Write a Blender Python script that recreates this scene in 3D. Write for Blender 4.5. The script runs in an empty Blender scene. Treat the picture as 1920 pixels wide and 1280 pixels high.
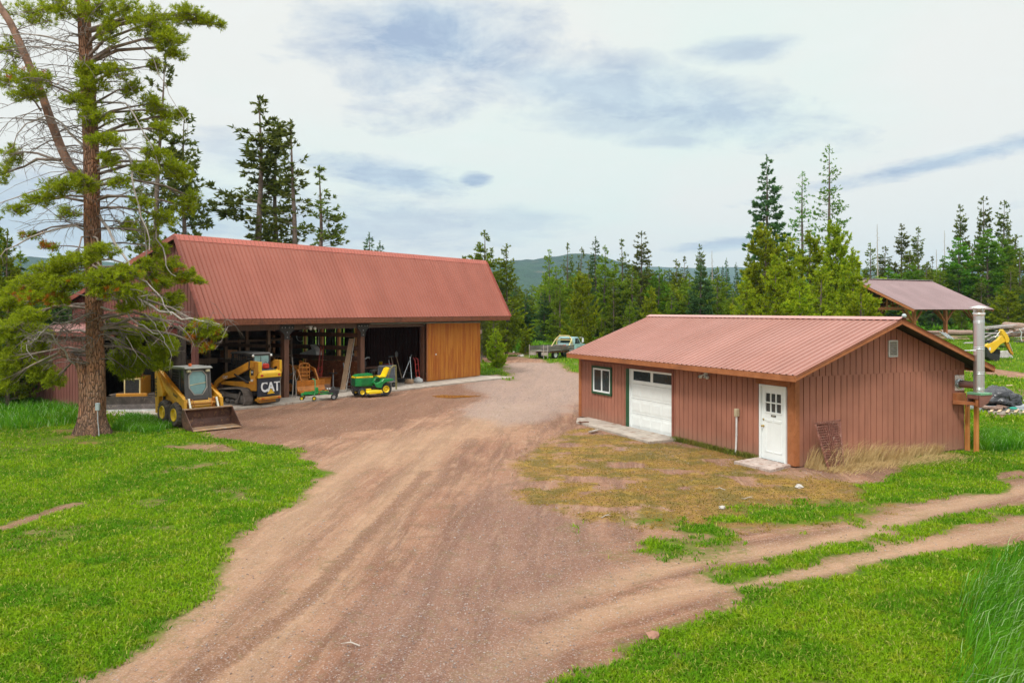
import bpy, bmesh, math, random
import numpy as np
from mathutils import Vector, Matrix, Euler

# ------------------------------------------------------------------ camera, world, sun, exposure
S = bpy.context.scene
COL = S.collection
R = math.radians
F = 1530.0           # focal length in pixels of a 1920 wide frame
H = 4.1              # camera height in metres
HY = 581.0           # horizon row
cam_d = bpy.data.cameras.new('camera'); cam = bpy.data.objects.new('camera', cam_d); COL.objects.link(cam)
cam.location = (0, 0, H); cam.rotation_euler = (R(90), 0, 0)
cam_d.sensor_width = 36; cam_d.lens = 36 * F / 1920; cam_d.shift_y = -(640 - HY) / 1920
cam_d.clip_start = 0.3; cam_d.clip_end = 12000
S.camera = cam
S.view_settings.view_transform = 'Standard'; S.view_settings.look = 'None'
S.view_settings.gamma = 1; S.view_settings.exposure = 0.45
S.view_settings.use_curve_mapping = False
S.render.film_transparent = False

SUN_EL, SUN_AZ = R(52), R(205)      # azimuth clockwise from +Y
W = bpy.data.worlds.new('World'); S.world = W; W.use_nodes = True
def world():
    nt = W.node_tree; N = nt.nodes; L = nt.links; N.clear()
    def n(t, **k):
        q = N.new(t)
        for a, b in k.items(): setattr(q, a, b)
        return q
    def m(op, a, b=None, c=None, clamp=False):
        q = n('ShaderNodeMath', operation=op); q.use_clamp = clamp
        for i, v in enumerate((a, b, c)):
            if v is None: continue
            if isinstance(v, (int, float)): q.inputs[i].default_value = v
            else: L.new(v, q.inputs[i])
        return q.outputs[0]
    def mix(f, a, b):
        q = n('ShaderNodeMix', data_type='RGBA')
        for s, v in ((0, f), (6, a), (7, b)):
            if isinstance(v, (int, float)): q.inputs[s].default_value = v
            elif isinstance(v, tuple): q.inputs[s].default_value = v
            else: L.new(v, q.inputs[s])
        return q.outputs[2]
    out = n('ShaderNodeOutputWorld'); bg = n('ShaderNodeBackground'); L.new(bg.outputs[0], out.inputs[0])
    sky = n('ShaderNodeTexSky', sky_type='NISHITA'); sky.sun_disc = False
    sky.sun_elevation = SUN_EL; sky.sun_rotation = SUN_AZ; sky.air_density = 1.2; sky.dust_density = 2.0
    tc = n('ShaderNodeTexCoord'); sp = n('ShaderNodeSeparateXYZ'); L.new(tc.outputs['Generated'], sp.inputs[0])
    x, y, z = sp.outputs
    az = m('ARCTAN2', x, y); el = m('ARCSINE', z)
    # cloud layer mapping: direction projected on a flat deck
    zz = m('ADD', m('MAXIMUM', z, 0.0), 0.16)
    cb = n('ShaderNodeCombineXYZ'); L.new(m('DIVIDE', x, zz), cb.inputs[0]); L.new(m('DIVIDE', y, zz), cb.inputs[1])
    def noise(scale, det, rough, vec, off=0.0, dist=0.0):
        mp = n('ShaderNodeMapping'); mp.inputs['Location'].default_value = (off, off * .7, 0); L.new(vec, mp.inputs[0])
        q = n('ShaderNodeTexNoise'); q.inputs['Scale'].default_value = scale; q.inputs['Detail'].default_value = det
        q.inputs['Roughness'].default_value = rough; q.inputs['Distortion'].default_value = dist
        L.new(mp.outputs[0], q.inputs['Vector']); return q.outputs['Fac']
    n1 = noise(1.1, 9, .62, cb.outputs[0], 3.1, .4)
    n2 = noise(.55, 6, .55, cb.outputs[0], 9.7)
    n3 = noise(3.6, 12, .68, cb.outputs[0], 1.7, .3)
    # cloud banks at fixed azimuth / elevation (radians), each an ellipse whose rim is torn by noise
    banks = [(-.09, .315, .14, .06, 0, 1.0), (.09, .265, .19, .035, -.22, .8), (.14, .225, .10, .02, -.1, .6), (-.14, .158, .07, .016, -.16, .9),
             (-.20, .105, .15, .03, 0, .6), (-.50, .10, .16, .045, 0, .7), (.48, .158, .13, .010, .16, .95), (-.046, .157, .016, .007, 0, 1.0),
             (.27, .297, .05, .012, 0, .7), (.265, .077, .045, .006, .05, .8), (-.33, .18, .05, .02, 0, .5), (.18, .20, .05, .008, 0, .55),
             (.60, .115, .05, .006, .1, .5), (-.05, .105, .10, .02, 0, .45)]
    tot = None
    wob = m('MULTIPLY', m('SUBTRACT', n1, .5), 3.0); wob2 = m('MULTIPLY', m('SUBTRACT', n3, .5), 2.1)
    for a0, e0, ra, re, tilt, w in banks:
        da = m('SUBTRACT', az, a0); de = m('SUBTRACT', m('SUBTRACT', el, e0), m('MULTIPLY', da, tilt))
        d = m('SQRT', m('ADD', m('POWER', m('ABSOLUTE', m('DIVIDE', da, ra)), 2.0), m('POWER', m('ABSOLUTE', m('DIVIDE', de, re)), 2.0)))
        f = m('MULTIPLY', m('SUBTRACT', 1.52, m('ADD', m('ADD', d, wob), wob2)), 1.1, clamp=True)
        f = m('MULTIPLY', f, w)
        tot = f if tot is None else m('MAXIMUM', tot, f)
    # open sky elsewhere (outside the banks) gets loose cloud too
    s = 8.5
    warm = (.80*s, .80*s, .755*s, 1); mint = (.69*s, .83*s, .765*s, 1); grey = (.31*s, .40*s, .56*s, 1); white = (.83*s, .86*s, .83*s, 1)
    mf = m('MULTIPLY', m('SUBTRACT', n2, .50), 3.5, clamp=True)
    base = mix(mf, warm, mint)
    base = mix(m('MULTIPLY', m('SUBTRACT', n3, .55), 2.0, clamp=True), base, white)
    inner = mix(m('MULTIPLY', m('SUBTRACT', n3, .40), 4.5, clamp=True), grey, (.47*s, .58*s, .68*s, 1))
    cl = mix(m('MULTIPLY', tot, .95), base, inner)
    blend = mix(.96, sky.outputs[0], cl)
    # an overcast sky is brighter towards the zenith than near the horizon
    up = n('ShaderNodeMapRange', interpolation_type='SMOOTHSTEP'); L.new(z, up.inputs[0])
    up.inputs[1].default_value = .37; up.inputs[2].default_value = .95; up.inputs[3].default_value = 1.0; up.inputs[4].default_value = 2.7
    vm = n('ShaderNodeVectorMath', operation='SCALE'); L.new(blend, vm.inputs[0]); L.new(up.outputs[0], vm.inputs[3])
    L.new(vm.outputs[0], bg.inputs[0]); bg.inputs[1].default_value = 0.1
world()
sd = bpy.data.lights.new('sun', 'SUN'); sd.energy = 2.1; sd.angle = R(10); sd.color = (1, .95, .88)
sun = bpy.data.objects.new('sun', sd); COL.objects.link(sun)
dsun = Vector((math.sin(SUN_AZ) * math.cos(SUN_EL), math.cos(SUN_AZ) * math.cos(SUN_EL), math.sin(SUN_EL)))
sun.rotation_euler = dsun.to_track_quat('Z', 'Y').to_euler()

# ------------------------------------------------------------------ helpers
def G(px, py, z=0.0):
    """point of the ground (or of height z) seen in a direction of the surveyed photograph"""
    Y = F * (H - z) / (py - HY); return Vector(((px - 960) * Y / F, Y, z))
def PY(px, Y, py=None):
    return Vector(((px - 960) * Y / F, Y, 0 if py is None else H - (py - HY) * Y / F))

class NT:
    def __init__(s, name):
        s.m = bpy.data.materials.new(name); s.m.use_nodes = True; s.nt = s.m.node_tree
        s.b = s.nt.nodes['Principled BSDF']; s.tc = None
    def n(s, t, **k):
        q = s.nt.nodes.new(t)
        for a, b in k.items(): setattr(q, a, b)
        return q
    def l(s, a, b): s.nt.links.new(a, b)
    def put(s, sock, v):
        if isinstance(v, bpy.types.NodeSocket): s.l(v, sock)
        elif isinstance(v, tuple) and len(v) == 3 and sock.type == 'RGBA': sock.default_value = (*v, 1)
        else: sock.default_value = v
    def obj(s):
        if not s.tc: s.tc = s.n('ShaderNodeTexCoord')
        return s.tc.outputs['Object']
    def mapv(s, scale=(1, 1, 1), loc=(0, 0, 0), rot=(0, 0, 0), vec=None):
        q = s.n('ShaderNodeMapping'); s.l(vec or s.obj(), q.inputs[0])
        q.inputs['Scale'].default_value = scale; q.inputs['Location'].default_value = loc; q.inputs['Rotation'].default_value = rot
        return q.outputs[0]
    def noise(s, scale, det=5, rough=.55, vec=None, dist=0, col=False):
        q = s.n('ShaderNodeTexNoise'); q.inputs['Scale'].default_value = scale; q.inputs['Detail'].default_value = det
        q.inputs['Roughness'].default_value = rough; q.inputs['Distortion'].default_value = dist
        s.l(vec or s.obj(), q.inputs['Vector']); return q.outputs['Color' if col else 'Fac']
    def mth(s, op, a, b=0.0, clamp=False):
        q = s.n('ShaderNodeMath', operation=op); q.use_clamp = clamp; s.put(q.inputs[0], a); s.put(q.inputs[1], b); return q.outputs[0]
    def ss(s, v, lo, hi, a=0.0, b=1.0):
        q = s.n('ShaderNodeMapRange', interpolation_type='SMOOTHSTEP'); s.put(q.inputs[0], v)
        for i, w in enumerate((lo, hi, a, b)): q.inputs[i + 1].default_value = w
        return q.outputs[0]
    def mix(s, f, a, b, mode='MIX'):
        q = s.n('ShaderNodeMix', data_type='RGBA', blend_type=mode); s.put(q.inputs[0], f); s.put(q.inputs[6], a); s.put(q.inputs[7], b); return q.outputs[2]
    def bump(s, h, dist=.02, st=1.0, prev=None):
        q = s.n('ShaderNodeBump'); q.inputs['Strength'].default_value = st; q.inputs['Distance'].default_value = dist
        s.put(q.inputs['Height'], h)
        if prev: s.l(prev, q.inputs['Normal'])
        s.l(q.outputs[0], s.b.inputs['Normal']); return q.outputs[0]
    def attr(s, name):
        q = s.n('ShaderNodeAttribute', attribute_name=name); return q
    def set(s, col=None, rough=None, metal=None, spec=None):
        if col is not None: s.put(s.b.inputs['Base Color'], col)
        if rough is not None: s.put(s.b.inputs['Roughness'], rough)
        if metal is not None: s.put(s.b.inputs['Metallic'], metal)
        if spec is not None: s.put(s.b.inputs['Specular IOR Level'], spec)
        return s.m

def mat(name, c, rough=.6, metal=0.0, var=.25, scale=3.0, c2=None, spots=0.0, bump=0.0, stretch=(1, 1, 1), spec=.5, bscale=40):
    """a plain weathered surface: base colour broken by two noises, with optional stains"""
    t = NT(name)
    v = t.mapv(stretch)
    a = t.noise(scale, 6, .6, v); b = t.noise(scale * 7, 4, .6, v)
    dark = tuple(x * (1 - var) for x in c); light = tuple(min(1, x * (1 + var * .6)) for x in c)
    k = t.mix(t.ss(a, .3, .7), dark, light)
    k = t.mix(t.mth('MULTIPLY', t.ss(b, .45, .75), var * .8), k, tuple(x * .6 for x in c))
    if c2 is not None: k = t.mix(t.mth('MULTIPLY', t.ss(t.noise(scale * 2.3, 8, .65, v, .5), .62 - spots * .35, .72 - spots * .25), .9), k, c2)
    t.set(k, t.ss(b, .2, .8, max(.05, rough - .1), min(1, rough + .12)), metal, spec)
    if bump: t.bump(t.noise(bscale, 5, .6, v), bump)
    return t.m

class MB:
    """collects shapes and links them as ONE mesh object"""
    def __init__(s): s.v = []; s.f = []; s.mi = []; s.cur = 0; s.sm = []
    def add(s, vs, fs, smooth=False):
        o = len(s.v); s.v += [tuple(p) for p in vs]
        for f in fs: s.f.append([i + o for i in f]); s.mi.append(s.cur); s.sm.append(smooth)
        return s
    def box(s, c, d, rot=None):
        x, y, z = (q / 2 for q in d)
        P = [Vector(p) for p in ((-x,-y,-z),(x,-y,-z),(x,y,-z),(-x,y,-z),(-x,-y,z),(x,-y,z),(x,y,z),(-x,y,z))]
        if rot is not None:
            M = rot if isinstance(rot, Matrix) else Euler(rot).to_matrix()
            P = [M @ p for p in P]
        c = Vector(c)
        return s.add([p + c for p in P], [(0,3,2,1),(4,5,6,7),(0,1,5,4),(1,2,6,5),(2,3,7,6),(3,0,4,7)])
    def bb(s, x0, x1, y0, y1, z0, z1): return s.box(((x0+x1)/2, (y0+y1)/2, (z0+z1)/2), (abs(x1-x0), abs(y1-y0), abs(z1-z0)))
    def beam(s, p, q, w, h, up=(0, 0, 1)):
        p = Vector(p); q = Vector(q); d = q - p; L = d.length; d.normalize(); up = Vector(up)
        if abs(d.dot(up)) > .98: up = Vector((0, 1, 0))
        sd = d.cross(up).normalized(); u = sd.cross(d)
        M = Matrix((sd, d, u)).transposed()
        return s.box((p + q) / 2, (w, L, h), M)
    def tube(s, pts, r, n=8, cap=True, smooth=True):
        pts = [Vector(p) for p in pts]
        if not hasattr(r, '__len__'): r = [r] * len(pts)
        vs = []; fs = []; ref = None
        for i, p in enumerate(pts):
            a = pts[max(0, i - 1)]; b = pts[min(len(pts) - 1, i + 1)]; d = (b - a)
            if d.length < 1e-9: d = Vector((0, 0, 1))
            d.normalize()
            if ref is None: ref = Vector((0, 0, 1)) if abs(d.z) < .9 else Vector((1, 0, 0))
            u = d.cross(ref).normalized(); w = u.cross(d); ref = w if abs(w.dot(d)) < .9 else ref
            for k in range(n):
                t = 2 * math.pi * k / n; vs.append(p + (u * math.cos(t) + w * math.sin(t)) * r[i])
        for i in range(len(pts) - 1):
            for k in range(n):
                fs.append((i*n+k, i*n+(k+1) % n, (i+1)*n+(k+1) % n, (i+1)*n+k))
        s.add(vs, fs, smooth)
        if cap:
            o = len(vs)
            s.add(vs[:n], [tuple(range(n))]); s.add(vs[-n:], [tuple(range(n - 1, -1, -1))])
        return s
    def lathe(s, prof, n=24, c=(0, 0, 0), axis='z', smooth=True, closed=False):
        """prof: (radius, height) pairs about the axis"""
        vs = []; fs = []; m = len(prof)
        for k in range(n):
            t = 2 * math.pi * k / n; ca, sa = math.cos(t), math.sin(t)
            for r_, h in prof:
                p = {'z': (r_*ca, r_*sa, h), 'x': (h, r_*ca, r_*sa), 'y': (r_*sa, h, r_*ca)}[axis]
                vs.append(Vector(p) + Vector(c))
        for k in range(n):
            k2 = (k + 1) % n
            for i in range(m if closed else m - 1):
                j = (i + 1) % m
                fs.append((k*m+i, k2*m+i, k2*m+j, k*m+j))
        return s.add(vs, fs, smooth)
    def prism(s, poly, a, b, plane='xz', M=None):
        """extrude a 2-D outline between a and b along the axis normal to the plane"""
        n = len(poly); vs = []
        for h in (a, b):
            for u, w in poly:
                p = Vector({'xz': (u, h, w), 'xy': (u, w, h), 'yz': (h, u, w)}[plane]); vs.append(M @ p if M else p)
        fs = [tuple(range(n)), tuple(range(2*n-1, n-1, -1))] + [(i, i+n, (i+1) % n + n, (i+1) % n) for i in range(n)]
        return s.add(vs, fs)
    def ribbed(s, o, u, L, v, bot, top, nrm, pitch=.23, rw=.045, rh=.02, off=0.0, tw=.018, groove=False):
        """profiled metal sheet: pans and raised ribs running along v"""
        o, u, v, nrm = Vector(o), Vector(u).normalized(), Vector(v).normalized(), Vector(nrm).normalized()
        bf = bot if callable(bot) else (lambda q: bot); tf = top if callable(top) else (lambda q: top)
        pts = [(0, 0)]; k = off
        while k < L:
            for a, h in ((k - rw/2 - tw, 0), (k - rw/2, rh), (k + rw/2, rh), (k + rw/2 + tw, 0)) + (((k + rw/2 + tw + .002, -.03), (k + rw/2 + tw + .020, -.03), (k + rw/2 + tw + .022, 0)) if groove else ()):
                if 0 < a < L: pts.append((a, h))
            k += pitch
        pts.append((L, pts[-1][1]))
        vs = []
        for a, h in pts:
            for e in (bf(a), tf(a)): vs.append(o + u * a + v * e + nrm * h)
        return s.add(vs, [(2*i, 2*i+2, 2*i+3, 2*i+1) for i in range(len(pts) - 1)])
    def build(s, name, m, parent=None, bevel=0.0, seg=1, loc=None, recalc=True):
        me = bpy.data.meshes.new(name)
        me.from_pydata(s.v, [], s.f)
        for k in (m if isinstance(m, (list, tuple)) else [m]): me.materials.append(k)
        me.polygons.foreach_set('material_index', s.mi); me.polygons.foreach_set('use_smooth', s.sm)
        if bevel or recalc:
            bm = bmesh.new(); bm.from_mesh(me)
            if recalc: bmesh.ops.recalc_face_normals(bm, faces=bm.faces)
            if bevel:
                es = [e for e in bm.edges if len(e.link_faces) == 2 and e.calc_face_angle(0) > .5]
                bmesh.ops.bevel(bm, geom=es, offset=bevel, segments=seg, affect='EDGES', clamp_overlap=True)
            bm.to_mesh(me); bm.free()
        o = bpy.data.objects.new(name, me); COL.objects.link(o)
        if parent is not None: o.parent = parent
        if loc is not None: o.location = loc
        return o

def each(w, name, m, parent=None, bevel=0.0):
    """link every connected piece of the collected shapes as an object of its own"""
    par = list(range(len(w.v)))
    def find(a):
        while par[a] != a: par[a] = par[par[a]]; a = par[a]
        return a
    for f in w.f:
        for k in f[1:]: par[find(k)] = find(f[0])
    gr = {}
    for i, f in enumerate(w.f): gr.setdefault(find(f[0]), []).append(i)
    out = []
    for g in gr.values():
        q = MB(); ids = sorted({k for i in g for k in w.f[i]}); mp = {k: j for j, k in enumerate(ids)}
        q.add([w.v[k] for k in ids], [[mp[k] for k in w.f[i]] for i in g]); out.append(q.build(name, m, parent, bevel))
    return out
def tag(o, label=None, cat=None, group=None, kind=None):
    if label: o['label'] = label
    if cat: o['category'] = cat
    if group: o['group'] = group
    if kind: o['kind'] = kind
    return o
def thing(name, label, cat, loc=(0, 0, 0), rz=0.0, group=None, scale=None):
    o = bpy.data.objects.new(name, None); COL.objects.link(o); o.empty_display_size = .3
    o.location = loc; o.rotation_euler = (0, 0, rz)
    if scale: o.scale = (scale,) * 3 if not hasattr(scale, '__len__') else scale
    return tag(o, label, cat, group)
def dup(root, loc, rz, label, group=None, scale=None):
    r = root.copy(); COL.objects.link(r); r.location = loc; r.rotation_euler = (0, 0, rz)
    if scale: r.scale = (scale,) * 3 if not hasattr(scale, '__len__') else scale
    r['label'] = label
    if group: r['group'] = group
    for ch in list(root.children):
        c = ch.copy(); COL.objects.link(c); c.parent = r
        for g in list(ch.children):
            d = g.copy(); COL.objects.link(d); d.parent = c
    return r
def text(name, body, size, m, parent, loc, rot, depth=.004, align='CENTER', sx=1.0, bold=0.0, spacing=1.0):
    cu = bpy.data.curves.new(name, 'FONT'); cu.body = body; cu.size = size; cu.extrude = depth; cu.align_x = align; cu.align_y = 'CENTER'
    cu.offset = bold; cu.space_line = spacing
    tmp = bpy.data.objects.new(name + '_t', cu); me = bpy.data.meshes.new_from_object(tmp)
    bpy.data.objects.remove(tmp); me.materials.clear(); me.materials.append(m)
    o = bpy.data.objects.new(name, me); COL.objects.link(o); o.parent = parent; o.location = loc; o.rotation_euler = rot; o.scale = (sx, 1, 1)
    return o

# ------------------------------------------------------------------ shared materials
def roof_mat(name, c, c2, ax=0):
    t = NT(name); v = t.mapv((1, 1, 1))
    a = t.noise(.5, 4, .5, v); b = t.noise(14, 6, .6, v)
    k = t.mix(t.ss(a, .3, .7), c, c2)
    k = t.mix(t.mth('MULTIPLY', t.ss(b, .5, .8), .22), k, tuple(x * .62 for x in c))
    w = t.noise(1.2, 6, .7, t.mapv((2.5, .25, .25)))
    k = t.mix(t.mth('MULTIPLY', t.ss(w, .52, .75), .22), k, tuple(min(1, x * 1.35 + .03) for x in c))
    sx = t.n('ShaderNodeSeparateXYZ'); t.l(v, sx.inputs[0]); wn = t.n('ShaderNodeTexWhiteNoise', noise_dimensions='1D')
    t.put(wn.inputs['W'], t.mth('FLOOR', t.mth('DIVIDE', sx.outputs[ax], .92))); k = t.mix(t.mth('MULTIPLY', wn.outputs[0], .30), k, tuple(x * .72 for x in c))
    st_ = t.noise(1.5, 7, .7, t.mapv((6, .35, .35) if ax == 0 else (.35, 6, .35))); k = t.mix(t.mth('MULTIPLY', t.ss(st_, .52, .72), .4), k, tuple(x * .62 for x in c))
    t.set(k, t.ss(b, .2, .8, .36, .55), .0, .4)
    return t.m
M = {}
M['barn_roof'] = roof_mat('barn_roof_metal', (.300, .090, .060), (.345, .112, .078))
M['garage_roof'] = roof_mat('garage_roof_metal', (.300, .135, .105), (.345, .168, .138), 1)
M['pav_roof'] = roof_mat('pavilion_roof_metal', (.20, .125, .13), (.24, .155, .16))
def siding_mat(name, c):
    t = NT(name); v = t.obj()
    a = t.noise(.7, 5, .6, v); st = t.noise(5, 6, .65, t.mapv((1, 1, .12))); b = t.noise(30, 4, .6, v)
    k = t.mix(t.ss(a, .3, .7), tuple(x * .86 for x in c), tuple(x * 1.1 for x in c))
    k = t.mix(t.mth('MULTIPLY', t.ss(st, .46, .74), .45), k, tuple(x * .55 for x in c))
    k = t.mix(t.mth('MULTIPLY', t.ss(b, .62, .8), .35), k, (.32, .18, .13))
    sx = t.n('ShaderNodeSeparateXYZ'); t.l(v, sx.inputs[0])
    low = t.mth('MULTIPLY', t.ss(t.mth('ADD', sx.outputs[2], t.mth('MULTIPLY', a, .5)), .75, .25), .45)
    k = t.mix(low, k, (.27, .17, .12))
    t.set(k, .62, 0, .3); t.bump(b, .004)
    return t.m
M['garage_side'] = siding_mat('garage_siding', (.335, .142, .096))
M['barn_side'] = siding_mat('barn_siding', (.18, .070, .058))
def wood_mat(name, c1, c2, c3, stretch=(6, 6, .5), scale=3, rough=.65, bump=.004):
    t = NT(name); v = t.mapv(stretch)
    a = t.noise(scale, 8, .65, v, .4); b = t.noise(scale * 5, 5, .6, v); big = t.noise(1.3, 3, .5)
    k = t.mix(t.ss(a, .3, .7), c1, c2)
    k = t.mix(t.mth('MULTIPLY', t.ss(b, .5, .8), .6), k, c3)
    k = t.mix(t.mth('MULTIPLY', t.ss(big, .5, .75), .5), k, c3)
    t.set(k, rough, 0, .35); t.bump(b, bump)
    return t.m
M['trim'] = wood_mat('stained_trim_board', (.29, .10, .035), (.37, .14, .055), (.14, .055, .025), (2, 2, 2), 2)
M['rust_wood'] = wood_mat('weathered_fascia_board', (.13, .045, .024), (.23, .08, .036), (.05, .027, .02), (3, 3, 3), 3)
M['post_wood'] = wood_mat('dark_post_wood', (.12, .055, .035), (.20, .095, .06), (.05, .025, .018))
M['raw_wood'] = wood_mat('orange_stud_wood', (.50, .22, .09), (.60, .30, .13), (.28, .12, .05))
M['grey_wood'] = wood_mat('grey_weathered_wood', (.33, .29, .25), (.44, .40, .36), (.16, .13, .11), (3, 3, 3), 3)
M['pale_wood'] = wood_mat('pale_sawn_wood', (.52, .38, .24), (.60, .46, .31), (.3, .2, .12), (3, 3, 3), 3)
M['plank_wood'] = wood_mat('rough_brown_plank', (.30, .19, .11), (.42, .28, .18), (.16, .09, .05))
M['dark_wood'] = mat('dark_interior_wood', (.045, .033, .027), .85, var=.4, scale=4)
M['concrete'] = mat('worn_concrete', (.40, .35, .30), .85, var=.22, scale=1.6, c2=(.24, .16, .12), spots=.25, bump=.003, bscale=25)
M['white'] = mat('white_paint', (.74, .78, .78), .42, var=.05, scale=2, bump=.0)
M['green_trim'] = mat('dark_green_trim', (.012, .07, .028), .5, var=.2)
M['glass'] = mat('dark_window_glass', (.03, .045, .05), .06, var=.3, scale=1.2, spec=.8)
M['black'] = mat('black_rubber', (.022, .022, .023), .75, var=.3, scale=6)
M['blackm'] = mat('black_painted_metal', (.025, .025, .028), .45, var=.3, scale=6, c2=(.10, .07, .05), spots=.15)
M['steel'] = mat('worn_steel', (.42, .42, .43), .38, .8, var=.3, scale=5)
M['flue'] = NT('bright_flue_metal'); M['flue'].set((.62, .68, .71), .30, .9); M['flue'] = M['flue'].m
M['galv'] = mat('galvanised_steel', (.62, .68, .70), .26, .85, var=.18, scale=4)
M['gray_paint'] = mat('grey_paint', (.30, .31, .32), .5, var=.2)
M['brass'] = mat('tarnished_brass', (.45, .33, .12), .35, .9, var=.2)
M['rust'] = mat('rusty_steel', (.16, .055, .032), .85, 0, var=.45, scale=4, c2=(.30, .13, .05), spots=.3, bump=.004)
M['lens'] = mat('lamp_lens', (.75, .75, .72), .15, var=.1)
# ------------------------------------------------------------------ ground
rng = np.random.default_rng(7)
def gp(pts): return np.array([G(a, b).xy[:] for a, b in pts])
def edge_dist(P, poly, closed=True):
    """distance to an outline and inside flag"""
    n = len(poly); d = np.full(len(P), 1e9); ins = np.zeros(len(P), bool)
    for i in range(n if closed else n - 1):
        a = poly[i]; b = poly[(i + 1) % n]; ab = b - a; L2 = (ab ** 2).sum() + 1e-12
        t = np.clip(((P - a) @ ab) / L2, 0, 1); q = a + t[:, None] * ab
        d = np.minimum(d, np.hypot(*(P - q).T))
        if closed:
            c = ((a[1] > P[:, 1]) != (b[1] > P[:, 1])); xx = (b[0] - a[0]) * (P[:, 1] - a[1]) / (b[1] - a[1] + 1e-12) + a[0]
            ins ^= c & (P[:, 0] < xx)
    return d, ins
def area(P, poly, w=.5):
    d, i = edge_dist(P, poly); s = np.where(i, d, -d)
    t = np.clip(s / (2 * w) + .5, 0, 1); return t * t * (3 - 2 * t)
def band(P, line, hw, w=.3):
    d, _ = edge_dist(P, line, False); t = np.clip((hw + w - d) / (2 * w), 0, 1); return t * t * (3 - 2 * t)
# value noise for masks
def vnoise(P, sc, seed):
    r_ = np.random.default_rng(seed).random((256, 256)); q = P / sc; i = np.floor(q).astype(int); f = q - i; f = f * f * (3 - 2 * f)
    g = lambda a, b: r_[(i[:, 0] + a) % 256, (i[:, 1] + b) % 256]
    return (g(0,0)*(1-f[:,0]) + g(1,0)*f[:,0])*(1-f[:,1]) + (g(0,1)*(1-f[:,0]) + g(1,1)*f[:,0])*f[:,1]
def fbm(P, sc, seed, o=4): return sum(vnoise(P, sc / 2 ** k, seed + k) * .5 ** k for k in range(o)) / sum(.5 ** k for k in range(o))

Z = {}
Z['lawn_left'] = gp([(-900,1280),(-900,1500),(0,1400),(60,1330),(105,1280),(250,1190),(400,1072),(475,985),(545,925),(600,893),(585,862),(560,842),(480,828),(415,818),(345,800),(285,785),(200,772),(0,742),(-400,735)])
Z['lawn_right'] = gp([(1000,1330),(1060,1276),(1180,1236),(1250,1180),(1400,1128),(1450,1095),(1640,1052),(1920,1000),(2500,905),(2900,1500),(1000,1500)])
Z['lawn_mid'] = gp([(1600,905),(1640,948),(1700,948),(1780,928),(1850,908),(1920,893),(2400,815),(2600,760),(2600,700),(1990,700),(1830,790),(1700,858)])
Z['strip'] = gp([(1300,1072),(1420,1050),(1500,1032),(1600,1003),(1700,978),(1890,946),(2100,915),(2100,935),(1930,962),(1800,985),(1650,1020),(1500,1058),(1360,1090)])
Z['patch_a'] = gp([(1080,985),(1170,966),(1260,972),(1390,952),(1540,950),(1640,945),(1670,958),(1560,992),(1440,1012),(1300,1035),(1150,1035)])
Z['dry'] = gp([(955,868),(1020,835),(1075,805),(1090,790),(1180,800),(1260,830),(1400,850),(1480,880),(1600,895),(1680,925),(1680,955),(1540,985),(1400,1005),(1200,1000),(1060,950),(980,905)])
Z['far_left'] = gp([(895,705),(930,700),(965,712),(940,690),(960,682),(880,676),(880,640),(600,640),(600,680)])
Z['far_bank'] = gp([(1025,676),(1050,690),(1085,698),(1300,698),(1300,640),(880,640),(880,668),(960,668)])
Z['rear'] = gp([(-1500,700),(-1500,620),(600,640),(700,660),(500,700),(0,735)])
Z['gravel'] = gp([(880,712),(935,688),(960,679),(1030,680),(1065,695),(1120,712),(1120,740),(1080,760),(1010,785),(940,800),(880,780),(900,745)])
Z['churn'] = gp([(400,800),(440,770),(560,765),(720,742),(860,720),(930,715),(880,760),(760,790),(650,812),(520,830),(430,825)])
Z['purple'] = gp([(620,1280),(700,1120),(820,990),(960,900),(1080,960),(1160,1060),(1060,1200),(980,1400),(560,1400)])
RD = {}
RD['main'] = gp([(-250,1500),(330,1180),(560,1010),(720,900),(860,800),(960,740),(990,710),(985,690)])
RD['right'] = gp([(700,1250),(1010,1150),(1290,1062),(1560,1020),(1920,945),(2500,850)])

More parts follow.
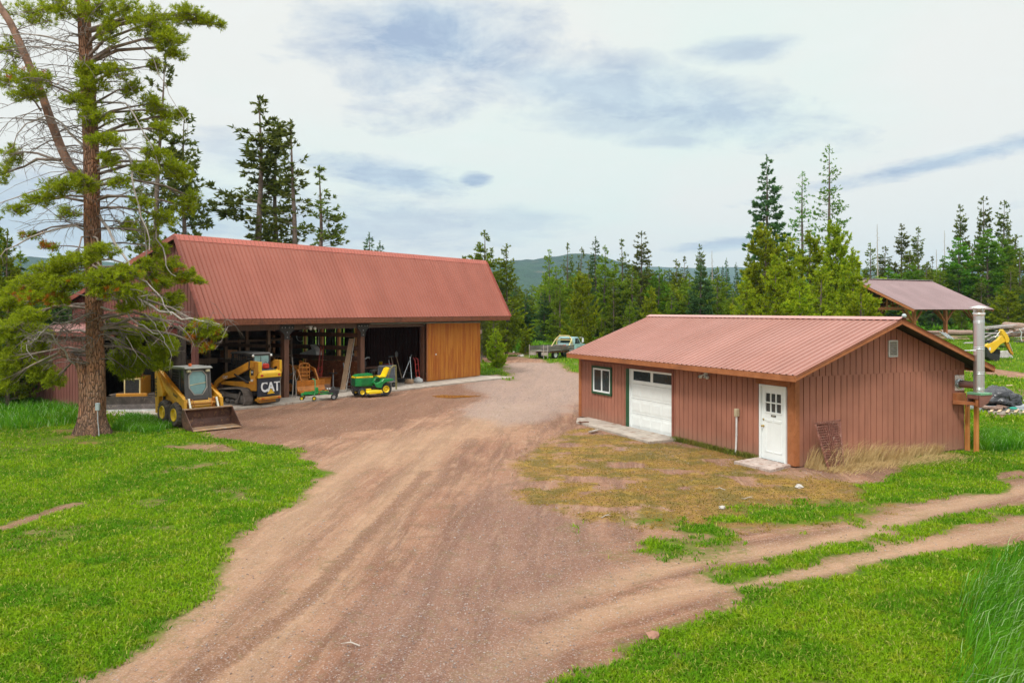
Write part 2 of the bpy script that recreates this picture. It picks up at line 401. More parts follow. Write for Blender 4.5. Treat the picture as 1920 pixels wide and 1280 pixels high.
xs = np.unique(np.concatenate([np.linspace(-30, 30, 380), -30 - np.geomspace(.2, 5000, 60), 30 + np.geomspace(.2, 5000, 60)]))
ys = np.unique(np.concatenate([np.linspace(5.5, 42, 300), 42 + np.geomspace(.15, 60, 110), 102 + np.geomspace(1, 5500, 40), 5.5 - np.geomspace(.3, 400, 16)]))
XX, YY = np.meshgrid(xs, ys); P2 = np.stack([XX.ravel(), YY.ravel()], 1)
def masks(P):
    wob = (np.stack([fbm(P, 2.2, 11), fbm(P, 2.2, 31)], 1) - .5) * 1.7
    Q = P + wob * np.clip((P[:, 1:2]) / 18, .5, 1.2)
    g = np.maximum.reduce([area(Q, Z['lawn_left'], .45), area(Q, Z['lawn_right'], .45), area(Q, Z['lawn_mid'], .35), area(Q, Z['far_left'], .8), area(Q, Z['far_bank'], .8), area(Q, Z['rear'], .8),
                           area(P, Z['strip'], .35) * np.clip((fbm(P, .8, 77) - .20) * 4.0, 0, .95), area(Q, Z['patch_a'], .8) * np.clip((fbm(P, .9, 78) - .34) * 4, 0, .85)])
    far = np.clip((P[:, 1] - 75) / 3, 0, 1) ; side = np.clip((P[:, 0] - 15.5) / 1, 0, 1) * np.clip((P[:, 1] - 24) / 1, 0, 1) + np.clip((-P[:, 0] - 24) / 1, 0, 1) * np.clip((P[:, 1] - 20), 0, 1)
    g = np.maximum(g, np.maximum(far, np.clip(side, 0, 1)))
    # the far tracks beyond the garage and behind the truck
    tr = np.maximum.reduce([band(P, gp([(1700, 688), (1870, 702), (2100, 722), (2400, 745)]), 1.5, .4), band(P, gp([(880, 661), (960, 663), (1010, 660)]), 2.2, .6)])
    thin = band(P, gp([(-60,1005),(20,985),(70,965),(140,942)]), .22, .22) * .9
    bare = np.maximum.reduce([area(Q, gp([(-500,850),(-60,890),(10,865),(90,835),(230,830),(260,815),(190,800),(60,800),(-500,800)]), .5) * .42,
        area(Q, gp([(330,828),(420,826),(440,842),(380,845)]), .3) * .8, area(Q, gp([(1850,882),(1900,878),(1910,890),(1870,900)]), .2), area(Q, gp([(1825,735),(1900,728),(1990,738),(1900,755)]), .4) * .6,
        area(Q, gp([(200,905),(330,870),(520,845),(380,880)]), .3) * .2, area(Q, gp([(1840,770),(1900,765),(1910,780),(1850,785)]), .2) * .7])
    slab = np.clip((fbm(P, 1.1, 55) - .62) * 5, 0, .5)
    g = g * (1 - tr) * (1 - thin) * (1 - bare) * (1 - slab)
    dry = area(Q, Z['dry'], .7) * np.clip((fbm(P, .8, 91) - .24) * 4, 0, 1)
    dry = np.maximum(dry, .75 * area(Q, gp([(-500,850),(-60,890),(90,850),(230,840),(330,815),(190,790),(60,790),(-500,800)]), .4))
    gr = area(Q, Z['gravel'], .9)
    gr = np.maximum(gr, area(Q, gp([(1180,842),(1240,832),(1320,845),(1260,860)]), .3) * .8)
    dk = area(Q, Z['churn'], .8); pu = area(Q, Z['purple'], 1.2)
    lt = np.maximum.reduce([band(P, gp([(130,1290),(330,1165),(480,1040),(640,885),(720,830)]), .55, .7), band(P, gp([(420,1290),(600,1080),(740,930),(830,830)]), .35, .5), band(P, gp([(700,860),(800,820),(900,800),(960,760)]), 1.2, 1.2) * .8,
        band(P, gp([(980,1130),(1290,1045),(1500,1020),(1600,1000),(1700,965),(1920,912),(2400,830)]), .32, .25), band(P, gp([(900,1260),(1100,1150),(1330,1090),(1560,1058),(1700,1025),(1920,983),(2400,905)]), .30, .25)])
    dk2 = np.maximum.reduce([band(P, gp([(340,1290),(560,1130),(690,1000),(800,880)]), .16, .25), band(P, gp([(260,1290),(470,1120),(640,960),(760,850)]), .05, .18) * .6, band(P, gp([(1000,1160),(1300,1068),(1500,1040)]), .12, .2) * .7,
        band(P, gp([(840,980),(950,930),(1010,900)]), .3, .4) * .5, band(P, gp([(960,1000),(1140,940),(1180,900)]), .2, .4) * .4])
    return g, dry, gr, np.maximum(dk, dk2), lt, pu
mk = masks(P2)
# lateral coordinates of the nearest road
lat = np.full(len(P2), 99.); lon = np.zeros(len(P2))
for line, s0 in ((RD['main'], 0), (RD['right'], 50)):
    L0 = s0
    for i in range(len(line) - 1):
        a, b = line[i], line[i+1]; ab = b - a; L = math.hypot(*ab); t = np.clip(((P2 - a) @ ab) / L**2, 0, 1)
        q = P2 - a - t[:, None] * ab; d = np.hypot(*q.T); sg = np.sign(ab[0] * q[:, 1] - ab[1] * q[:, 0])
        upd = d < np.abs(lat); lat = np.where(upd, d * sg + (s0 * .7), lat); lon = np.where(upd, L0 + t * L, lon); L0 += L
core = np.clip((62 - P2[:, 1]) / 10, 0, 1) * np.clip((40 - np.abs(P2[:, 0])) / 8, 0, 1)
zz = (fbm(P2, 3.0, 5) - .5) * .05 * core + (fbm(P2, .5, 6, 2) - .5) * .022 * core
zz -= .03 * mk[4] * core
RQ = np.column_stack([P2[:, 0] * 1.0 + P2[:, 1] * .09, P2[:, 1] * .07]); zz += (fbm(RQ, .9, 61, 3) - .5) * .06 * core * (1 - mk[0]) * (1 - band(P2, RD['right'], 2.5, 1))
zz -= .025 * core
# a low grassy bank beside the road, and gently rising far ground
bk, _ = edge_dist(P2, gp([(1075, 690), (1120, 686), (1200, 684)]), False); zz += .55 * np.exp(-(bk / 2.2) ** 2)
zz += np.clip((P2[:, 1] - 150) / 1200, 0, 1) * 6
def sst(v, a, b): t_ = np.clip((v - a) / (b - a), 0, 1); return t_ * t_ * (3 - 2 * t_)
zz += 1.45 * sst(P2[:, 1], 46, 75) * sst(P2[:, 0], 19, 30)
PC = G(850, 742)  # puddle hollow
dd = np.hypot((P2[:, 0] - PC.x) / 1.3, (P2[:, 1] - PC.y) / .8); zz -= .03 * np.exp(-dd ** 2)
# keep the ground under the slabs and floors low
bo = np.array([-10.53, 38.1]); be1 = np.array([.557, .8306]); be2 = np.array([-.8306, .557])
lx = (P2 - bo) @ be1; ly = (P2 - bo) @ be2
inb = (lx > -8.2) & (lx < 16) & (ly > -2.3) & (ly < 10.5); zz = np.where(inb, np.minimum(zz, -.05), zz)
go_ = np.array([7.417, 21.41]); gd2 = np.array([.905, .4254]); gd1 = np.array([-.4254, .905])
gx = (P2 - go_) @ gd2; gy = (P2 - go_) @ gd1
ing = (gx > -1.4) & (gx < 6.9) & (gy > -.5) & (gy < 11.5); zz = np.where(ing, np.minimum(zz, -.04), zz)
nx, ny = len(xs), len(ys)
me = bpy.data.meshes.new('ground')
idx = np.arange(nx * ny).reshape(ny, nx)
fq = np.stack([idx[:-1, :-1], idx[:-1, 1:], idx[1:, 1:], idx[1:, :-1]], -1).reshape(-1, 4)
def quads(me, V, Q):
    me.vertices.add(len(V)); me.vertices.foreach_set('co', V.astype(np.float32).ravel())
    k = Q.shape[1]
    me.loops.add(Q.size); me.loops.foreach_set('vertex_index', Q.astype(np.int32).ravel())
    me.polygons.add(len(Q)); me.polygons.foreach_set('loop_start', (np.arange(len(Q)) * k).astype(np.int32))
    me.polygons.foreach_set('loop_total', np.full(len(Q), k, np.int32))
    me.update(calc_edges=True)
quads(me, np.column_stack([P2, zz]), fq)
rtm = band(P2, RD['right'], 1.8, 1.6) * sst(P2[:, 0], -1.5, 2.5)
for nm, v in zip(('grass', 'dry', 'gravel', 'dark', 'light', 'purple', 'rt'), (*mk, rtm)):
    a = me.attributes.new(nm, 'FLOAT', 'POINT'); a.data.foreach_set('value', v.astype(np.float32))
me.polygons.foreach_set('use_smooth', np.ones(len(fq), bool))
ground = bpy.data.objects.new('ground', me); COL.objects.link(ground); tag(ground, kind='structure')

t = NT('ground_soil'); A = {k: t.attr(k).outputs['Fac'] for k in ('grass', 'dry', 'gravel', 'dark', 'light', 'purple', 'rt')}
v = t.obj()
va = t.mapv((1, .11, 1), (0, 0, 0), (0, 0, 0), t.mapv((1, 1, 1), (0, 0, 0), (0, 0, R(5)))); vb = t.mapv((.11, 1, 1), (0, 0, 0), (0, 0, 0), t.mapv((1, 1, 1), (0, 0, 0), (0, 0, R(-27))))
def two(sc, de, ro, di):
    q = t.n('ShaderNodeMix'); t.put(q.inputs[0], A['rt']); t.put(q.inputs[2], t.noise(sc, de, ro, va, di)); t.put(q.inputs[3], t.noise(sc, de, ro, vb, di)); return q.outputs[0]
streak = two(1.9, 7, .62, .35); streak2 = two(7, 5, .6, .2)
n1 = t.noise(.35, 6, .6, v); n2 = t.noise(2.2, 7, .65, v, .4); n3 = t.noise(11, 6, .65, v); n4 = t.noise(55, 4, .6, v)
def edge(a, amp=.7, w=.16):
    q = t.mth('ADD', a, t.mth('MULTIPLY', t.mth('SUBTRACT', n3, .5), amp)); q = t.mth('ADD', q, t.mth('MULTIPLY', t.mth('SUBTRACT', n2, .5), amp * .7))
    return t.ss(q, .5 - w, .5 + w)
dirt = t.mix(t.ss(n1, .35, .65), (.270, .132, .082), (.36, .198, .124))
dirt = t.mix(t.mth('MULTIPLY', t.ss(streak, .43, .58), .68), dirt, (.15, .073, .047))
dirt = t.mix(t.mth('MULTIPLY', t.ss(streak2, .5, .68), .5), dirt, (.46, .29, .185))
dirt = t.mix(t.mth('MULTIPLY', t.ss(n2, .48, .7), .5), dirt, (.165, .078, .048))
dirt = t.mix(t.mth('MULTIPLY', A['light'], .55), dirt, t.mix(n3, (.47, .295, .175), (.56, .385, .25)))
dirt = t.mix(t.mth('MULTIPLY', edge(A['purple'], .9, .35), .55), dirt, t.mix(n3, (.165, .092, .072), (.26, .15, .118)))
dirt = t.mix(t.mth('MULTIPLY', edge(A['dark'], 1.1, .25), .72), dirt, t.mix(n3, (.10, .045, .028), (.24, .115, .07)))
gv = t.mix(t.ss(n3, .3, .7), (.27, .205, .18), (.40, .32, .29)); gv = t.mix(t.mth('MULTIPLY', t.ss(n2, .45, .7), .5), gv, (.36, .26, .20))
dirt = t.mix(t.mth('MULTIPLY', edge(A['gravel'], 1.6, .45), .62), dirt, gv)
# small stones
vo = t.n('ShaderNodeTexVoronoi'); vo.inputs['Scale'].default_value = 24; t.l(v, vo.inputs['Vector'])
vs_ = t.n('ShaderNodeSeparateXYZ'); t.l(vo.outputs['Color'], vs_.inputs[0])
st = t.mth('MULTIPLY', t.mth('LESS_THAN', vo.outputs['Distance'], .30), t.mth('GREATER_THAN', t.mth('ADD', vs_.outputs[0], t.mth('MULTIPLY', A['gravel'], .22)), .86))
dirt = t.mix(t.mth('MULTIPLY', st, .5), dirt, t.mix(vs_.outputs[1], (.42, .33, .30), (.66, .60, .56)))
vo2 = t.n('ShaderNodeTexVoronoi'); vo2.inputs['Scale'].default_value = 60; t.l(v, vo2.inputs['Vector'])
vs2 = t.n('ShaderNodeSeparateXYZ'); t.l(vo2.outputs['Color'], vs2.inputs[0])
dirt = t.mix(t.mth('MULTIPLY', t.ss(vs2.outputs[0], .45, .9), t.mth('ADD', .42, t.mth('MULTIPLY', A['gravel'], .35))), dirt, t.mix(vs2.outputs[1], (.16, .09, .07), (.60, .48, .42)))
dry = t.mix(t.ss(n3, .35, .65), (.20, .115, .045), (.36, .215, .05)); dry = t.mix(t.ss(t.noise(.9, 5, .6), .44, .58), dry, (.15, .125, .030)); dry = t.mix(t.mth('MULTIPLY', t.ss(n2, .5, .66), .7), dry, (.46, .29, .05)); dry = t.mix(t.mth('MULTIPLY', t.ss(n4, .5, .7), .6), dry, (.13, .08, .04))
dirt = t.mix(t.mth('MULTIPLY', edge(A['dry'], .9, .25), .85), dirt, dry)
gs = t.mix(t.ss(n2, .3, .7), (.050, .125, .004), (.11, .19, .010)); gs = t.mix(t.mth('MULTIPLY', t.ss(n3, .5, .75), .5), gs, (.12, .13, .03))
oliv = t.mix(n3, (.13, .105, .045), (.19, .19, .04)); dirt = t.mix(t.mth('MULTIPLY', edge(t.mth('ADD', A['grass'], .22), 1.1, .30), .75), dirt, oliv)
col = t.mix(edge(A['grass'], .9, .22), dirt, gs)
wet = t.mth('MULTIPLY', A['dark'], .0)
t.set(col, t.ss(n3, .2, .8, .85, 1.0), 0, .08)
hgt = t.mth('ADD', t.mth('MULTIPLY', n3, 1.0), t.mth('MULTIPLY', n4, .35)); hgt = t.mth('ADD', hgt, t.mth('MULTIPLY', streak, .7)); hgt = t.mth('ADD', hgt, t.mth('MULTIPLY', st, .5))
t.bump(hgt, .075, 1.0)
me.materials.append(t.m)

# puddle of brown water
mb = MB(); pts = []
for k in range(40):
    a = 2 * math.pi * k / 40; r_ = 1 + .18 * math.sin(3 * a + 1) + .1 * math.sin(7 * a); pts.append((PC.x + 1.05 * r_ * math.cos(a), PC.y + .62 * r_ * math.sin(a), -.022))
mb.add(pts, [tuple(range(40))])
t = NT('puddle_water'); t.set(t.mix(t.noise(2.0), (.16, .075, .02), (.24, .12, .035)), .06, 0, .7)
pud = mb.build('puddle', t.m); tag(pud, kind='structure')

# ------------------------------------------------------------------ grass blades and stones
def zat(P):
    xi = np.clip(np.searchsorted(xs, P[:, 0]) - 1, 0, nx - 2); yi = np.clip(np.searchsorted(ys, P[:, 1]) - 1, 0, ny - 2)
    fx = (P[:, 0] - xs[xi]) / (xs[xi+1] - xs[xi]); fy = (P[:, 1] - ys[yi]) / (ys[yi+1] - ys[yi]); zg = zz.reshape(ny, nx)
    return (zg[yi, xi]*(1-fx) + zg[yi, xi+1]*fx)*(1-fy) + (zg[yi+1, xi]*(1-fx) + zg[yi+1, xi+1]*fx)*fy
def GT(px, py):
    """ground point on the real terrain in a surveyed direction"""
    z = 0.0
    for _ in range(30):
        p = G(px, py, z); z = .5 * z + .5 * float(zat(np.array([[p.x, p.y]]))[0])
    return Vector((p.x, p.y, z))
def ON(x, y): return Vector((x, y, float(zat(np.array([[x, y]]))[0])))
def blades(name, P, h, w, lean, m, label, cat, bend=None, z0=None):
    """each blade is a bent strip of three triangles"""
    n = len(P); th = rng.random(n) * 2 * np.pi; side = np.stack([np.cos(th), np.sin(th)], 1)
    ph = rng.random(n) * 2 * np.pi if bend is None else bend + rng.normal(0, .7, n); dr = np.stack([np.cos(ph), np.sin(ph)], 1)
    ln = lean * (.4 + rng.random(n) * 1.2); z = zat(P) if z0 is None else np.full(n, z0)
    V = np.zeros((n, 5, 3)); hw = (w * (.7 + .6 * rng.random(n)))[:, None] / 2
    V[:, 0, :2] = P - side * hw; V[:, 1, :2] = P + side * hw; V[:, 0, 2] = V[:, 1, 2] = z - .01
    mid = P + dr * (ln * h * .35)[:, None]; V[:, 2, :2] = mid - side * hw * .8; V[:, 3, :2] = mid + side * hw * .8; V[:, 2, 2] = V[:, 3, 2] = z + h * .6
    tip = P + dr * (ln * h)[:, None]; V[:, 4, :2] = tip; V[:, 4, 2] = z + h * np.clip(1.05 - ln * .35, .3, 1)
    b = np.arange(n)[:, None] * 5; T = np.concatenate([b + [0, 1, 3], b + [0, 3, 2], b + [2, 3, 4]])
    me = bpy.data.meshes.new(name); quads(me, V.reshape(-1, 3), T)
    a = me.attributes.new('rnd', 'FLOAT', 'POINT'); a.data.foreach_set('value', np.repeat(rng.random(n), 5).astype(np.float32))
    me.materials.append(m); o = bpy.data.objects.new(name, me); COL.objects.link(o); return tag(o, label, cat, kind='stuff')
def grass_mat(name, cs, patch=.5, trans=.25, pale=None):
    t = NT(name); r_ = t.attr('rnd').outputs['Fac']; g = t.n('ShaderNodeNewGeometry').outputs['Position']
    a = t.noise(patch, 5, .6, g); b = t.noise(patch * 5, 4, .6, g)
    k = t.mix(t.ss(a, .42, .58), cs[0], cs[1]); k = t.mix(t.mth('MULTIPLY', t.ss(b, .48, .68), .7), k, cs[2]); k = t.mix(t.mth('MULTIPLY', r_, .5), k, cs[3])
    if pale: k = t.mix(t.mth('GREATER_THAN', r_, .90), k, pale)
    t.set(k, .8, 0, .08)
    tr = t.n('ShaderNodeBsdfTranslucent'); t.put(tr.inputs[0], k); mx = t.n('ShaderNodeMixShader'); mx.inputs[0].default_value = trans
    t.l(t.b.outputs[0], mx.inputs[1]); t.l(tr.outputs[0], mx.inputs[2]); t.l(mx.outputs[0], t.nt.nodes['Material Output'].inputs[0])
    return t.m
GM = grass_mat('lawn_grass', ((.10, .25, .006), (.23, .38, .008), (.33, .37, .02), (.045, .155, .004)), .5, .35, (.36, .38, .08))
GTM = grass_mat('tall_grass', ((.07, .25, .010), (.13, .34, .014), (.20, .38, .03), (.025, .11, .005)), .5, .35, (.34, .50, .20))
GD = grass_mat('dry_grass', ((.46, .31, .11), (.58, .42, .19), (.32, .22, .06), (.66, .54, .33)))
GE = grass_mat('moss_grass', ((.32, .19, .04), (.20, .15, .03), (.40, .25, .05), (.14, .13, .03)))
def scatter(n, x0, x1, y0, y1, key, thr=.35, dens_by_dist=True):
    y = (1 / (1 / y0 + (1 / y1 - 1 / y0) * rng.random(n))) if dens_by_dist else y0 + (y1 - y0) * rng.random(n)
    x = x0 + (x1 - x0) * rng.random(n); P = np.stack([x, y], 1); P = P[np.abs(P[:, 0]) < P[:, 1] * .66 + 2]
    m = masks(P); k = key(m, P); return P[k]
gf = lambda m, P: rng.random(len(P)) < np.clip((m[0] + (vnoise(P, .18, 3) - .5) * .6 + (vnoise(P, .6, 4) - .5) * .5 - .30) * 2.4, 0, 1) * (m[0] > .16)
out = lambda P: ~(((np.abs(((P - go_) @ gd2) - 3.3) < 3.45) & (np.abs(((P - go_) @ gd1) - 5.6) < 5.75)) | ((((P - bo) @ be1) > -4.9) & (((P - bo) @ be1) < 15.3) & (((P - bo) @ be2) > -1.95)))
Pn = scatter(1150000, -22, 24, 7.0, 30, gf); Pn = Pn[out(Pn)]
hh = .035 + .05 * rng.random(len(Pn)) + .05 * np.clip(fbm(Pn, 1.2, 21) - .45, 0, 1)
blades('lawn_grass', Pn, hh, .010 + .0006 * Pn[:, 1], .9, GM, 'short green grass of the lawns on both sides of the dirt drive', 'grass')
Pf = scatter(260000, -60, 75, 30, 78, gf); Pf = Pf[out(Pf)]
hh = .10 + .12 * rng.random(len(Pf)); blades('meadow_grass', Pf, hh, .05, .8, GM, 'longer green grass growing round the road, the truck and the log yard behind the buildings', 'grass')
Pd = scatter(150000, 0, 16, 10, 32, lambda m, P: (m[1] + (vnoise(P, .2, 8) - .5) * .9) * (1 - m[0]) > .5); Pd = Pd[out(Pd)]
blades('dry_moss', Pd, .015 + .03 * rng.random(len(Pd)), .016, 1.6, GE, 'thin straw coloured dead grass in front of the small garage', 'dry grass')
# tall grass: lower right corner, beside the pine, along the lean-to
def inpoly(n, poly, soft=0):
    lo, hi = poly.min(0), poly.max(0); P = lo + (hi - lo) * rng.random((n, 2)); d, i = edge_dist(P, poly)
    return P[i & (rng.random(len(P)) < np.clip(d / max(soft, 1e-6), .05, 1))] if soft else P[i]
T1 = inpoly(52000, gp([(1730,1330),(1790,1175),(1775,1110),(1840,1060),(1960,1010),(2300,1000),(2400,1400)]), .7)
blades('tall_grass', T1, .20 + .38 * rng.random(len(T1)), .012, .7, GTM, 'tall lush green grass in the lower right corner', 'grass', bend=-.5)
T2 = inpoly(30000, gp([(-250,822),(-60,812),(110,800),(190,790),(180,762),(0,742),(-300,740)]), .4)
blades('tall_grass', T2, .22 + .28 * rng.random(len(T2)), .022, .5, GTM, 'tall green grass in front of the lean-to siding left of the big pine', 'grass')
T3 = inpoly(9000, gp([(205,805),(235,778),(290,782),(330,800),(300,812),(250,812)]), .2)
blades('tall_grass', T3, .15 + .2 * rng.random(len(T3)), .02, .5, GTM, 'clump of green grass between the big pine and the yellow loader wheels', 'grass')
def glocal(x, y): return go_ + np.asarray(x)[..., None] * gd2 + np.asarray(y)[..., None] * gd1
n = 7000; a = .25 + 5.2 * rng.random(n) ** 1.35; b = -.06 - np.abs(rng.normal(0, .40, n)) * (1 - .1 * a); q = rng.random(n) < np.clip(vnoise(np.stack([a, b], 1), .35, 66) * 2.2 - .5, .08, 1); a, b = a[q], b[q]; n = len(a)
T4 = glocal(a, b); blades('dry_grass', T4, (.10 + .75 * rng.random(n) ** 2.2) * np.clip(1.3 - a * .15, .4, 1.1), .007, .9, GD, 'tall dry straw grass along the gable wall of the small garage', 'dry grass', bend=-.2, z0=-.02)
n = 2600; a = 5 * rng.random(n) + .2; b = -.5 - np.abs(rng.normal(0, .35, n)); T7 = glocal(a, b); blades('dry_grass', T7, .06 + .12 * rng.random(n), .010, 2.4, GD, 'flattened straw lying in front of the garage gable wall', 'dry grass', bend=-.4, z0=-.02)
n = 1500; a = rng.random(n) * 3.8 + 1.3; T5 = glocal(-.06 - np.abs(rng.normal(0, .10, n)), a)
blades('weeds', T5, .08 + .12 * rng.random(n), .014, .8, grass_mat('weed', ((.12,.15,.02),(.2,.2,.04),(.3,.2,.06),(.08,.12,.02))), 'low green and brown weeds at the foot of the garage front wall', 'weeds', z0=-.02)
T6 = glocal(6.9 + rng.random(5200) * 3.2, -.9 + rng.random(5200) * 2.2)
blades('tall_grass', T6, .18 + .25 * rng.random(len(T6)), .018, .5, GTM, 'rank green grass behind the stovepipe posts at the garage corner', 'grass')
# stones of many sizes lying on the drive
def pebbles(n, name, label):
    P = scatter(n, -13, 16, 8, 45, lambda m, P: (m[0] < .3) & (rng.random(len(P)) < .22 + .8 * m[2] + .6 * m[5])); P = P[out(P)]
    k = len(P); r_ = (.006 + .012 * rng.random(k) ** 3) * (1 + P[:, 1] / 60); z = zat(P)
    base = np.array([(1,0,0),(-1,0,0),(0,1,0),(0,-1,0),(0,0,.7),(0,0,-.5)], float); th = rng.random(k) * 6.28
    c, s_ = np.cos(th), np.sin(th); V = base[None] * (r_[:, None, None]) * (.7 + .6 * rng.random((k, 6, 1)))
    V = np.stack([V[..., 0]*c[:, None] - V[..., 1]*s_[:, None]*.8, V[..., 0]*s_[:, None] + V[..., 1]*c[:, None]*.8, V[..., 2]], -1)
    V[..., :2] += P[:, None]; V[..., 2] += (z + r_ * .2)[:, None]
    fs = np.array([(0,2,4),(2,1,4),(1,3,4),(3,0,4),(2,0,5),(1,2,5),(3,1,5),(0,3,5)])
    me = bpy.data.meshes.new(name); quads(me, V.reshape(-1, 3), (np.arange(k)[:, None, None] * 6 + fs[None]).reshape(-1, 3))
    a = me.attributes.new('rnd', 'FLOAT', 'POINT'); a.data.foreach_set('value', np.repeat(rng.random(k), 6).astype(np.float32))
    t = NT('pebble'); q = t.attr('rnd').outputs['Fac']; t.set(t.mix(q, (.16, .11, .095), (.40, .34, .31)), .85); me.materials.append(t.m)
    o = bpy.data.objects.new(name, me); COL.objects.link(o); tag(o, label, 'gravel', kind='stuff')
pebbles(75000, 'gravel', 'loose stones scattered over the dirt drive')
# ------------------------------------------------------------------ the small garage (right)
GA = math.atan2(.4254, .905)
gar = thing('garage', 'low brown metal sided garage with a white roll-up door and a stovepipe', 'garage', (7.417, 21.41, 0), GA)
GW, GL, SL = 6.65, 11.25, .369
EZ = 2.44; RZ = 3.87; RX = GW / 2
def rz_(x): return RZ - abs(x - RX) * SL
# walls: siding with openings left for door and window
w = MB()
wt = 2.50
D0, D1 = .27, 1.28; O0, O1 = 5.34, 7.81; W0, W1, WB, WT = 8.92, 10.30, .98, 2.02
for y0, y1, z0, z1 in ((0, D0, 0, wt), (D0, D1, 2.06, wt), (D1, O0, 0, wt), (O0, O1, 2.06, wt), (O1, W0, 0, wt), (W0, W1, 0, WB), (W0, W1, WT, wt), (W1, GL, 0, wt)):
    w.ribbed((0, y0, 0), (0, 1, 0), y1 - y0, (0, 0, 1), z0, z1, (-1, 0, 0),   .225, .024, -.045, tw=.003, off=(-y0) % .225)
w.build('front_wall', M['garage_side'], gar, recalc=False)
w = MB()
w.ribbed((0, 0, 0), (1, 0, 0), GW, (0, 0, 1), -.02, 2.34, (0, -1, 0),   .225, .024, -.045, tw=.003, off=.08)
w.ribbed((0, -.004, 0), (1, 0, 0), GW, (0, 0, 1), 2.325, lambda a: rz_(a) - .12, (0, -1, 0),   .225, .024, -.045, tw=.003, off=.19)
w.add([(GW, 0, -.02), (GW, GL, -.02), (GW, GL, wt), (GW, 0, wt)], [(0, 1, 2, 3)])
w.add([(0, GL, -.02), (GW, GL, -.02), (GW, GL, wt), (RX, GL, RZ - .14), (0, GL, wt)], [(0, 1, 2, 3, 4)])
w.build('gable_wall', M['garage_side'], gar, recalc=False)
# corner boards, door jamb boards
w = MB()
w.bb(-.035, .0, 0, .22, 0, 2.44); w.bb(-.02, .14, -.035, -.0, 0, 2.42)
w.bb(-.04, .05, GL - .12, GL + .03, 0, 2.3); w.bb(-.055, -.037, .10, 1.42, 2.065, 2.22)
each(w, 'corner_board', M['trim'], gar, .004)
w = MB(); w.bb(-.03, .0, O0 - .10, O0 - .01, 0, 2.2); w.bb(-.028, .0, O0, O1 + .18, 2.06, 2.24); w.bb(-.026, 0, O1 + .18, GL - .13, 2.14, 2.26)
w.bb(-.05, -.0, O1 + .17, O1 + .45, -.02, .05)
each(w, 'head_board', mat('brown_flashing', (.23, .075, .05), .55, var=.2), gar, .003)
# green jamb
w = MB(); w.bb(-.045, .0, O1, O1 + .16, .02, 2.05); w.build('green_jamb', M['green_trim'], gar, .004)
# roof: ribbed sheets running down the slope
e0, e1 = -.60, GL + .10
for side in (0, 1):
    w = MB(); ln = math.hypot(RX + .55, (RX + .55) * SL)
    d = Vector((-1 if side == 0 else 1, 0, -SL)).normalized(); nrm = Vector((-SL if side == 0 else SL, 0, 1)).normalized()
    w.ribbed((RX, e0, RZ), (0, 1, 0), e1 - e0, d, 0, ln, nrm, .23, .035, .026, off=.10, tw=.012, groove=True)
    w.add([Vector((RX, e0, RZ - .045)), Vector((RX, e1, RZ - .045)), Vector((RX, e1, RZ - .045)) + d * (ln - .02), Vector((RX, e0, RZ - .045)) + d * (ln - .02)], [(0, 1, 2, 3)])
    w.build('roof', M['garage_roof'], gar, recalc=False)
w = MB()
for s in (-1, 1): w.prism([(RX, RZ + .045), (RX + s * .19, RZ + .045 - .19 * SL), (RX + s * .19, RZ + .034 - .19 * SL), (RX, RZ + .034)], e0 - .02, e1 + .02)
w.build('ridge_cap', roof_mat('ridge_metal', (.50, .25, .23), (.54, .29, .27)), gar)
w = MB(); w.lathe([(.001, -.06), (.045, -.045), (.065, 0), (.045, .045), (.001, .06)], 14, (RX, e0 - .03, RZ + .07)); w.build('ridge_ball', mat('pale_blue_ball', (.45, .55, .58), .4), gar)
# deck edge, fascias, soffits
w = MB(); ex = -.55
for s in (-1, 1):
    xo = RX + s * (RX + .545); w.bb(min(xo, xo - s * .03), max(xo, xo - s * .03), e0 + .02, e1 - .02, EZ - .17, EZ - .012)
    a = Vector((RX, 0, RZ - .085)); b = Vector((xo, 0, EZ - .085))
    w.beam((a.x, e0 + .035, a.z), (b.x, e0 + .035, b.z), .035, .14); w.beam((a.x, e1 - .035, a.z), (b.x, e1 - .035, b.z), .035, .14)
w.build('fascia', M['trim'], gar, .004)
w = MB()
for s in (-1, 1):
    a = Vector((RX, 0, RZ - .045)); b = Vector((RX + s * (RX + .5), 0, EZ - .03))
    w.beam((a.x, e0 + .075, a.z - .03), (b.x, e0 + .075, b.z - .03), .04, .06)
w.build('rake_strip', M['pale_wood'], gar)
w = MB()
for s in (-1, 1):
    w.add([(RX, e0 + .06, RZ - .06), (RX, e1 - .06, RZ - .06), (RX + s * (RX + .51), e1 - .06, EZ - .05), (RX + s * (RX + .51), e0 + .06, EZ - .05)], [(0, 1, 2, 3)])
for i in range(19):
    y = .1 + i * .61
    w.beam((.0, y, 2.50), (-.5, y, 2.33), .04, .09); w.beam((GW, y, 2.50), (GW + .5, y, 2.33), .04, .09)
w.build('soffit', M['dark_wood'], gar)
# gable vent
vn = MB(); vn.bb(3.44, 3.47, -.045, 0, 2.78, 3.25); vn.bb(3.77, 3.80, -.045, 0, 2.78, 3.25); vn.bb(3.44, 3.80, -.045, 0, 3.22, 3.25); vn.bb(3.44, 3.80, -.045, 0, 2.78, 2.81)
for i in range(7): vn.box((3.62, -.03, 2.84 + i * .058), (.31, .05, .008), (R(-40), 0, 0))
vn.build('gable_vent', mat('pale_vent', (.60, .60, .58), .5), gar)
w = MB(); w.bb(3.46, 3.78, -.012, -.002, 2.80, 3.23); w.build('vent_backing', M['blackm'], gar)
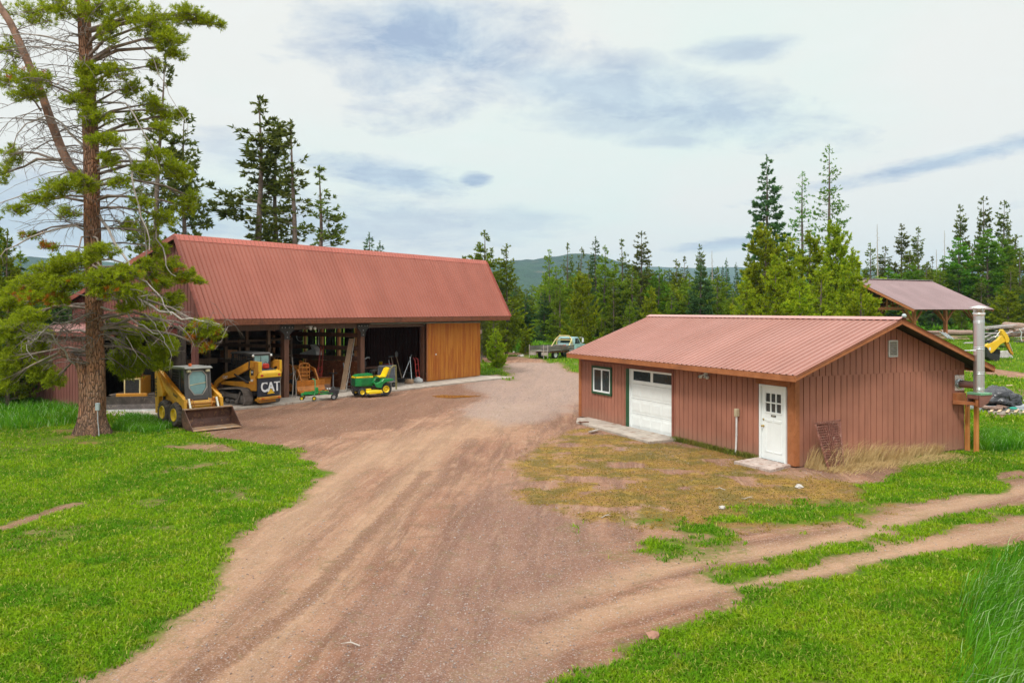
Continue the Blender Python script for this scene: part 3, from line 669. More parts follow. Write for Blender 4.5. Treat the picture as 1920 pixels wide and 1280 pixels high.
# window
wn = MB(); g_ = .09
wn.bb(-.05, 0, W0, W0 + g_, WB, WT); wn.bb(-.05, 0, W1 - g_, W1, WB, WT); wn.bb(-.052, 0, W0, W1, WB, WB + .08); wn.bb(-.052, 0, W0, W1, WT - .08, WT)
win = wn.build('window', M['green_trim'], gar, .004)
w = MB(); a0, a1, b0, b1 = W0 + g_, W1 - g_, WB + .08, WT - .08
for q in ((a0, a0 + .06, b0, b1), (a1 - .06, a1, b0, b1), (a0, a1, b0, b0 + .06), (a0, a1, b1 - .06, b1), ((a0 + a1) / 2 - .03, (a0 + a1) / 2 + .03, b0, b1)): w.bb(-.04 - .001 * (q[0] == a0), 0, *q)
w.build('window_frame', M['white'], win, .004)
w = MB(); w.bb(-.012, -.006, a0, a1, b0, b1); w.build('window_pane', M['glass'], win)
# roll-up door, recessed
x0 = .07
rd = MB(); hs = 2.06 / 4
for k in range(4):
    z0, z1 = k * hs + .006, (k + 1) * hs - .003
    if k < 3:
        rd.bb(x0, x0 + .04, O0, O1, z0, z1)
        for c in range(4):
            p0 = O0 + .08 + c * (2.47 - .08) / 4; p1 = p0 + .50; rd.bb(x0 - .008, x0 + .01, p0, p1, z0 + .08, z1 - .08); rd.bb(x0 - .014, x0 + .01, p0 + .035, p1 - .035, z0 + .115, z1 - .115)
    else:
        for q in ((O0, O0 + .10), (O0 + 1.17, O0 + 1.30), (O1 - .13, O1)): rd.bb(x0, x0 + .04, *q, z0, z1)
        rd.bb(x0 - .001, x0 + .04, O0, O1, z0, z0 + .12); rd.bb(x0 - .001, x0 + .04, O0, O1, z1 - .07, z1)
door = rd.build('rollup_door', M['white'], gar, .005)
for p0, p1 in ((O0 + .10, O0 + 1.17), (O0 + 1.30, O1 - .13)):
    w = MB(); w.bb(x0 + .02, x0 + .026, p0, p1, 3 * hs + .12, 4 * hs - .07); w.build('door_window', M['glass'], door)
w = MB(); w.bb(-.002, .14, O0 - .02, O0, 0, 2.08); w.bb(-.002, .14, O1, O1 + .02, 0, 2.08); w.bb(-.002, .14, O0, O1, 2.062, 2.08); w.build('door_jamb', M['white'], gar)
# entry door
w = MB(); w.bb(-.06, .05, D0, D0 + .055, 0, 2.06); w.bb(-.06, .05, D1 - .055, D1, 0, 2.06); w.bb(-.062, .05, D0, D1, 2.0, 2.06); w.bb(-.065, .05, D0, D1, -.01, .03)
fr = w.build('door_frame', M['white'], gar, .004)
a0, a1 = D0 + .06, D1 - .06; cx = (a0 + a1) / 2; xs_ = .0
w = MB(); w.bb(xs_, xs_ + .03, a0, a1, .03, 1.30); w.bb(xs_, xs_ + .03, a0, a1, 1.86, 2.0); w.bb(xs_, xs_ + .03, a0, cx - .31, 1.30, 1.86); w.bb(xs_, xs_ + .03, cx + .31, a1, 1.30, 1.86)
for p, q, r0, r1 in ((cx - .31, cx - .03, 1.05, 1.12), (cx + .03, cx + .31, 1.05, 1.12), (cx - .31, cx - .03, .22, .26), (cx + .03, cx + .31, .22, .26)): w.bb(xs_ - .010, xs_ + .01, p, q, r0, r1)
w.bb(xs_ - .010, xs_ + .01, cx - .31, cx - .28, .22, 1.1); w.bb(xs_ - .010, xs_ + .01, cx + .28, cx + .31, .22, 1.1)
ed = w.build('entry_door', M['white'], gar, .003)
w = MB()
for z in (1.31, 1.58, 1.85): w.bb(xs_ - .012, xs_ + .02, cx - .31, cx + .31, z - .018, z + .018)
for y in (-.31, -.10, .10, .31): w.bb(xs_ - .0135, xs_ + .02, cx + y - .018, cx + y + .018, 1.30, 1.86)
w.build('window_grille', M['white'], ed)
w = MB(); w.bb(xs_ + .012, xs_ + .016, cx - .31, cx + .31, 1.3, 1.86); w.build('window_pane', M['glass'], ed)
w = MB(); w.lathe([(.001, 0), (.028, .005), (.03, .02), (.012, .03), (.012, .05), (.03, .06), (.03, .08), (.001, .09)], 14, (-.085, a1 - .07, .92), 'x'); w.build('door_knob', M['brass'], ed)
w = MB(); w.lathe([(.001, 0), (.025, .004), (.028, .02), (.001, .03)], 14, (-.028, a1 - .07, 1.10), 'x'); w.build('deadbolt', M['brass'], ed)
w = MB(); w.bb(-.006, .0, cx - .09, cx + .09, 1.20, 1.255); pl = w.build('door_plate', M['blackm'], ed)
text('plate_text', 'OFFICE', .036, mat('plate_letters', (.7, .66, .5), .5), ed, (-.008, cx, 1.227), (R(90), 0, R(-90)), .001)
# motion light under the eave
fl = MB()
fl.bb(-.05, 0, 3.55, 3.67, 2.08, 2.2)
for s in (-1, 1): fl.tube([(-.06, 3.61 + s * .05, 2.14), (-.13, 3.61 + s * .13, 2.10)], .018, 8); fl.lathe([(.03, 0), (.055, .04), (.06, .10), (.05, .10), (.001, .07)], 14, (-.17, 3.61 + s * .16, 2.08), 'x')
fl.tube([(-.05, 3.61, 2.12), (-.10, 3.61, 2.05)], .025, 8)
fl.build('motion_light', M['white'], gar)
# meter box and conduit
w = MB(); w.bb(-.14, -.03, 2.10, 2.21, 1.06, 1.28); pb = w.build('outlet_box', mat('tan_plastic', (.42, .36, .24), .5), gar, .008)
w = MB(); w.tube([(-.09, 2.155, 1.06), (-.09, 2.16, .5), (-.10, 2.18, -.05)], .028, 10); w.lathe([(.034, 0), (.034, .04)], 12, (-.09, 2.158, .52)); w.build('conduit', mat('pale_conduit', (.60, .60, .60), .4), gar)
# stovepipe on its bracket
sp = thing('stovepipe', None, None); del_keys = [k for k in ('label', 'category') if k in sp]
sp.parent = gar; sp.location = (6.42, -.62, 0)
w = MB(); r_ = .142
w.tube([(0, 0, 1.72), (0, 0, 3.93)], r_, 28)
for z in (1.80, 2.24, 2.96, 3.72):
    w.lathe([(r_, z), (r_ + .010, z + .005), (r_ + .010, z + .02), (r_, z + .025)], 28); w.lathe([(r_, z + .05), (r_ + .008, z + .055), (r_ + .008, z + .065), (r_, z + .07)], 28)
for k in (-.4, .0, .3, .62):
    a = R(-95) + k; w.beam((r_ * math.cos(a), r_ * math.sin(a), 1.75), (r_ * math.cos(a), r_ * math.sin(a), 3.9), .008, .006)
w.build('flue', M['flue'], sp)
w = MB(); w.lathe([(.155, 3.93), (.165, 3.97), (.165, 4.02), (.11, 4.03), (.11, 4.14)], 24); w.lathe([(.001, 4.235), (.12, 4.21), (.26, 4.165), (.26, 4.15), (.001, 4.155)], 28)
for a in (0, 1.57, 3.14, 4.71): w.beam((.15*math.cos(a), .15*math.sin(a), 4.0), (.17*math.cos(a), .17*math.sin(a), 4.16), .03, .012)
w.build('rain_cap', mat('shiny_cap', (.75, .75, .73), .22, .8, var=.1), sp)
w = MB(); w.tube([(0, -.05, 1.92), (0, .62, 1.92)], .105, 20); w.build('stub_pipe', mat('soot_pipe', (.30, .20, .18), .35, .7, var=.3), sp)
w = MB(); w.bb(-.2, .2, .60, .618, 1.72, 2.18); w.lathe([(.16, -.02), (.16, .0), (.11, -.03)], 20, (0, .6, 1.92), 'y'); w.build('wall_plate', M['galv'], sp, .004)
w = MB(); w.bb(-.22, .26, -.22, .22, 1.66, 1.72); w.build('base_plate', mat('green_plate', (.14, .33, .19), .5), sp, .003)
w = MB(); w.prism([(-.24, 1.655), (.34, 1.655), (.12, 1.42), (-.24, 1.30)], -.20, -.17); w.prism([(-.24, 1.655), (.34, 1.655), (.12, 1.42), (-.24, 1.30)], .17, .20); w.bb(-.26, .2, -.15, .15, 1.55, 1.65)
w.build('bracket', mat('brown_bracket', (.20, .085, .065), .5), sp, .004)
w = MB(); w.beam((-.35, .55, 1.40), (-.1, -.1, 1.40), .09, .10); w.bb(-.32, .1, .46, .6, 1.33, 1.66); w.beam((-.2, -.1, 1.33), (-.2, -.1, 1.64), .08, .08); w.build('bracket_timber', M['trim'], sp, .004)
for p in ((.20, .50), (.06, .12)):
    w = MB(); w.bb(p[0] - .052, p[0] + .052, p[1] - .052, p[1] + .052, -.1, 1.52); w.build('support_post', wood_mat('orange_post', (.46, .17, .04), (.55, .24, .07), (.25, .09, .03)), sp, .006)
w = MB(); w.tube([(-.30, .35, 2.92), (-.14, 0, 2.93), (0, -.145, 2.93), (.14, 0, 2.93), (.05, .30, 2.92)], .012, 6); w.build('strap', M['galv'], sp)
# slabs
w = MB(); w.prism([(.0, 4.9), (-1.25, 4.78), (-1.02, 9.75), (-.5, 10.6), (0, 10.6)], -.05, .035, 'xy'); sl = w.build('garage_apron', M['concrete'], None, .012, 2)
sl.location = gar.location; sl.rotation_euler = gar.rotation_euler; tag(sl, kind='structure')
w = MB(); w.prism([(.0, .12), (-1.02, -.22), (-1.05, 1.15), (0, 1.35)], -.05, .03, 'xy'); sl = w.build('door_step', mat('door_step_concrete', (.45, .37, .33), .9, c2=(.28, .17, .13), spots=.35, bump=.004), None, .01, 2)
sl.location = gar.location; sl.rotation_euler = gar.rotation_euler; tag(sl, kind='structure')
# ------------------------------------------------------------------ the big open barn (left)
BA = math.atan2(.8306, .557); BO = Vector((-10.53, 38.1, 0))
barn = thing('barn', 'big open fronted pole barn with a steep red metal roof', 'barn', BO, BA)
def BL(x, y, z=0): return BO + Vector((x * .557 - y * .8306, x * .8306 + y * .557, z))
X0, X1, DP = -4.9, 15.05, 9.6
RXa, RXb = -5.2, 17.2
EY, EZ, RY, RZ = -1.0, 3.72, .9, 7.25; BS = .31
def backz(y): return RZ - (y - RY) * BS
def frontz(y): return RZ - (RY - y) * (RZ - EZ) / (RY - EY)
# roof sheets
w = MB(); d = Vector((0, EY - RY, EZ - RZ)); L = d.length; nrm = Vector((0, EZ - RZ, RY - EY)); nrm = -nrm if nrm.z < 0 else nrm
w.ribbed((RXa, RY, RZ), (1, 0, 0), RXb - RXa, d, 0, L, nrm, .228, .03, .030, off=.18, tw=.010, groove=True)
w.build('front_roof', M['barn_roof'], barn, recalc=False)
w = MB(); w.add([(RXa, RY, RZ - .06), (RXb, RY, RZ - .06), (RXb, EY + .02, EZ - .08), (RXa, EY + .02, EZ - .08)], [(0, 1, 2, 3)])
w.add([(RXa, RY, RZ - .06), (RXb, RY, RZ - .06), (RXb, DP + .4, backz(DP + .4) - .04), (RXa, DP + .4, backz(DP + .4) - .04)], [(3, 2, 1, 0)])
for i in range(28):
    x = X0 + .1 + i * .78; w.beam((x, RY, RZ - .14), (x, EY + .06, EZ - .13), .045, .13); w.beam((x, RY, RZ - .14), (x, DP + .3, backz(DP + .3) - .16), .045, .18)
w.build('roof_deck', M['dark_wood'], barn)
w = MB(); d = Vector((0, 1, -BS)); w.ribbed((RXa, RY, RZ), (1, 0, 0), RXb - RXa, d, 0, (DP + .4 - RY) * math.hypot(1, BS), (0, BS, 1), .228, .03, .028)
w.build('back_roof', M['barn_roof'], barn, recalc=False)
w = MB(); fn = Vector((0, EY - RY, EZ - RZ)).normalized()
a = Vector((0, RY, RZ + .045))
for dd_, ln in ((fn, .28), (Vector((0, 1, -BS)).normalized(), .22)):
    b = a + dd_ * ln; w.add([(RXa - .02, a.y, a.z), (RXb + .02, a.y, a.z), (RXb + .02, b.y, b.z), (RXa - .02, b.y, b.z), (RXa - .02, a.y, a.z - .012), (RXb + .02, a.y, a.z - .012), (RXb + .02, b.y, b.z - .012), (RXa - .02, b.y, b.z - .012)], [(0, 1, 2, 3), (4, 5, 6, 7), (0, 1, 5, 4), (2, 3, 7, 6), (0, 3, 7, 4), (1, 2, 6, 5)])
w.build('ridge_cap', roof_mat('barn_ridge_metal', (.44, .115, .085), (.48, .14, .10)), barn)
# rake trims
w = MB()
for x in (RXa - .01, RXb + .01):
    w.beam((x, RY, RZ - .05), (x, EY - .01, EZ - .05), .03, .20, up=(0, 1, 0)); w.beam((x, RY, RZ - .05), (x, DP + .4, backz(DP + .4) - .05), .03, .20)
each(w, 'rake_trim', mat('rake_metal', (.30, .085, .065), .5, var=.2), barn, .004)
w = MB(); w.bb(RXa, RXb, EY - .0, EY + .04, EZ - .26, EZ - .02); w.bb(RXa, RXb, EY + .04, EY + .30, EZ - .27, EZ - .245)
for i in range(96): w.bb(RXa + .1 + i * .232, RXa + .16 + i * .232, EY - .012, EY, EZ - .19, EZ - .08)
w.build('eave_fascia', M['rust_wood'], barn, .003)
# gable siding, left, above the lean-to, and the dark wall below it
w = MB()
w.ribbed((X0, 0, 0), (0, 1, 0), DP, (0, 0, 1), 3.45, lambda a: min(frontz(a), backz(a)) - .1, (-1, 0, 0), .228, .026, -.05, tw=.003)
w.ribbed((X0, EY + .02, 0), (0, 1, 0), -EY - .02, (0, 0, 1), lambda a: 3.50, lambda a: frontz(EY + .02 + a) - .1, (-1, 0, 0), .228, .026, -.05, tw=.003)
w.build('gable_siding', M['barn_side'], barn, recalc=False)
w = MB(); w.bb(X0 - .05, X0 + .02, EY + .04, DP, 3.40, 3.52); w.build('gable_sill', mat('sill_metal', (.22, .06, .06), .5), barn)
w = MB()
for i in range(30):
    y = .55 + i * .31
    if y < DP - .1: w.bb(X0 - .012, X0 + .012, y, y + .29, 0, 3.42)
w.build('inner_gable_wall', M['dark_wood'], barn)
# right gable wall and the boarded back wall with daylight gaps
w = MB(); w.ribbed((X1, 0, 0), (0, 1, 0), DP, (0, 0, 1), 0, lambda a: min(frontz(a), backz(a)) - .1, (1, 0, 0), .228, .026, -.05, tw=.003)
w.ribbed((X1, EY + .02, 0), (0, 1, 0), -EY - .02, (0, 0, 1), lambda a: 3.46, lambda a: frontz(EY + .02 + a) - .1, (1, 0, 0), .228, .026, -.05, tw=.003)
w.build('right_gable_siding', M['barn_side'], barn, recalc=False)
w = MB(); x = X0; rr = random.Random(4)
while x < X1:
    bw = rr.uniform(.16, .26); z = 0
    w.bb(x, min(x + bw, X1), DP - .02, DP, 0, backz(DP) - .1)
    x += bw + (rr.choice([.01, .02, .05, .07]) if x > 9.3 else rr.choice([.003, .005, .007]) if x > 4.5 else rr.choice([.003, .004, .006]))
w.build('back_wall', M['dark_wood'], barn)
w = MB()
for z in (1.2, 2.4, 3.6): w.bb(X0, X1, DP - .1, DP - .03, z, z + .14)
for i in range(9): w.bb(X0 + .1 + i * 2.45, X0 + .26 + i * 2.45, DP - .28, DP - .1, 0, 4.2)
w.build('back_framing', M['dark_wood'], barn)
# header, posts, plates
w = MB(); w.bb(X0, X1, .0, .12, 3.17, 3.46); w.bb(X0, X1, .16, .28, 3.19, 3.46); w.build('header_beam', wood_mat('header_wood', (.09, .06, .045), (.15, .10, .075), (.05, .03, .02)), barn, .006)
w = MB(); w.bb(X0, X1, -.02, .0, 3.46, 3.9); w.build('header_siding', M['dark_wood'], barn)
for x, c in ((X0 + .12, 'barn_side'), (0, 'post_wood'), (5.0, 'post_wood'), (9.95, 'post_wood')):
    w = MB(); hw = .15 if x > -1 and x < 6 else .10; w.bb(x - hw, x + hw, -.02, .24, 0, 3.17)
    p = w.build('post', M[c], barn, .012)
    if -1 < x < 6:
        w = MB(); w.prism([(x - .16, 2.72), (x + .16, 2.72), (x + .16, 2.95), (x + .42, 3.17), (x + .42, 3.40), (x - .42, 3.40), (x - .42, 3.17), (x - .16, 2.95)], -.05, -.035)
        q = w.build('post_bracket', M['blackm'], p)
        w = MB()
        for bx, bz in ((-.3, 3.28), (.3, 3.28), (-.12, 3.28), (.12, 3.28), (0, 3.05), (0, 2.82)): w.lathe([(.001, -.03), (.028, -.025), (.032, 0)], 8, (x + bx, -.05, bz), 'y')
        each(w, 'bolt', M['steel'], p)
# sliding door and track
w = MB(); rr = random.Random(9); x = 9.93
while x < 15.05:
    bw = rr.uniform(.13, .19); w.bb(x, min(x + bw - .006, 15.08), -.20, -.165 + rr.uniform(0, .004), .05, 3.32); x += bw
t = NT('orange_door_boards'); v = t.obj(); sx = t.n('ShaderNodeSeparateXYZ'); t.l(v, sx.inputs[0])
wn_ = t.n('ShaderNodeTexWhiteNoise', noise_dimensions='1D'); t.put(wn_.inputs['W'], t.mth('FLOOR', t.mth('MULTIPLY', sx.outputs[0], 6.4)))
st = t.noise(2.2, 8, .65, t.mapv((9, 9, .7)), .5); kn = t.noise(5, 5, .7, t.mapv((3, 3, 1.3)), .6); lowz = t.noise(1.0, 5, .6, t.mapv((5, 1, .5)))
k = t.mix(t.ss(st, .3, .7), (.36, .105, .008), (.50, .175, .018)); k = t.mix(t.mth('MULTIPLY', wn_.outputs[0], .45), k, (.58, .25, .035))
k = t.mix(t.ss(kn, .66, .71), k, (.13, .035, .01)); k = t.mix(t.mth('MULTIPLY', t.ss(lowz, .45, .62), .6), k, (.30, .055, .008))
t.set(k, .5, 0, .4); t.bump(st, .004)
sd_ = w.build('sliding_door', t.m, barn, .003)
w = MB(); w.bb(9.9, 10.0, -.225, -.20, .05, 3.32); w.build('door_edge', M['trim'], sd_)
w = MB(); w.lathe([(.001, -.02), (.05, -.015), (.05, 0)], 12, (10.75, -.20, 1.55), 'y'); w.build('door_handle', M['white'], sd_)
w = MB(); w.tube([(5.3, -.24, 3.40), (9.6, -.24, 3.40)], .05, 10); w.tube([(9.75, -.24, 3.39), (15.0, -.24, 3.36)], .055, 10); w.lathe([(.001, -.04), (.08, -.03), (.08, .03), (.001, .04)], 12, (9.65, -.26, 3.37), 'y')
w.build('door_track', mat('green_grey_track', (.16, .20, .17), .45, .3), barn)
w = MB()
for s in (-1, 1): w.lathe([(.02, 0), (.07, -.10), (.075, -.14), (.001, -.12)], 12, (1.25 + s * .14, -.28, 3.22), 'y')
w.bb(1.15, 1.35, -.28, -.02, 3.27, 3.33); w.build('floodlight', M['lens'], barn)
w = MB(); w.bb(X1, X1 + .35, -.1, .1, 2.62, 2.85); w.build('corner_lamp', mat('pinkish_lamp', (.5, .35, .3), .5), barn, .02)
# partition of studs and rails between the second and third bay
w = MB()
for v_ in (.45, 1.7, 3.0, 4.3, 5.6, 6.9): w.bb(4.93, 5.07, v_ - .07, v_ + .07, 0, 3.4)
w.build('partition_studs', M['raw_wood'], barn, .005)
w = MB()
for z0, z1 in ((2.68, 2.90), (2.0, 2.22), (1.45, 1.68)): w.bb(4.87, 4.93, .25, 7.2, z0, z1)
w.build('partition_rails', M['post_wood'], barn, .005)
w = MB(); w.bb(4.90, 4.93, .25, 4.1, .02, 1.42)
w.build('partition_panel', mat('scuffed_red_plywood', (.24, .07, .022), .7, var=.4, scale=5, c2=(.42, .22, .11), spots=.2), barn)
# second partition with shelves between first and second bay
w = MB()
for v_ in (1.2, 2.8, 4.4, 6.0): w.bb(-.07, .07, v_, v_ + .12, 0, 3.4)
for z in (1.5, 2.3): w.bb(-.12, -.07, 1.0, 7.4, z, z + .16)
w.build('shelf_partition', wood_mat('dusty_wood', (.14, .09, .06), (.22, .15, .10), (.07, .045, .03)), barn)
# deep racks along the back of the first two bays
w = MB()
for x in (-4.5, -2.6, -.6, 1.2, 3.0, 4.6): w.bb(x, x + .12, 5.0, 5.12, 0, 2.6); w.bb(x, x + .12, 8.6, 8.72, 0, 2.6)
for z in (1.55, 2.45): w.bb(-4.6, 4.7, 4.95, 8.8, z, z + .10)
w.bb(-4.7, -.2, 4.85, 4.95, 1.45, 1.72)
w.build('storage_rack', wood_mat('rack_wood', (.17, .11, .07), (.28, .19, .12), (.08, .05, .035)), barn, .004)
# lean-to on the left gable
LX = -7.6
w = MB(); w.ribbed((X0 - .02, 1.1, 3.45), (0, 1, 0), 9.0, (-1, 0, -.095), 0, 2.85, (-.095, 0, 1), .228, .026, -.05, tw=.003)
lt_ = w.build('lean_to_roof', roof_mat('leanto_roof_metal', (.36, .17, .16), (.40, .2, .18)), barn, recalc=False)
w = MB(); w.bb(LX - .15, X0 - .05, 1.06, 1.10, 3.08, 3.30); w.bb(LX - .16, LX - .12, 1.1, 10.1, 3.0, 3.19); w.build('lean_to_fascia', mat('leanto_fascia', (.22, .06, .05), .5), barn)
w = MB(); w.ribbed((LX, 2.4, 0), (0, 1, 0), 7.6, (0, 0, 1), -.05, 3.18, (-1, 0, 0), .228, .026, -.05, tw=.003); w.build('lean_to_siding', M['barn_side'], barn, recalc=False)
w = MB(); w.bb(LX, X0, 9.9, 9.95, 0, 3.3)
w.build('lean_to_back_wall', M['dark_wood'], barn)
# concrete floor with its front apron
w = MB(); w.prism([(-7.9, -.2), (-4.9, -1.55), (-2.6, -1.85), (7.9, -1.95), (13.2, -2.1), (15.6, -2.45), (15.4, .0), (15.05, 9.6), (-7.6, 9.6)], -.06, .03, 'xy')
fl_ = w.build('barn_floor', M['concrete'], None, .012, 2); fl_.location = BO; fl_.rotation_euler = (0, 0, BA); tag(fl_, kind='structure')
# stove pipe cap and dark clutter are separate things, see below
# ------------------------------------------------------------------ machines
M['yellow'] = mat('machine_yellow', (.66, .33, .015), .42, var=.18, scale=2.5, c2=(.35, .15, .03), spots=.12)
M['cat_yellow'] = mat('ochre_yellow', (.50, .22, .02), .42, var=.15, scale=2.5, c2=(.22, .12, .05), spots=.08)
M['cat_bright'] = mat('bright_yellow', (.72, .44, .02), .4, var=.1)
M['orange'] = mat('worn_orange', (.55, .19, .02), .5, var=.25, c2=(.22, .09, .03), spots=.15)
M['jgreen'] = mat('tractor_green', (.01, .20, .05), .32, var=.15)
M['jyellow'] = mat('tractor_yellow', (.78, .55, .01), .4, var=.08)
M['cab_grey'] = mat('cab_grey', (.085, .082, .08), .5, var=.25)
M['blue_glass'] = mat('pale_cab_glass', (.17, .33, .34), .08, var=.25, scale=1.5, spec=.8)
M['dusty'] = mat('dusty_tyre', (.085, .07, .06), .85, var=.35, scale=5, c2=(.20, .14, .10), spots=.15)
M['track'] = mat('dusty_track', (.17, .14, .12), .85, var=.35, scale=5, c2=(.07, .06, .055), spots=.2)
M['red'] = mat('signal_red', (.50, .03, .015), .4, var=.12)
M['redrust'] = mat('faded_red_paint', (.36, .045, .03), .6, var=.25, c2=(.2, .07, .04), spots=.15)
M['navy'] = mat('dark_navy_panel', (.028, .035, .055), .42, var=.2)
M['decal_w'] = mat('decal_white', (.72, .74, .76), .5, var=.05)
M['decal_k'] = mat('decal_black', (.02, .02, .02), .5, var=.05)
M['bucket'] = mat('scraped_bucket', (.115, .055, .04), .6, .3, var=.4, scale=3, c2=(.24, .12, .05), spots=.25, bump=.003)
M['bucket_in'] = mat('worn_bucket_floor', (.33, .20, .11), .6, .3, var=.3, scale=2.5, c2=(.30, .27, .24), spots=.3)
M['silver'] = mat('polished_rod', (.66, .64, .55), .25, .7, var=.15)
M['tarp'] = mat('black_plastic_sheet', (.035, .037, .045), .28, var=.3, scale=3)

def tyre(r, w, rim, hub, parent, c, side, tm, rm, lugs=0, spokes=0):
    """one wheel: tyre with shoulders and lugs, rim as its sub-part; axle along y"""
    t = MB(); h = w / 2
    t.lathe([(rim, -h * .8), (r * .86, -h), (r * .965, -h * .82), (r, -h * .45), (r, h * .45), (r * .965, h * .82), (r * .86, h), (rim, h * .8)], 30, c, 'y', closed=True)
    for k in range(lugs):
        a = 2 * math.pi * k / lugs
        for s in (-1, 1):
            M_ = Matrix.Rotation(-a - s * .10, 3, 'Y') @ Matrix.Rotation(s * .45, 3, 'Z')
            p = Vector((math.cos(a + s * .1) * r * .985, s * h * .5, math.sin(a + s * .1) * r * .985)) + Vector(c)
            t.box(p, (.035, h * 1.05, 2 * math.pi * r / lugs * .45), M_)
    w_ = t.build('wheel', tm, parent, .003 if r > .3 else 0)
    q = MB(); e = side * h
    q.lathe([(rim, e * .8), (rim * .97, e * .98), (rim * .90, e * .98), (rim * .86, e * .45), (hub * 1.5, e * .38), (hub, e * .62), (.001, e * .62)], 24, c, 'y')
    q.lathe([(rim * 1.0, -e * .6), (.001, -e * .5)], 20, c, 'y')
    for k in range(spokes):
        a = 2 * math.pi * k / spokes; q.lathe([(.022, e * .40), (.022, e * .52), (.001, e * .52)], 6, (c[0] + math.cos(a) * hub * 1.3, c[1], c[2] + math.sin(a) * hub * 1.3), 'y')
    q.build('rim', rm, w_, 0)
    return w_

# --- yellow skid steer with its bucket on the ground
a = -.80
sk = thing('skid_steer', 'yellow skid steer loader with grey cab and a rusty bucket resting on the dirt', 'skid steer', (-11.68, 29.66, 0), a)
for x in (-.50, .54):
    for s in (-1, 1): tyre(.415, .31, .235, .085, sk, (x, s * .70, .41), s, M['dusty'], M['yellow'] if 0 else mat('rim_yellow', (.75, .50, .01), .5, var=.2, c2=(.3, .15, .03), spots=.15), 18, 8)
w = MB(); w.prism([(-1.15, .30), (-1.22, .95), (-.9, 1.15), (.62, 1.0), (.92, .70), (.92, .28), (.6, .22), (-.9, .22)], -.52, .52); w.bb(-1.3, -1.1, -.5, .5, .35, 1.3)
w.build('body', M['yellow'], sk, .015)
w = MB()
for s in (-1, 1):
    w.bb(-.78, .80, s * .53 - .02, s * .53 + .02, .60, .98)
    w.bb(-.40, .70, s * .56 - .04, s * .56 + .04, .93, .985)
w.build('side_panels', M['orange'] if 0 else M['yellow'], sk, .01)
for s in (-1, 1):
    w = MB(); w.prism([(-1.30, .32), (-1.36, 1.78), (-1.28, 1.88), (-1.18, 1.88), (-.58, 1.12), (-.62, .98), (-.98, .94), (-1.05, .32)], s * .70 - .07, s * .70 + .07)
    tw = w.build('tower', M['yellow'], sk, .012)
    w = MB(); w.prism([(-1.24, 1.93), (-1.12, 1.93), (-.62, 1.48), (.98, 1.03), (1.10, .93), (1.12, .66), (.98, .66), (.92, .74), (-.18, 1.02), (-.60, 1.22), (-1.05, 1.74)], s * .66 - .055, s * .66 + .055)
    w.prism([(-1.24, 1.945), (-1.12, 1.945), (-.62, 1.495), (.98, 1.045), (.98, 1.02), (-.62, 1.47), (-1.13, 1.92)], s * .66 - .075, s * .66 + .075)
    w.prism([(.92, 1.02), (1.12, .98), (1.22, .30), (1.06, .26)], s * .66 - .05, s * .66 + .05)
    arm = w.build('lift_arm', M['yellow'], sk, .010)
    w = MB(); w.tube([(1.02, s * .50, .98), (1.20, s * .50, .62)], .045, 12); w.build('tilt_cylinder', M['silver'], arm)
    w = MB(); w.tube([(1.20, s * .50, .62), (1.27, s * .5, .36)], .028, 10); w.build('tilt_rod', M['steel'], arm)
    w = MB(); w.tube([(-1.05, s * .56, .60), (-.95, s * .56, 1.15)], .045, 10); w.tube([(-.95, s * .56, 1.15), (-1.18, s * .6, 1.70)], .025, 8); w.build('lift_cylinder', M['blackm'], sk)
w = MB(); w.tube([(1.0, -.6, .80), (1.0, .6, .80)], .05, 12); w.bb(1.16, 1.30, -.52, .52, .18, .34); w.bb(1.10, 1.22, -.56, -.40, .16, .55); w.bb(1.10, 1.22, .40, .56, .16, .55); w.tube([(1.1, -.3, .42), (1.22, 0, .40), (1.12, .3, .44)], .03, 8)
w.build('quick_attach', M['cat_yellow'], sk, .008)
w = MB()
for s in (-1, 1): w.bb(.90, .97, s * .44 - .05, s * .44 + .05, .30, .98)
w.tube([(.97, -.35, .95), (1.10, -.33, .80), (1.12, -.28, .45)], .016, 6); w.tube([(.97, .35, .95), (1.12, .3, .78), (1.15, .2, .45)], .016, 6)
each(w, 'front_upright', M['orange'], sk, .006)
# cab
w = MB(); g_ = .05
P = [(-.62, 1.12), (-.50, 2.0), (.55, 2.0), (.66, .95)]
for s in (-1, 1):
    y0, y1 = s * .44 - .025, s * .44 + .025
    w.beam((-.62, s * .44, 1.05), (-.50, s * .44, 2.0), .05, .09); w.beam((.55, s * .44, 2.0), (.68, s * .44, .92), .05, .09)
    w.beam((.10, s * .44, 1.98), (.14, s * .44, 1.05), .04, .05); w.beam((-.6, s * .44, 1.98), (.58, s * .44, 1.98), .05, .08); w.beam((-.62, s * .44, 1.10), (.66, s * .44, 1.00), .05, .10)
w.bb(-.62, -.56, -.44, .44, 1.05, 1.6)
w.build('cab_frame', M['cab_grey'], sk, .008)
w = MB(); w.prism([(-.68, 1.99), (-.62, 2.06), (.60, 2.075), (.72, 2.03), (.72, 2.0), (-.68, 1.965)], -.50, .50); w.build('cab_roof', mat('cab_roof_grey', (.24, .24, .22), .55, var=.2), sk, .012)
for s in (-1, 1):
    w = MB()
    for i in range(9): z = 1.14 + i * .095; w.beam((-.58 + .012 * i, s * .455, z), (.12, s * .455, z), .008, .02)
    for i in range(8): x = -.52 + i * .085; w.beam((x, s * .457, 1.08), (x + .05, s * .457, 1.98), .008, .02)
    w.build('side_mesh', M['blackm'], sk)
    w = MB(); w.bb(-.5, .6, s * .43, s * .435, 1.1, 1.95); w.build('side_window', M['glass'], sk)
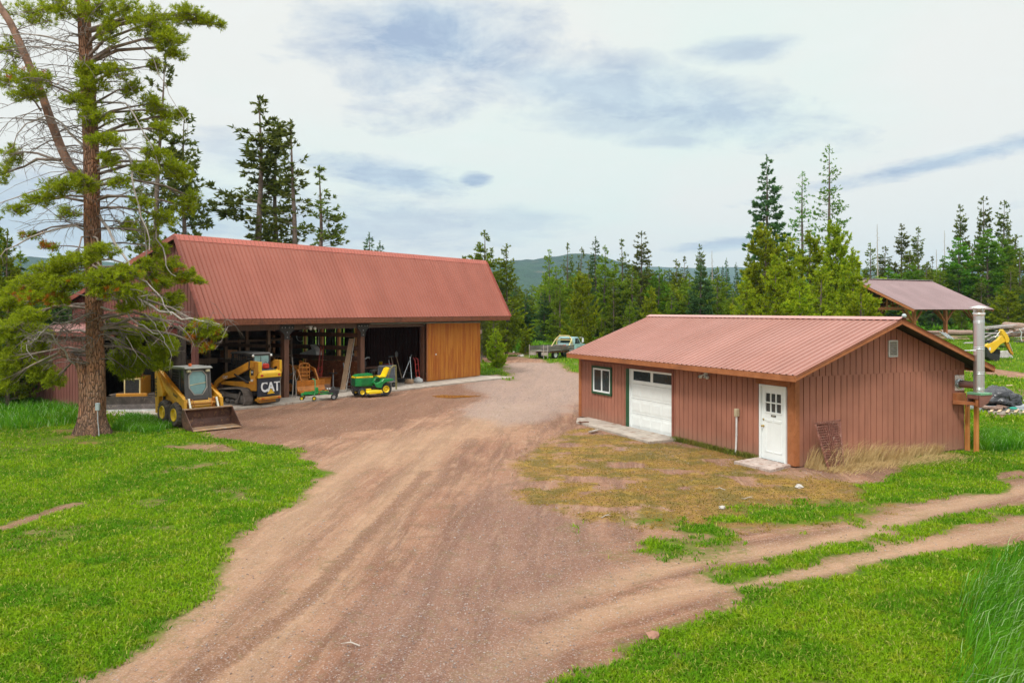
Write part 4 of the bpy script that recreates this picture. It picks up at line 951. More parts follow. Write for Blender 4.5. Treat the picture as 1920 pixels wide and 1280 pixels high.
# front door with eight sided window
xf = .68
def oct_(x, k): return [(-.25 * k, 1.05 + .12 - .0 * k), (-.33 * k, 1.20 + .15), (-.33 * k, 1.78), (-.20 * k, 1.93 * 1), (.20 * k, 1.93), (.33 * k, 1.78), (.33 * k, 1.35), (.12 * k, 1.08), (-.12 * k, 1.08)]
sl_ = Matrix.Shear('XY', 4, (0, 0))
def fx_(z): return .68 - (z - .92) * .115
o_ = [(-.14, 1.10), (-.30, 1.34), (-.30, 1.74), (-.17, 1.90), (.17, 1.90), (.30, 1.74), (.30, 1.34), (.14, 1.10)]
w = MB(); outer = [(-.42, .95), (-.42, 1.34), (-.42, 1.74), (-.42, 1.98), (.42, 1.98), (.42, 1.74), (.42, 1.34), (.42, .95)]
vs = [(fx_(z) , y, z) for y, z in outer] + [(fx_(z), y, z) for y, z in o_] + [(fx_(z) - .04, y, z) for y, z in o_]
w.add(vs, [(i, (i + 1) % 8, (i + 1) % 8 + 8, i + 8) for i in range(8)] + [(i + 8, (i + 1) % 8 + 8, (i + 1) % 8 + 16, i + 16) for i in range(8)])
fd = w.build('cab_door', M['cab_grey'], sk)
w = MB(); k_ = 1.10
vs = [(fx_(z) + .018, y * .99, z) for y, z in o_] + [(fx_(z) + .018, y * k_ * 1.03, 1.5 + (z - 1.5) * k_) for y, z in o_] + [(fx_(z) - .002, y * k_ * 1.03, 1.5 + (z - 1.5) * k_) for y, z in o_]
w.add(vs, [(i, (i + 1) % 8, (i + 1) % 8 + 8, i + 8) for i in range(8)] + [(i + 8, (i + 1) % 8 + 8, (i + 1) % 8 + 16, i + 16) for i in range(8)])
w.build('door_rim', mat('door_rim_grey', (.33, .32, .30), .5), fd)
w = MB(); w.add([(fx_(z) - .02, y, z) for y, z in o_], [tuple(range(8))]); w.build('door_glass', M['blue_glass'], fd)
w = MB(); w.beam((fx_(1.5) + .005, .29, 1.50), (fx_(1.5) + .005, -.29, 1.42), .012, .025); w.build('wiper', M['jyellow'] if 0 else mat('pale_stripe', (.62, .58, .36), .5), fd)
w = MB(); w.bb(.66, .74, -.34, .34, .42, .95); w.build('front_plate', mat('brown_black_plate', (.07, .05, .045), .7), sk, .01)
for s in (-1, 1):
    w = MB(); w.bb(.60, .70, s * .34 - .07, s * .34 + .07, 1.88, 1.97); w.build('headlight', mat('amber_grey_lens', (.55, .50, .33), .3), sk, .015)
w = MB(); w.lathe([(.055, 0), (.055, .09), (.045, .10), (.001, .10)], 14, (.18, -.10, 2.07)); w.build('beacon', mat('orange_beacon', (.85, .14, .01), .3), sk)
# bucket
w = MB(); B0 = 1.30; out_ = [(2.22, .0), (1.62, .02), (1.40, .10), (1.30, .30), (1.33, .56), (1.42, .66)]; inn = [(1.43, .64), (1.37, .55), (1.35, .31), (1.43, .14), (1.63, .06), (2.22, .02)]
hw = .86
w.prism(out_ + inn, -hw, hw)
for s in (-1, 1): w.prism([(2.24, .0), (1.62, .02), (1.40, .10), (1.30, .30), (1.33, .56), (1.42, .67), (1.55, .67), (2.24, .05)], s * hw - .012, s * hw + .012)
bk_ = w.build('bucket', M['bucket'], sk, .004)
w = MB(); w.prism([(2.26, .0), (2.04, .035), (2.04, .052), (2.26, .022)], -hw - .01, hw + .01); w.prism([(1.36, .655), (1.55, .655), (1.55, .69), (1.36, .69)], -hw - .01, hw + .01); w.build('cutting_edge', M['bucket_in'], bk_, .004)
w = MB(); w.bb(1.66, 2.04, -hw + .02, hw - .02, .061, .066); w.build('bucket_floor', M['bucket_in'], bk_)
ru = Matrix.Rotation(R(90), 4, 'X') @ Matrix.Rotation(R(90), 4, 'Z')
text('tower_lettering', 'GEHL', .30, M['decal_k'], sk, (-1.22, -.777, 1.28), ru.to_euler(), .002, bold=.006, sx=1.05)
tx = text('arm_lettering', 'SL5625', .13, M['decal_k'], sk, (.42, -.722, 1.07), (Matrix.Rotation(R(90), 4, 'X') @ Matrix.Rotation(R(-15), 4, 'Z')).to_euler(), .002, bold=.002)

# --- tracked loader with the dark rear door
cp = BL(-2.45, -.35)
ct = thing('track_loader', 'ochre tracked loader seen from behind with CAT on its dark rear door', 'track loader', cp, BA + math.pi / 2)
def track(y, m):
    prof = [(-.98, .38), (-1.0, .16), (-.86, .02), (.62, .02), (.95, .30), (1.02, .52), (.88, .66), (.1, .74), (-.70, .78), (-.90, .66)]
    # smooth the loop
    for _ in range(2):
        q = []
        for i in range(len(prof)):
            a, b = prof[i], prof[(i + 1) % len(prof)]; q += [(a[0]*.75+b[0]*.25, a[1]*.75+b[1]*.25), (a[0]*.25+b[0]*.75, a[1]*.25+b[1]*.75)]
        prof = q
    n = len(prof); w = MB(); cx, cz = 0, .4; hw = .225
    vs = []
    for u, v in prof:
        d = Vector((u - cx, v - cz)); d.normalize(); vs += [(u, y - hw, v), (u, y + hw, v), (u - d.x * .05, y - hw, v - d.y * .05), (u - d.x * .05, y + hw, v - d.y * .05)]
    fs = []
    for i in range(n):
        a, b = i * 4, (i + 1) % n * 4; fs += [(a, b, b + 1, a + 1), (a + 2, a + 3, b + 3, b + 2), (a, a + 2, b + 2, b), (a + 1, b + 1, b + 3, a + 3)]
    w.add(vs, fs)
    per = [0]
    for i in range(n): a, b = prof[i], prof[(i + 1) % n]; per.append(per[-1] + math.dist(a, b))
    k = 0
    while k < per[-1]:
        i = max(j for j in range(n) if per[j] <= k); f = (k - per[i]) / max(1e-6, per[i+1] - per[i]); a, b = prof[i], prof[(i + 1) % n]
        u, v = a[0] + (b[0]-a[0]) * f, a[1] + (b[1]-a[1]) * f; d = Vector((b[0]-a[0], b[1]-a[1])).normalized(); nn = Vector((-d.y, d.x)); nn = nn if nn.dot(Vector((u - cx, v - cz))) > 0 else -nn
        Mx = Matrix(((d.x, 0, nn.x), (0, 1, 0), (d.y, 0, nn.y)))
        if v > .06 or 1: w.box((u + nn.x * .012, y, v + nn.y * .012), (.035, .43, .03), Mx)
        k += .075
    tr = w.build('track', m, ct)
    w = MB()
    for x, z, r_ in ((-.70, .27, .20), (-.33, .15, .11), (.0, .15, .11), (.33, .17, .11), (.72, .42, .22)):
        w.lathe([(.001, -.19), (r_ * .5, -.19), (r_ * .55, -.14), (r_, -.14), (r_, .14), (.001, .14)], 18, (x, y, z), 'y')
    w.prism([(-.6, .30), (.7, .36), (.6, .52), (-.5, .50)], y - .12, y + .12); w.beam((-.65, y + .16 * (1 if y > 0 else -1), .6), (-.45, y + .17 * (1 if y > 0 else -1), .2), .05, .09); w.beam((-.3, y, .3), (.5, y, .55), .2, .08)
    w.build('track_rollers', mat('dusty_rollers', (.10, .085, .075), .8, var=.4), tr)
track(.74, M['track']); track(-.74, M['track'])
w = MB(); w.prism([(-1.28, .62), (-1.28, 1.22), (-.8, 1.30), (1.0, 1.1), (1.1, .6), (.9, .4), (-1.0, .4)], -.50, .50); w.build('body', M['blackm'], ct, .02)
w = MB()
w.prism([(-1.42, .40), (-1.46, 1.20), (-1.30, 1.20), (-1.28, .40)], -.56, .56); w.build('rear_door', M['navy'], ct, .02)
w = MB(); w.prism([(-1.50, 1.205), (-1.50, 1.40), (-1.42, 1.50), (-.85, 1.55), (-.85, 1.205)], -.60, .60); w.build('rear_hood', M['cat_bright'], ct, .025)
w = MB(); w.prism([(-1.38, 1.503), (-.8, 1.553), (-.8, 1.60), (-1.34, 1.53)], -.42, .42)
w.build('engine_lid', M['navy'], ct, .01)
w = MB(); w.bb(-1.50, -1.30, -.58, .58, .27, .39); w.prism([(-1.3, .12), (-1.3, .27), (-1.0, .3), (-1.0, .2)], -.45, .45); w.build('rear_bumper', M['cat_yellow'], ct, .015)
for s in (-1, 1):
    w = MB(); w.bb(-1.512, -1.49, s * .46 - .07, s * .46 + .07, 1.27, 1.35); w.build('tail_light', M['red'], ct, .006)
    w = MB(); w.bb(-1.515, -1.495, s * .42 - .08, s * .42 + .03, .31, .35); w.build('bumper_reflector', M['red'], ct)
    w = MB(); w.prism([(-1.48, 1.42), (-1.44, 1.90), (-1.30, 1.92), (-.98, 1.92), (-.98, .66), (-1.28, .66), (-1.28, 1.20)] if s > 0 else [(-1.48, 1.42), (-1.46, 1.92), (-1.36, 1.92), (-1.2, 1.5), (-1.0, 1.5), (-1.0, .66), (-1.28, .66), (-1.28, 1.20)], s * .60 - .055, s * .60 + .055)
    tw = w.build('tower', M['cat_yellow'], ct, .012)
    w = MB(); w.prism([(-1.30, 1.92), (-1.0, 1.93), (.05, 1.52), (.80, 1.30), (1.35, .98), (1.62, .52), (1.60, .28), (1.44, .28), (1.40, .55), (1.15, .86), (.70, 1.06), (-.05, 1.22), (-1.0, 1.62), (-1.25, 1.66)], s * .66 - .05, s * .66 + .05)
    w.prism([(-1.15, .68), (-1.15, 1.0), (-.9, 1.05), (.9, .98), (1.0, .9), (1.0, .84), (-.8, .78)], s * .62 - .04, s * .62 + .04)
    arm = w.build('lift_arm', M['cat_yellow'], ct, .010)
    w = MB(); w.beam((-1.0, s * .69, 1.92), (-.98, s * .69, 1.6), .05, .10); w.tube([(-.9, s * .70, 1.0), (.0, s * .70, 1.32)], .045, 10); w.build('lift_cylinder', M['blackm'], arm)
w = MB(); w.bb(-1.475, -1.44, .44, .62, 1.2, 1.90); w.bb(-1.475, -1.44, -.62, -.52, 1.35, 1.92); each(w, 'tower_cap', M['cat_bright'], ct, .008)
# cab
w = MB()
for s in (-1, 1):
    w.beam((-.92, s * .42, 1.3), (-.88, s * .42, 2.16), .06, .08); w.beam((.62, s * .42, .9), (.50, s * .42, 2.2), .06, .08); w.beam((-.9, s * .42, 2.17), (.52, s * .42, 2.2), .06, .08)
    for i in range(9): w.beam((-.8 + i * .15, s * .43, 1.45), (-.8 + i * .15, s * .43, 2.15), .012, .03)
    for i in range(6): w.beam((-.88, s * .435, 1.5 + i * .12), (.55, s * .435, 1.5 + i * .12), .01, .03)
w.beam((-.89, -.42, 2.17), (-.89, .42, 2.17), .06, .08); w.beam((-.92, -.42, 1.58), (-.92, .42, 1.58), .05, .08); w.beam((-.9, .04, 1.6), (-.88, .04, 2.15), .04, .03)
w.build('cab_frame', M['blackm'], ct, .006)
w = MB(); w.prism([(-.95, 2.19), (-.9, 2.25), (.5, 2.28), (.62, 2.22), (.62, 2.19)], -.47, .47); w.build('cab_roof', M['cab_grey'], ct, .015)
w = MB(); w.bb(-.90, -.895, -.40, .40, 1.60, 2.14); w.build('rear_window', mat('sky_glass', (.26, .42, .44), .06, spec=.8), ct)
w = MB(); w.bb(-.4, .5, -.35, .35, .95, 1.9); w.build('seat_shell', M['decal_k'], ct, .08)
for s in (-1, 1): w = MB(); w.lathe([(.001, 0), (.05, .01), (.055, .05), (.03, .09)], 12, (-.98, s * .48, 2.13), 'x'); w.build('work_light', M['lens'], ct)
w = MB(); w.prism([(1.55, .05), (1.5, .3), (1.6, .75), (1.75, .8), (1.7, .3), (1.85, .12), (2.3, .08), (2.3, .05)], -.9, .9); w.build('bucket', M['bucket'], ct)
text('door_lettering', 'CAT', .60, M['decal_w'], ct, (-1.458, -.02, .80), (Matrix.Rotation(R(-90), 4, 'Z') @ Matrix.Rotation(R(90-3), 4, 'X')).to_euler(), .003, bold=.018, sx=.86)
w = MB(); w.prism([(.17, .51), (-.24, .51), (-.03, .73)], -1.475, -1.468, 'yz'); w.build('door_emblem', M['cat_bright'], ct)
w = MB(); w.prism([(.20, .495), (-.27, .495), (-.03, .755)], -1.466, -1.462, 'yz'); w.build('emblem_outline', M['navy'], ct)
text('boom_lettering', 'CAT', .17, M['decal_w'], ct, (.62, .72, 1.16), (R(90), 0, R(180)), .002, bold=.003)
w = MB(); w.bb(-1.2, -1.02, .656, .662, 1.32, 1.56); w.build('tower_sticker', M['decal_k'], ct); text('sticker_symbol', 'W', .14, M['decal_w'], ct, (-1.11, .668, 1.45), (R(90), 0, R(180)), .002)
text('model_lettering', '287', .12, M['decal_w'], ct, (-1.1, .668, 1.10), (R(90), 0, R(180)), .002, bold=.003)
w = MB(); w.bb(-1.25, -.98, .658, .666, .97, .985); w.build('red_stripe', M['red'], ct)
# red cap of a fuel can lying on the hood
can = thing('fuel_can', 'small red fuel can on the rear hood of the tracked loader', 'fuel can', ct.matrix_basis @ Vector((-1.12, -.05, 1.575)), BA)
w = MB(); w.prism([(-.13, 0), (.13, 0), (.14, .16), (.05, .22), (-.10, .22), (-.14, .15)], -.08, .08); w.build('can_body', M['red'], can, .02)
w = MB(); w.tube([(.08, 0, .20), (.16, 0, .27)], .018, 8); w.tube([(-.08, 0, .21), (-.05, 0, .27), (.03, 0, .27), (.05, 0, .21)], .012, 6); w.build('can_spout', M['decal_k'], can)

# --- crawler dozer under the lean-to
dz = thing('bulldozer', 'old yellow crawler dozer with black grille behind the big pine', 'bulldozer', (-15.65, 34.2, 0), R(-82))
w = MB(); w.prism([(-.6, .58), (-.6, 1.34), (.78, 1.30), (.80, .60)], -.32, .32); w.bb(-.9, .85, -.42, .42, .42, .58); w.bb(.80, .95, -.60, .60, .55, .70)
w.build('hood', M['cat_yellow'], dz, .02)
w = MB(); w.bb(.79, .815, -.27, .27, .66, 1.25)
for i in range(8): w.bb(.815, .825, -.27, .27, .69 + i * .07, .715 + i * .07)
w.build('grille', M['blackm'], dz)
w = MB()
for q in ((-.32, -.27, .6, 1.3), (.27, .32, .6, 1.3), (-.32, .32, 1.25, 1.31), (-.32, .32, .60, .66)): w.bb(.79, .845, *q)
w.build('grille_frame', mat('pale_grille_frame', (.62, .50, .25), .5), dz, .004)
for s in (-1, 1):
    w = MB()
    pr = [(-1.2, .3), (-1.05, .08), (.65, .08), (.85, .3), (.65, .58), (-1.0, .62)]; w.prism(pr, s * .72 - .17, s * .72 + .17)
    for i in range(15): w.bb(-1.1 + i * .13, -1.03 + i * .13, s * .72 - .2, s * .72 + .2, .60, .65); 
    for i in range(4): w.bb(.80 + .01 * i, .90, s * .72 - .2, s * .72 + .2, .15 + i * .12, .19 + i * .12)
    w.build('track', M['dusty'], dz, .01)
    w = MB(); w.beam((-.3, s * .98, .45), (1.25, s * .98, .35), .1, .14); w.build('push_arm', M['cat_yellow'], dz, .01)
w = MB(); w.prism([(1.28, .02), (1.20, .30), (1.28, .60), (1.36, .62), (1.28, .30), (1.38, .02)], -1.25, 1.25); bl_ = w.build('blade', mat('dirty_blade', (.09, .075, .07), .7, .2, var=.4, c2=(.2, .16, .13), spots=.2), dz, .004)
w = MB(); w.prism([(1.36, .0), (1.36, .10), (1.40, .10), (1.42, .0)], -1.25, 1.25); w.build('cutting_edge', mat('bright_edge', (.55, .55, .54), .4, .5), bl_)
w = MB(); w.bb(-1.1, -.6, -.4, .4, .62, 1.15); w.bb(-1.15, -1.05, -.4, .4, 1.1, 1.6); w.tube([(-.5, -.1, 1.2), (-.45, -.1, 1.6)], .02); w.tube([(-.5, .15, 1.2), (-.42, .15, 1.65)], .02)
w.tube([(-1.0, -.55, .6), (-1.0, -.55, 2.1), (.2, -.5, 2.1)], .035); w.tube([(-1.0, .55, .6), (-1.0, .55, 2.1), (.2, .5, 2.1)], .035); w.build('seat', M['decal_k'], dz, .01)
w = MB(); w.tube([(.1, .18, 1.33), (.1, .18, 1.85)], .04, 10); w.build('exhaust', M['rust'], dz)

# --- orange loader tractor in the second bay
ot = thing('loader_tractor', 'orange tractor with a front loader frame in the middle bay of the barn', 'tractor', BL(1.75, 1.3), BA - R(90) - R(12))
for x, r_, y in ((-1.3, .62, .62), (.55, .36, .55)):
    for s in (-1, 1): tyre(r_, .30 if r_ > .5 else .2, r_ * .55, .09, ot, (x, s * y, r_), s, M['black'], M['orange'], 16, 5)
w = MB(); w.prism([(-1.5, .55), (-1.5, .95), (-.8, 1.0), (-.5, 1.35), (.6, 1.28), (.7, .55)], -.27, .27); w.build('body', M['orange'], ot, .02)
for s in (-1, 1):
    w = MB(); w.prism([(-.55, 1.5), (-.45, 1.58), (.95, 1.25), (1.35, .62), (1.25, .55), (.85, 1.12), (-.5, 1.42)], s * .46 - .04, s * .46 + .04); w.beam((-.45, s * .46, .5), (-.45, s * .46, 1.55), .08, .12)
    arm = w.build('loader_arm', M['orange'], ot, .008)
    w = MB(); w.tube([(-.3, s * .46, .75), (.75, s * .46, 1.15)], .035, 8); w.build('lift_cylinder', M['silver'], arm)
w = MB()
for s in (-1, 1): w.tube([(.72, s * .28, .75), (.74, s * .28, 1.42), (.74, s * .20, 1.50), (.74, 0, 1.50)], .035, 8); w.beam((.74, s * .12, .8), (.74, s * .12, 1.45), .04, .04)
for z in (.9, 1.08, 1.30): w.bb(.72, .77, -.28, .28, z - .04, z + .04)
w.build('brush_guard', M['orange'], ot, .004)
w = MB(); w.prism([(1.25, .12), (1.20, .40), (1.30, .72), (1.40, .74), (1.34, .45), (1.45, .25), (1.85, .16), (1.85, .10)], -.75, .75); w.build('bucket', M['orange'], ot, .006)
w = MB(); w.prism([(-1.3, 1.02), (-.9, 1.02), (-.85, 1.12), (-1.25, 1.15), (-1.4, 1.5), (-1.48, 1.5)], -.22, .22); w.build('seat', M['decal_k'], ot, .03)
w = MB(); w.lathe([(.18, -.015), (.2, 0), (.18, .015), (.16, 0)], 20, (-.55, 0, 1.48), closed=True); w.tube([(-.35, 0, 1.2), (-.55, 0, 1.48)], .02); w.build('steering_wheel', M['decal_k'], ot)

# --- plough blade standing in front of it
pb_ = thing('plow_blade', 'curved orange snowplow blade with a rusty lower half on the concrete', 'plow blade', (-9.87, 41.0, .03), R(28))
pr = [(-.02, 0), (-.10, .18), (-.11, .38), (-.04, .58), (.10, .68)]; pr2 = [(x + .03, z) for x, z in reversed(pr)]
w = MB(); w.prism([(z_, x_) for z_, x_ in pr] + pr2, -.78, .78); 
pbm = NT('plow_paint'); sx = pbm.n('ShaderNodeSeparateXYZ'); pbm.l(pbm.obj(), sx.inputs[0]); nn = pbm.noise(4, 6, .65)
pbm.set(pbm.mix(pbm.ss(pbm.mth('ADD', sx.outputs[2], pbm.mth('MULTIPLY', nn, .35)), .42, .58), pbm.mix(nn, (.24, .13, .09), (.36, .22, .17)), pbm.mix(nn, (.50, .16, .02), (.60, .24, .04))), .6, 0, .4)
pp = w.build('moldboard', pbm.m, pb_, .004); pp.rotation_euler = (0, 0, R(-90))
w = MB(); w.beam((-.78, .11, .69), (.78, .11, .69), .05, .03); w.build('top_edge', M['rust'], pb_)
w = MB(); w.beam((-.4, .12, .3), (-.1, .75, .25), .07, .07); w.beam((.4, .12, .3), (.1, .75, .25), .07, .07); w.beam((-.5, .12, .35), (.5, .12, .35), .06, .1); w.build('push_frame', M['orange'], pb_)
# --- pair of red poles
rp = thing('red_jack', 'two tall red steel bars leaning together behind the plow blade', 'steel bars', (-9.95, 41.9, .03), 0)
for dx, tx_ in ((-.10, .08), (.10, .22)):
    w = MB(); w.beam((dx, 0, .0), ((dx + tx_) / 2, .12, 1.15), .09, .05); w.beam(((dx + tx_) / 2, .12, 1.15), (tx_, .24, 2.2), .05, .04); w.box((dx, -.03, .75), (.12, .09, .16)); w.build('red_bar', M['redrust'], rp, .004)
w = MB(); w.beam((-.06, .05, .62), (.22, .08, .95), .03, .03); w.beam((-.1, .08, 1.0), (.16, .1, 1.15), .03, .03); w.build('cross_link', M['red'], rp)
# --- steel stand
sn = thing('round_top_stand', 'dark steel pedestal stand with a flat round top in the middle bay', 'stand', (-9.10, 41.5, .03))
w = MB(); w.tube([(0, 0, .1), (0, 0, .84)], .035, 10); w.tube([(0, 0, .2), (-.22, -.1, .0)], .02, 6); w.tube([(0, 0, .2), (.2, -.12, .0)], .02, 6); w.tube([(0, 0, .2), (0, .25, .0)], .02, 6); w.build('pedestal', M['gray_paint'], sn)
w = MB(); w.lathe([(.001, .84), (.20, .84), (.21, .86), (.20, .88), (.001, .88)], 24); w.build('round_top', M['blackm'], sn)
w = MB(); w.tube([(.02, 0, .88), (.02, 0, 1.05)], .02, 8); w.build('wood_peg', M['raw_wood'], sn)
# --- plank
pk = MB(); a = Vector((-8.42, 40.45, .03)); b = Vector((-8.28, 42.05, 2.62)); pk.beam(a, b, .24, .05, up=(0, -1, .6)); o = pk.build('plank', M['plank_wood'], None, .004); tag(o, 'tall rough plank leaning against the middle of the barn opening', 'plank')
pk = MB(); pk.beam(a + Vector((.17, .03, 0)), b + Vector((.16, .03, .0)), .03, .04); pk.box(a + Vector((.0, -.05, .06)), (.34, .20, .12)); o = pk.build('plank', M['grey_wood'], None, .004); tag(o, 'narrow grey batten standing right beside the tall rough plank with its foot block', 'batten')

# --- green mower tractor
tr = thing('garden_tractor', 'green garden tractor with yellow seat, yellow rims and yellow mower deck', 'garden tractor', (-6.76, 39.12, .03), R(-147))
for s in (-1, 1):
    tyre(.29, .22, .165, .05, tr, (-.56, s * .42, .29), s, M['black'], M['jyellow'], 22, 5); tyre(.19, .15, .105, .03, tr, (.62, s * .38, .19), s, M['black'], M['jyellow'], 0, 0)
w = MB(); w.prism([(.0, .45), (-.02, 1.00), (.10, 1.05), (.72, 1.02), (.88, .95), (.90, .45)], -.25, .25); w.build('hood', M['jgreen'], tr, .035, 2)
w = MB(); w.bb(-.0, .86, -.256, -.25, .86, .93); w.bb(.0, .86, .25, .256, .86, .93); w.bb(.88, .905, -.22, .22, .86, .93); st_ = w.build('hood_stripe', M['jyellow'], tr)
text('hood_lettering', 'JOHN DEERE', .062, M['decal_k'], tr, (.35, .258, .893), (R(90), 0, R(180)), .001)
w = MB(); w.bb(.05, .60, .252, .262, .52, .80); w.build('hood_panel', mat('darker_green', (.008, .15, .04), .35), tr, .004)
w = MB(); w.bb(.895, .91, -.2, .2, .50, .82)
for i in range(7): w.bb(.91, .918, -.2 + i * .06, -.18 + i * .06, .5, .82)
w.build('grille', mat('grille_green', (.006, .07, .03), .4), tr)
w = MB(); w.bb(-.8, .95, -.18, .18, .24, .44); w.tube([(.62, -.36, .19), (.62, .36, .19)], .03); w.beam((.9, 0, .2), (1.0, 0, .35), .3, .05); w.build('chassis', M['blackm'], tr, .01)
for s in (-1, 1):
    w = MB(); w.prism([(.10, .62), (-.05, .50), (-.28, .46), (-.5, .62), (-.92, .70), (-.92, .78), (-.42, .80), (-.30, .66), (-.05, .58), (.08, .68)], s * .44 - .13, s * .44 + .13); w.prism([(.12, .66), (-.03, .40), (-.3, .36), (-.45, .70), (-.25, .66), (-.05, .56)], s * .56 - .015, s * .56 + .015); w.build('fender', M['jgreen'], tr, .012)
w = MB(); w.prism([(-.28, .86), (-.22, .92), (-.58, .88), (-.66, .96), (-.80, 1.28), (-.88, 1.30), (-.86, 1.2), (-.72, .88), (-.62, .80)], -.22, .22); w.prism([(-.28, .90), (-.60, .90), (-.78, 1.28), (-.84, 1.24), (-.66, .84), (-.3, .82)], -.27, -.21); w.prism([(-.28, .90), (-.60, .90), (-.78, 1.28), (-.84, 1.24), (-.66, .84), (-.3, .82)], .21, .27)
w.build('seat', M['jyellow'], tr, .02, 2)
w = MB(); w.lathe([(.16, -.012), (.175, 0), (.16, .012), (.148, 0)], 22, (-.14, 0, 1.17), closed=True); w.tube([(-.02, 0, .95), (-.12, 0, 1.17)], .022); w.tube([(-.12, -.15, 1.17), (-.12, .15, 1.17)], .012); w.tube([(-.05, .2, .95), (-.12, .22, 1.25), (-.3, .2, 1.35)], .012); w.build('steering_wheel', M['decal_k'], tr)
w = MB(); w.prism([(.42, .10), (.46, .22), (.3, .26), (-.3, .27), (-.36, .12)], -.62, .62); w.bb(.1, .35, -.3, .3, .27, .33); w.build('mower_deck', M['jyellow'], tr, .02)
w = MB()
for x, y in ((.40, .6), (-.30, .62), (.4, -.6)): w.lathe([(.001, -.03), (.07, -.03), (.07, .03), (.001, .03)], 14, (x, y, .07), 'y')
w.build('gauge_wheels', M['black'], tr)
# roll hoop in olive beside the post
hp = MB(); hp.tube([(-6.30, 41.6, .75), (-6.18, 41.6, 1.12), (-6.08, 41.7, 1.24), (-5.95, 41.8, 1.24)], .045, 10); hp.tube([(-6.30, 41.6, .03), (-6.30, 41.6, .75)], .04, 8); hp.tube([(-5.95, 41.8, 1.24), (-5.93, 41.8, .03)], .04, 8)
o = hp.build('roll_hoop', mat('olive_pipe', (.16, .14, .05), .5), None); tag(o, 'bent olive steel hoop behind the seat of the garden tractor', 'hoop')
# --- grey box on casters
bx = thing('box_cart', 'dark grey slope sided box on small casters right of the garden tractor', 'cart', (-6.62, 43.3, .03), R(8))
w = MB(); w.prism([(-.48, .28), (-.50, .95), (-.42, 1.14), (.28, 1.16), (.40, 1.05), (.47, .55), (.42, .28)], -.35, .35); w.build('box', mat('dark_slate_panel', (.075, .09, .11), .5, var=.25), bx, .015)
w = MB()
for z in (.30, 1.11): w.beam((-.45, -.365, z), (.42 - .1 * (z > 1), -.365, z), .02, .04)
w.beam((-.47, -.365, .3), (-.47, -.365, 1.0), .02, .04); w.beam((.45, -.365, .4), (.36, -.365, 1.05), .02, .04); w.build('box_edges', M['steel'], bx)
text('box_marks', '7-9', .14, mat('chalk', (.35, .38, .4), .8), bx, (-.02, -.353, .70), (R(90), 0, 0), .001)
for x, y in ((-.38, -.28), (.34, -.28), (-.38, .28), (.34, .28)):
    w = MB(); w.lathe([(.001, -.025), (.10, -.025), (.11, 0), (.10, .025), (.001, .025)], 16, (x, y, .11), 'y'); w.beam((x, y, .11), (x, y, .28), .07, .02); w.build('caster', M['black'], bx)
# --- green implement frame with little yellow wheels
gf_ = thing('tow_frame', 'low green wheeled implement frame with tiny yellow wheels and a bent upright handle', 'implement', (-8.90, 37.42, .0), R(8))
w = MB()
w.beam((-.72, -.22, .26), (.0, -.28, .30), .05, .05); w.beam((-.72, .25, .26), (.0, .25, .30), .05, .05); w.beam((-.72, -.24, .26), (-.72, .27, .26), .05, .05); w.beam((.0, -.3, .32), (.0, .28, .32), .06, .06)
w.beam((-.6, -.2, .36), (.45, .10, .36), .05, .05); w.beam((-.3, .2, .36), (.5, -.1, .34), .05, .05); w.box((-.02, -.26, .45), (.12, .06, .26)); w.beam((.1, -.2, .28), (.75, .0, .26), .05, .05)
w.beam((-.12, -.45, .08), (-.12, -.3, .3), .03, .03); w.beam((-.68, -.36, .08), (-.68, -.2, .3), .03, .03); w.beam((-.7, .3, .08), (-.7, .2, .3), .03, .03)
w.build('frame', mat('frame_green', (.01, .26, .05), .35), gf_, .004)
w = MB(); w.tube([(-.10, -.28, .3), (-.10, -.28, .86), (-.12, -.28, .93), (-.22, -.28, .96)], .028, 10); w.build('upright', mat('faded_green', (.10, .34, .14), .4), gf_)
for x, y in ((-.68, -.38), (-.12, -.47), (-.70, .34)):
    tyre(.10, .06, .06, .02, gf_, (x, y, .10), -1, M['black'], M['jyellow'], 0, 0)
tyre(.14, .09, .08, .03, gf_, (.74, -.26, .14), -1, M['black'], M['steel'], 0, 4); tyre(.14, .09, .08, .03, gf_, (.74, .30, .14), 1, M['black'], M['steel'], 0, 4)
w = MB(); w.prism([(.45, .22), (.5, .42), (.72, .46), (.95, .40), (.92, .24)], -.05, .35); w.beam((.1, -.1, .34), (.6, -.1, .30), .06, .05); w.tube([(.74, -.26, .14), (.74, .3, .14)], .025); w.tube([(.2, .0, .4), (.4, .05, .5), (.6, .1, .42)], .02); w.build('gearbox', M['blackm'], gf_, .01)
w = MB(); w.bb(.40, .47, -.08, -.01, .46, .52); w.bb(.50, .57, -.08, -.01, .46, .52); w.build('lamp_pair', M['lens'], gf_, .01)
# --- slender sticks against the first post
w = MB()
for a, b, r_ in (((-11.0, 38.0, .0), (-10.85, 38.25, 1.75), .02), ((-10.75, 37.9, 0), (-10.95, 38.2, 1.6), .018), ((-10.2, 37.9, .03), (-10.3, 38.25, 1.9), .02), ((-10.05, 38.0, .03), (-10.22, 38.2, 1.4), .016)):
    o = MB(); a, b = Vector(a), Vector(b); m_ = (a + b) / 2 + Vector((.05, 0, .05)); o.tube([a, m_, b], [r_ * 1.3, r_, r_ * .7], 6); o.tube([m_, m_ + Vector((.14, .02, .3))], [r_ * .7, r_ * .3], 5)
    ob = o.build('stick', M['redrust'] if a.x < -10.9 else M['grey_wood'], None); lab = {-11.0: 'rusty red rod leaning on the left of the first inner barn post', -10.75: 'crooked grey branch leaning left against the first inner barn post', -10.2: 'longest grey stick leaning on the right face of the first inner barn post', -10.05: 'short grey stick right of the first inner barn post'}[round(a.x, 2)]
    tag(ob, lab, 'stick')
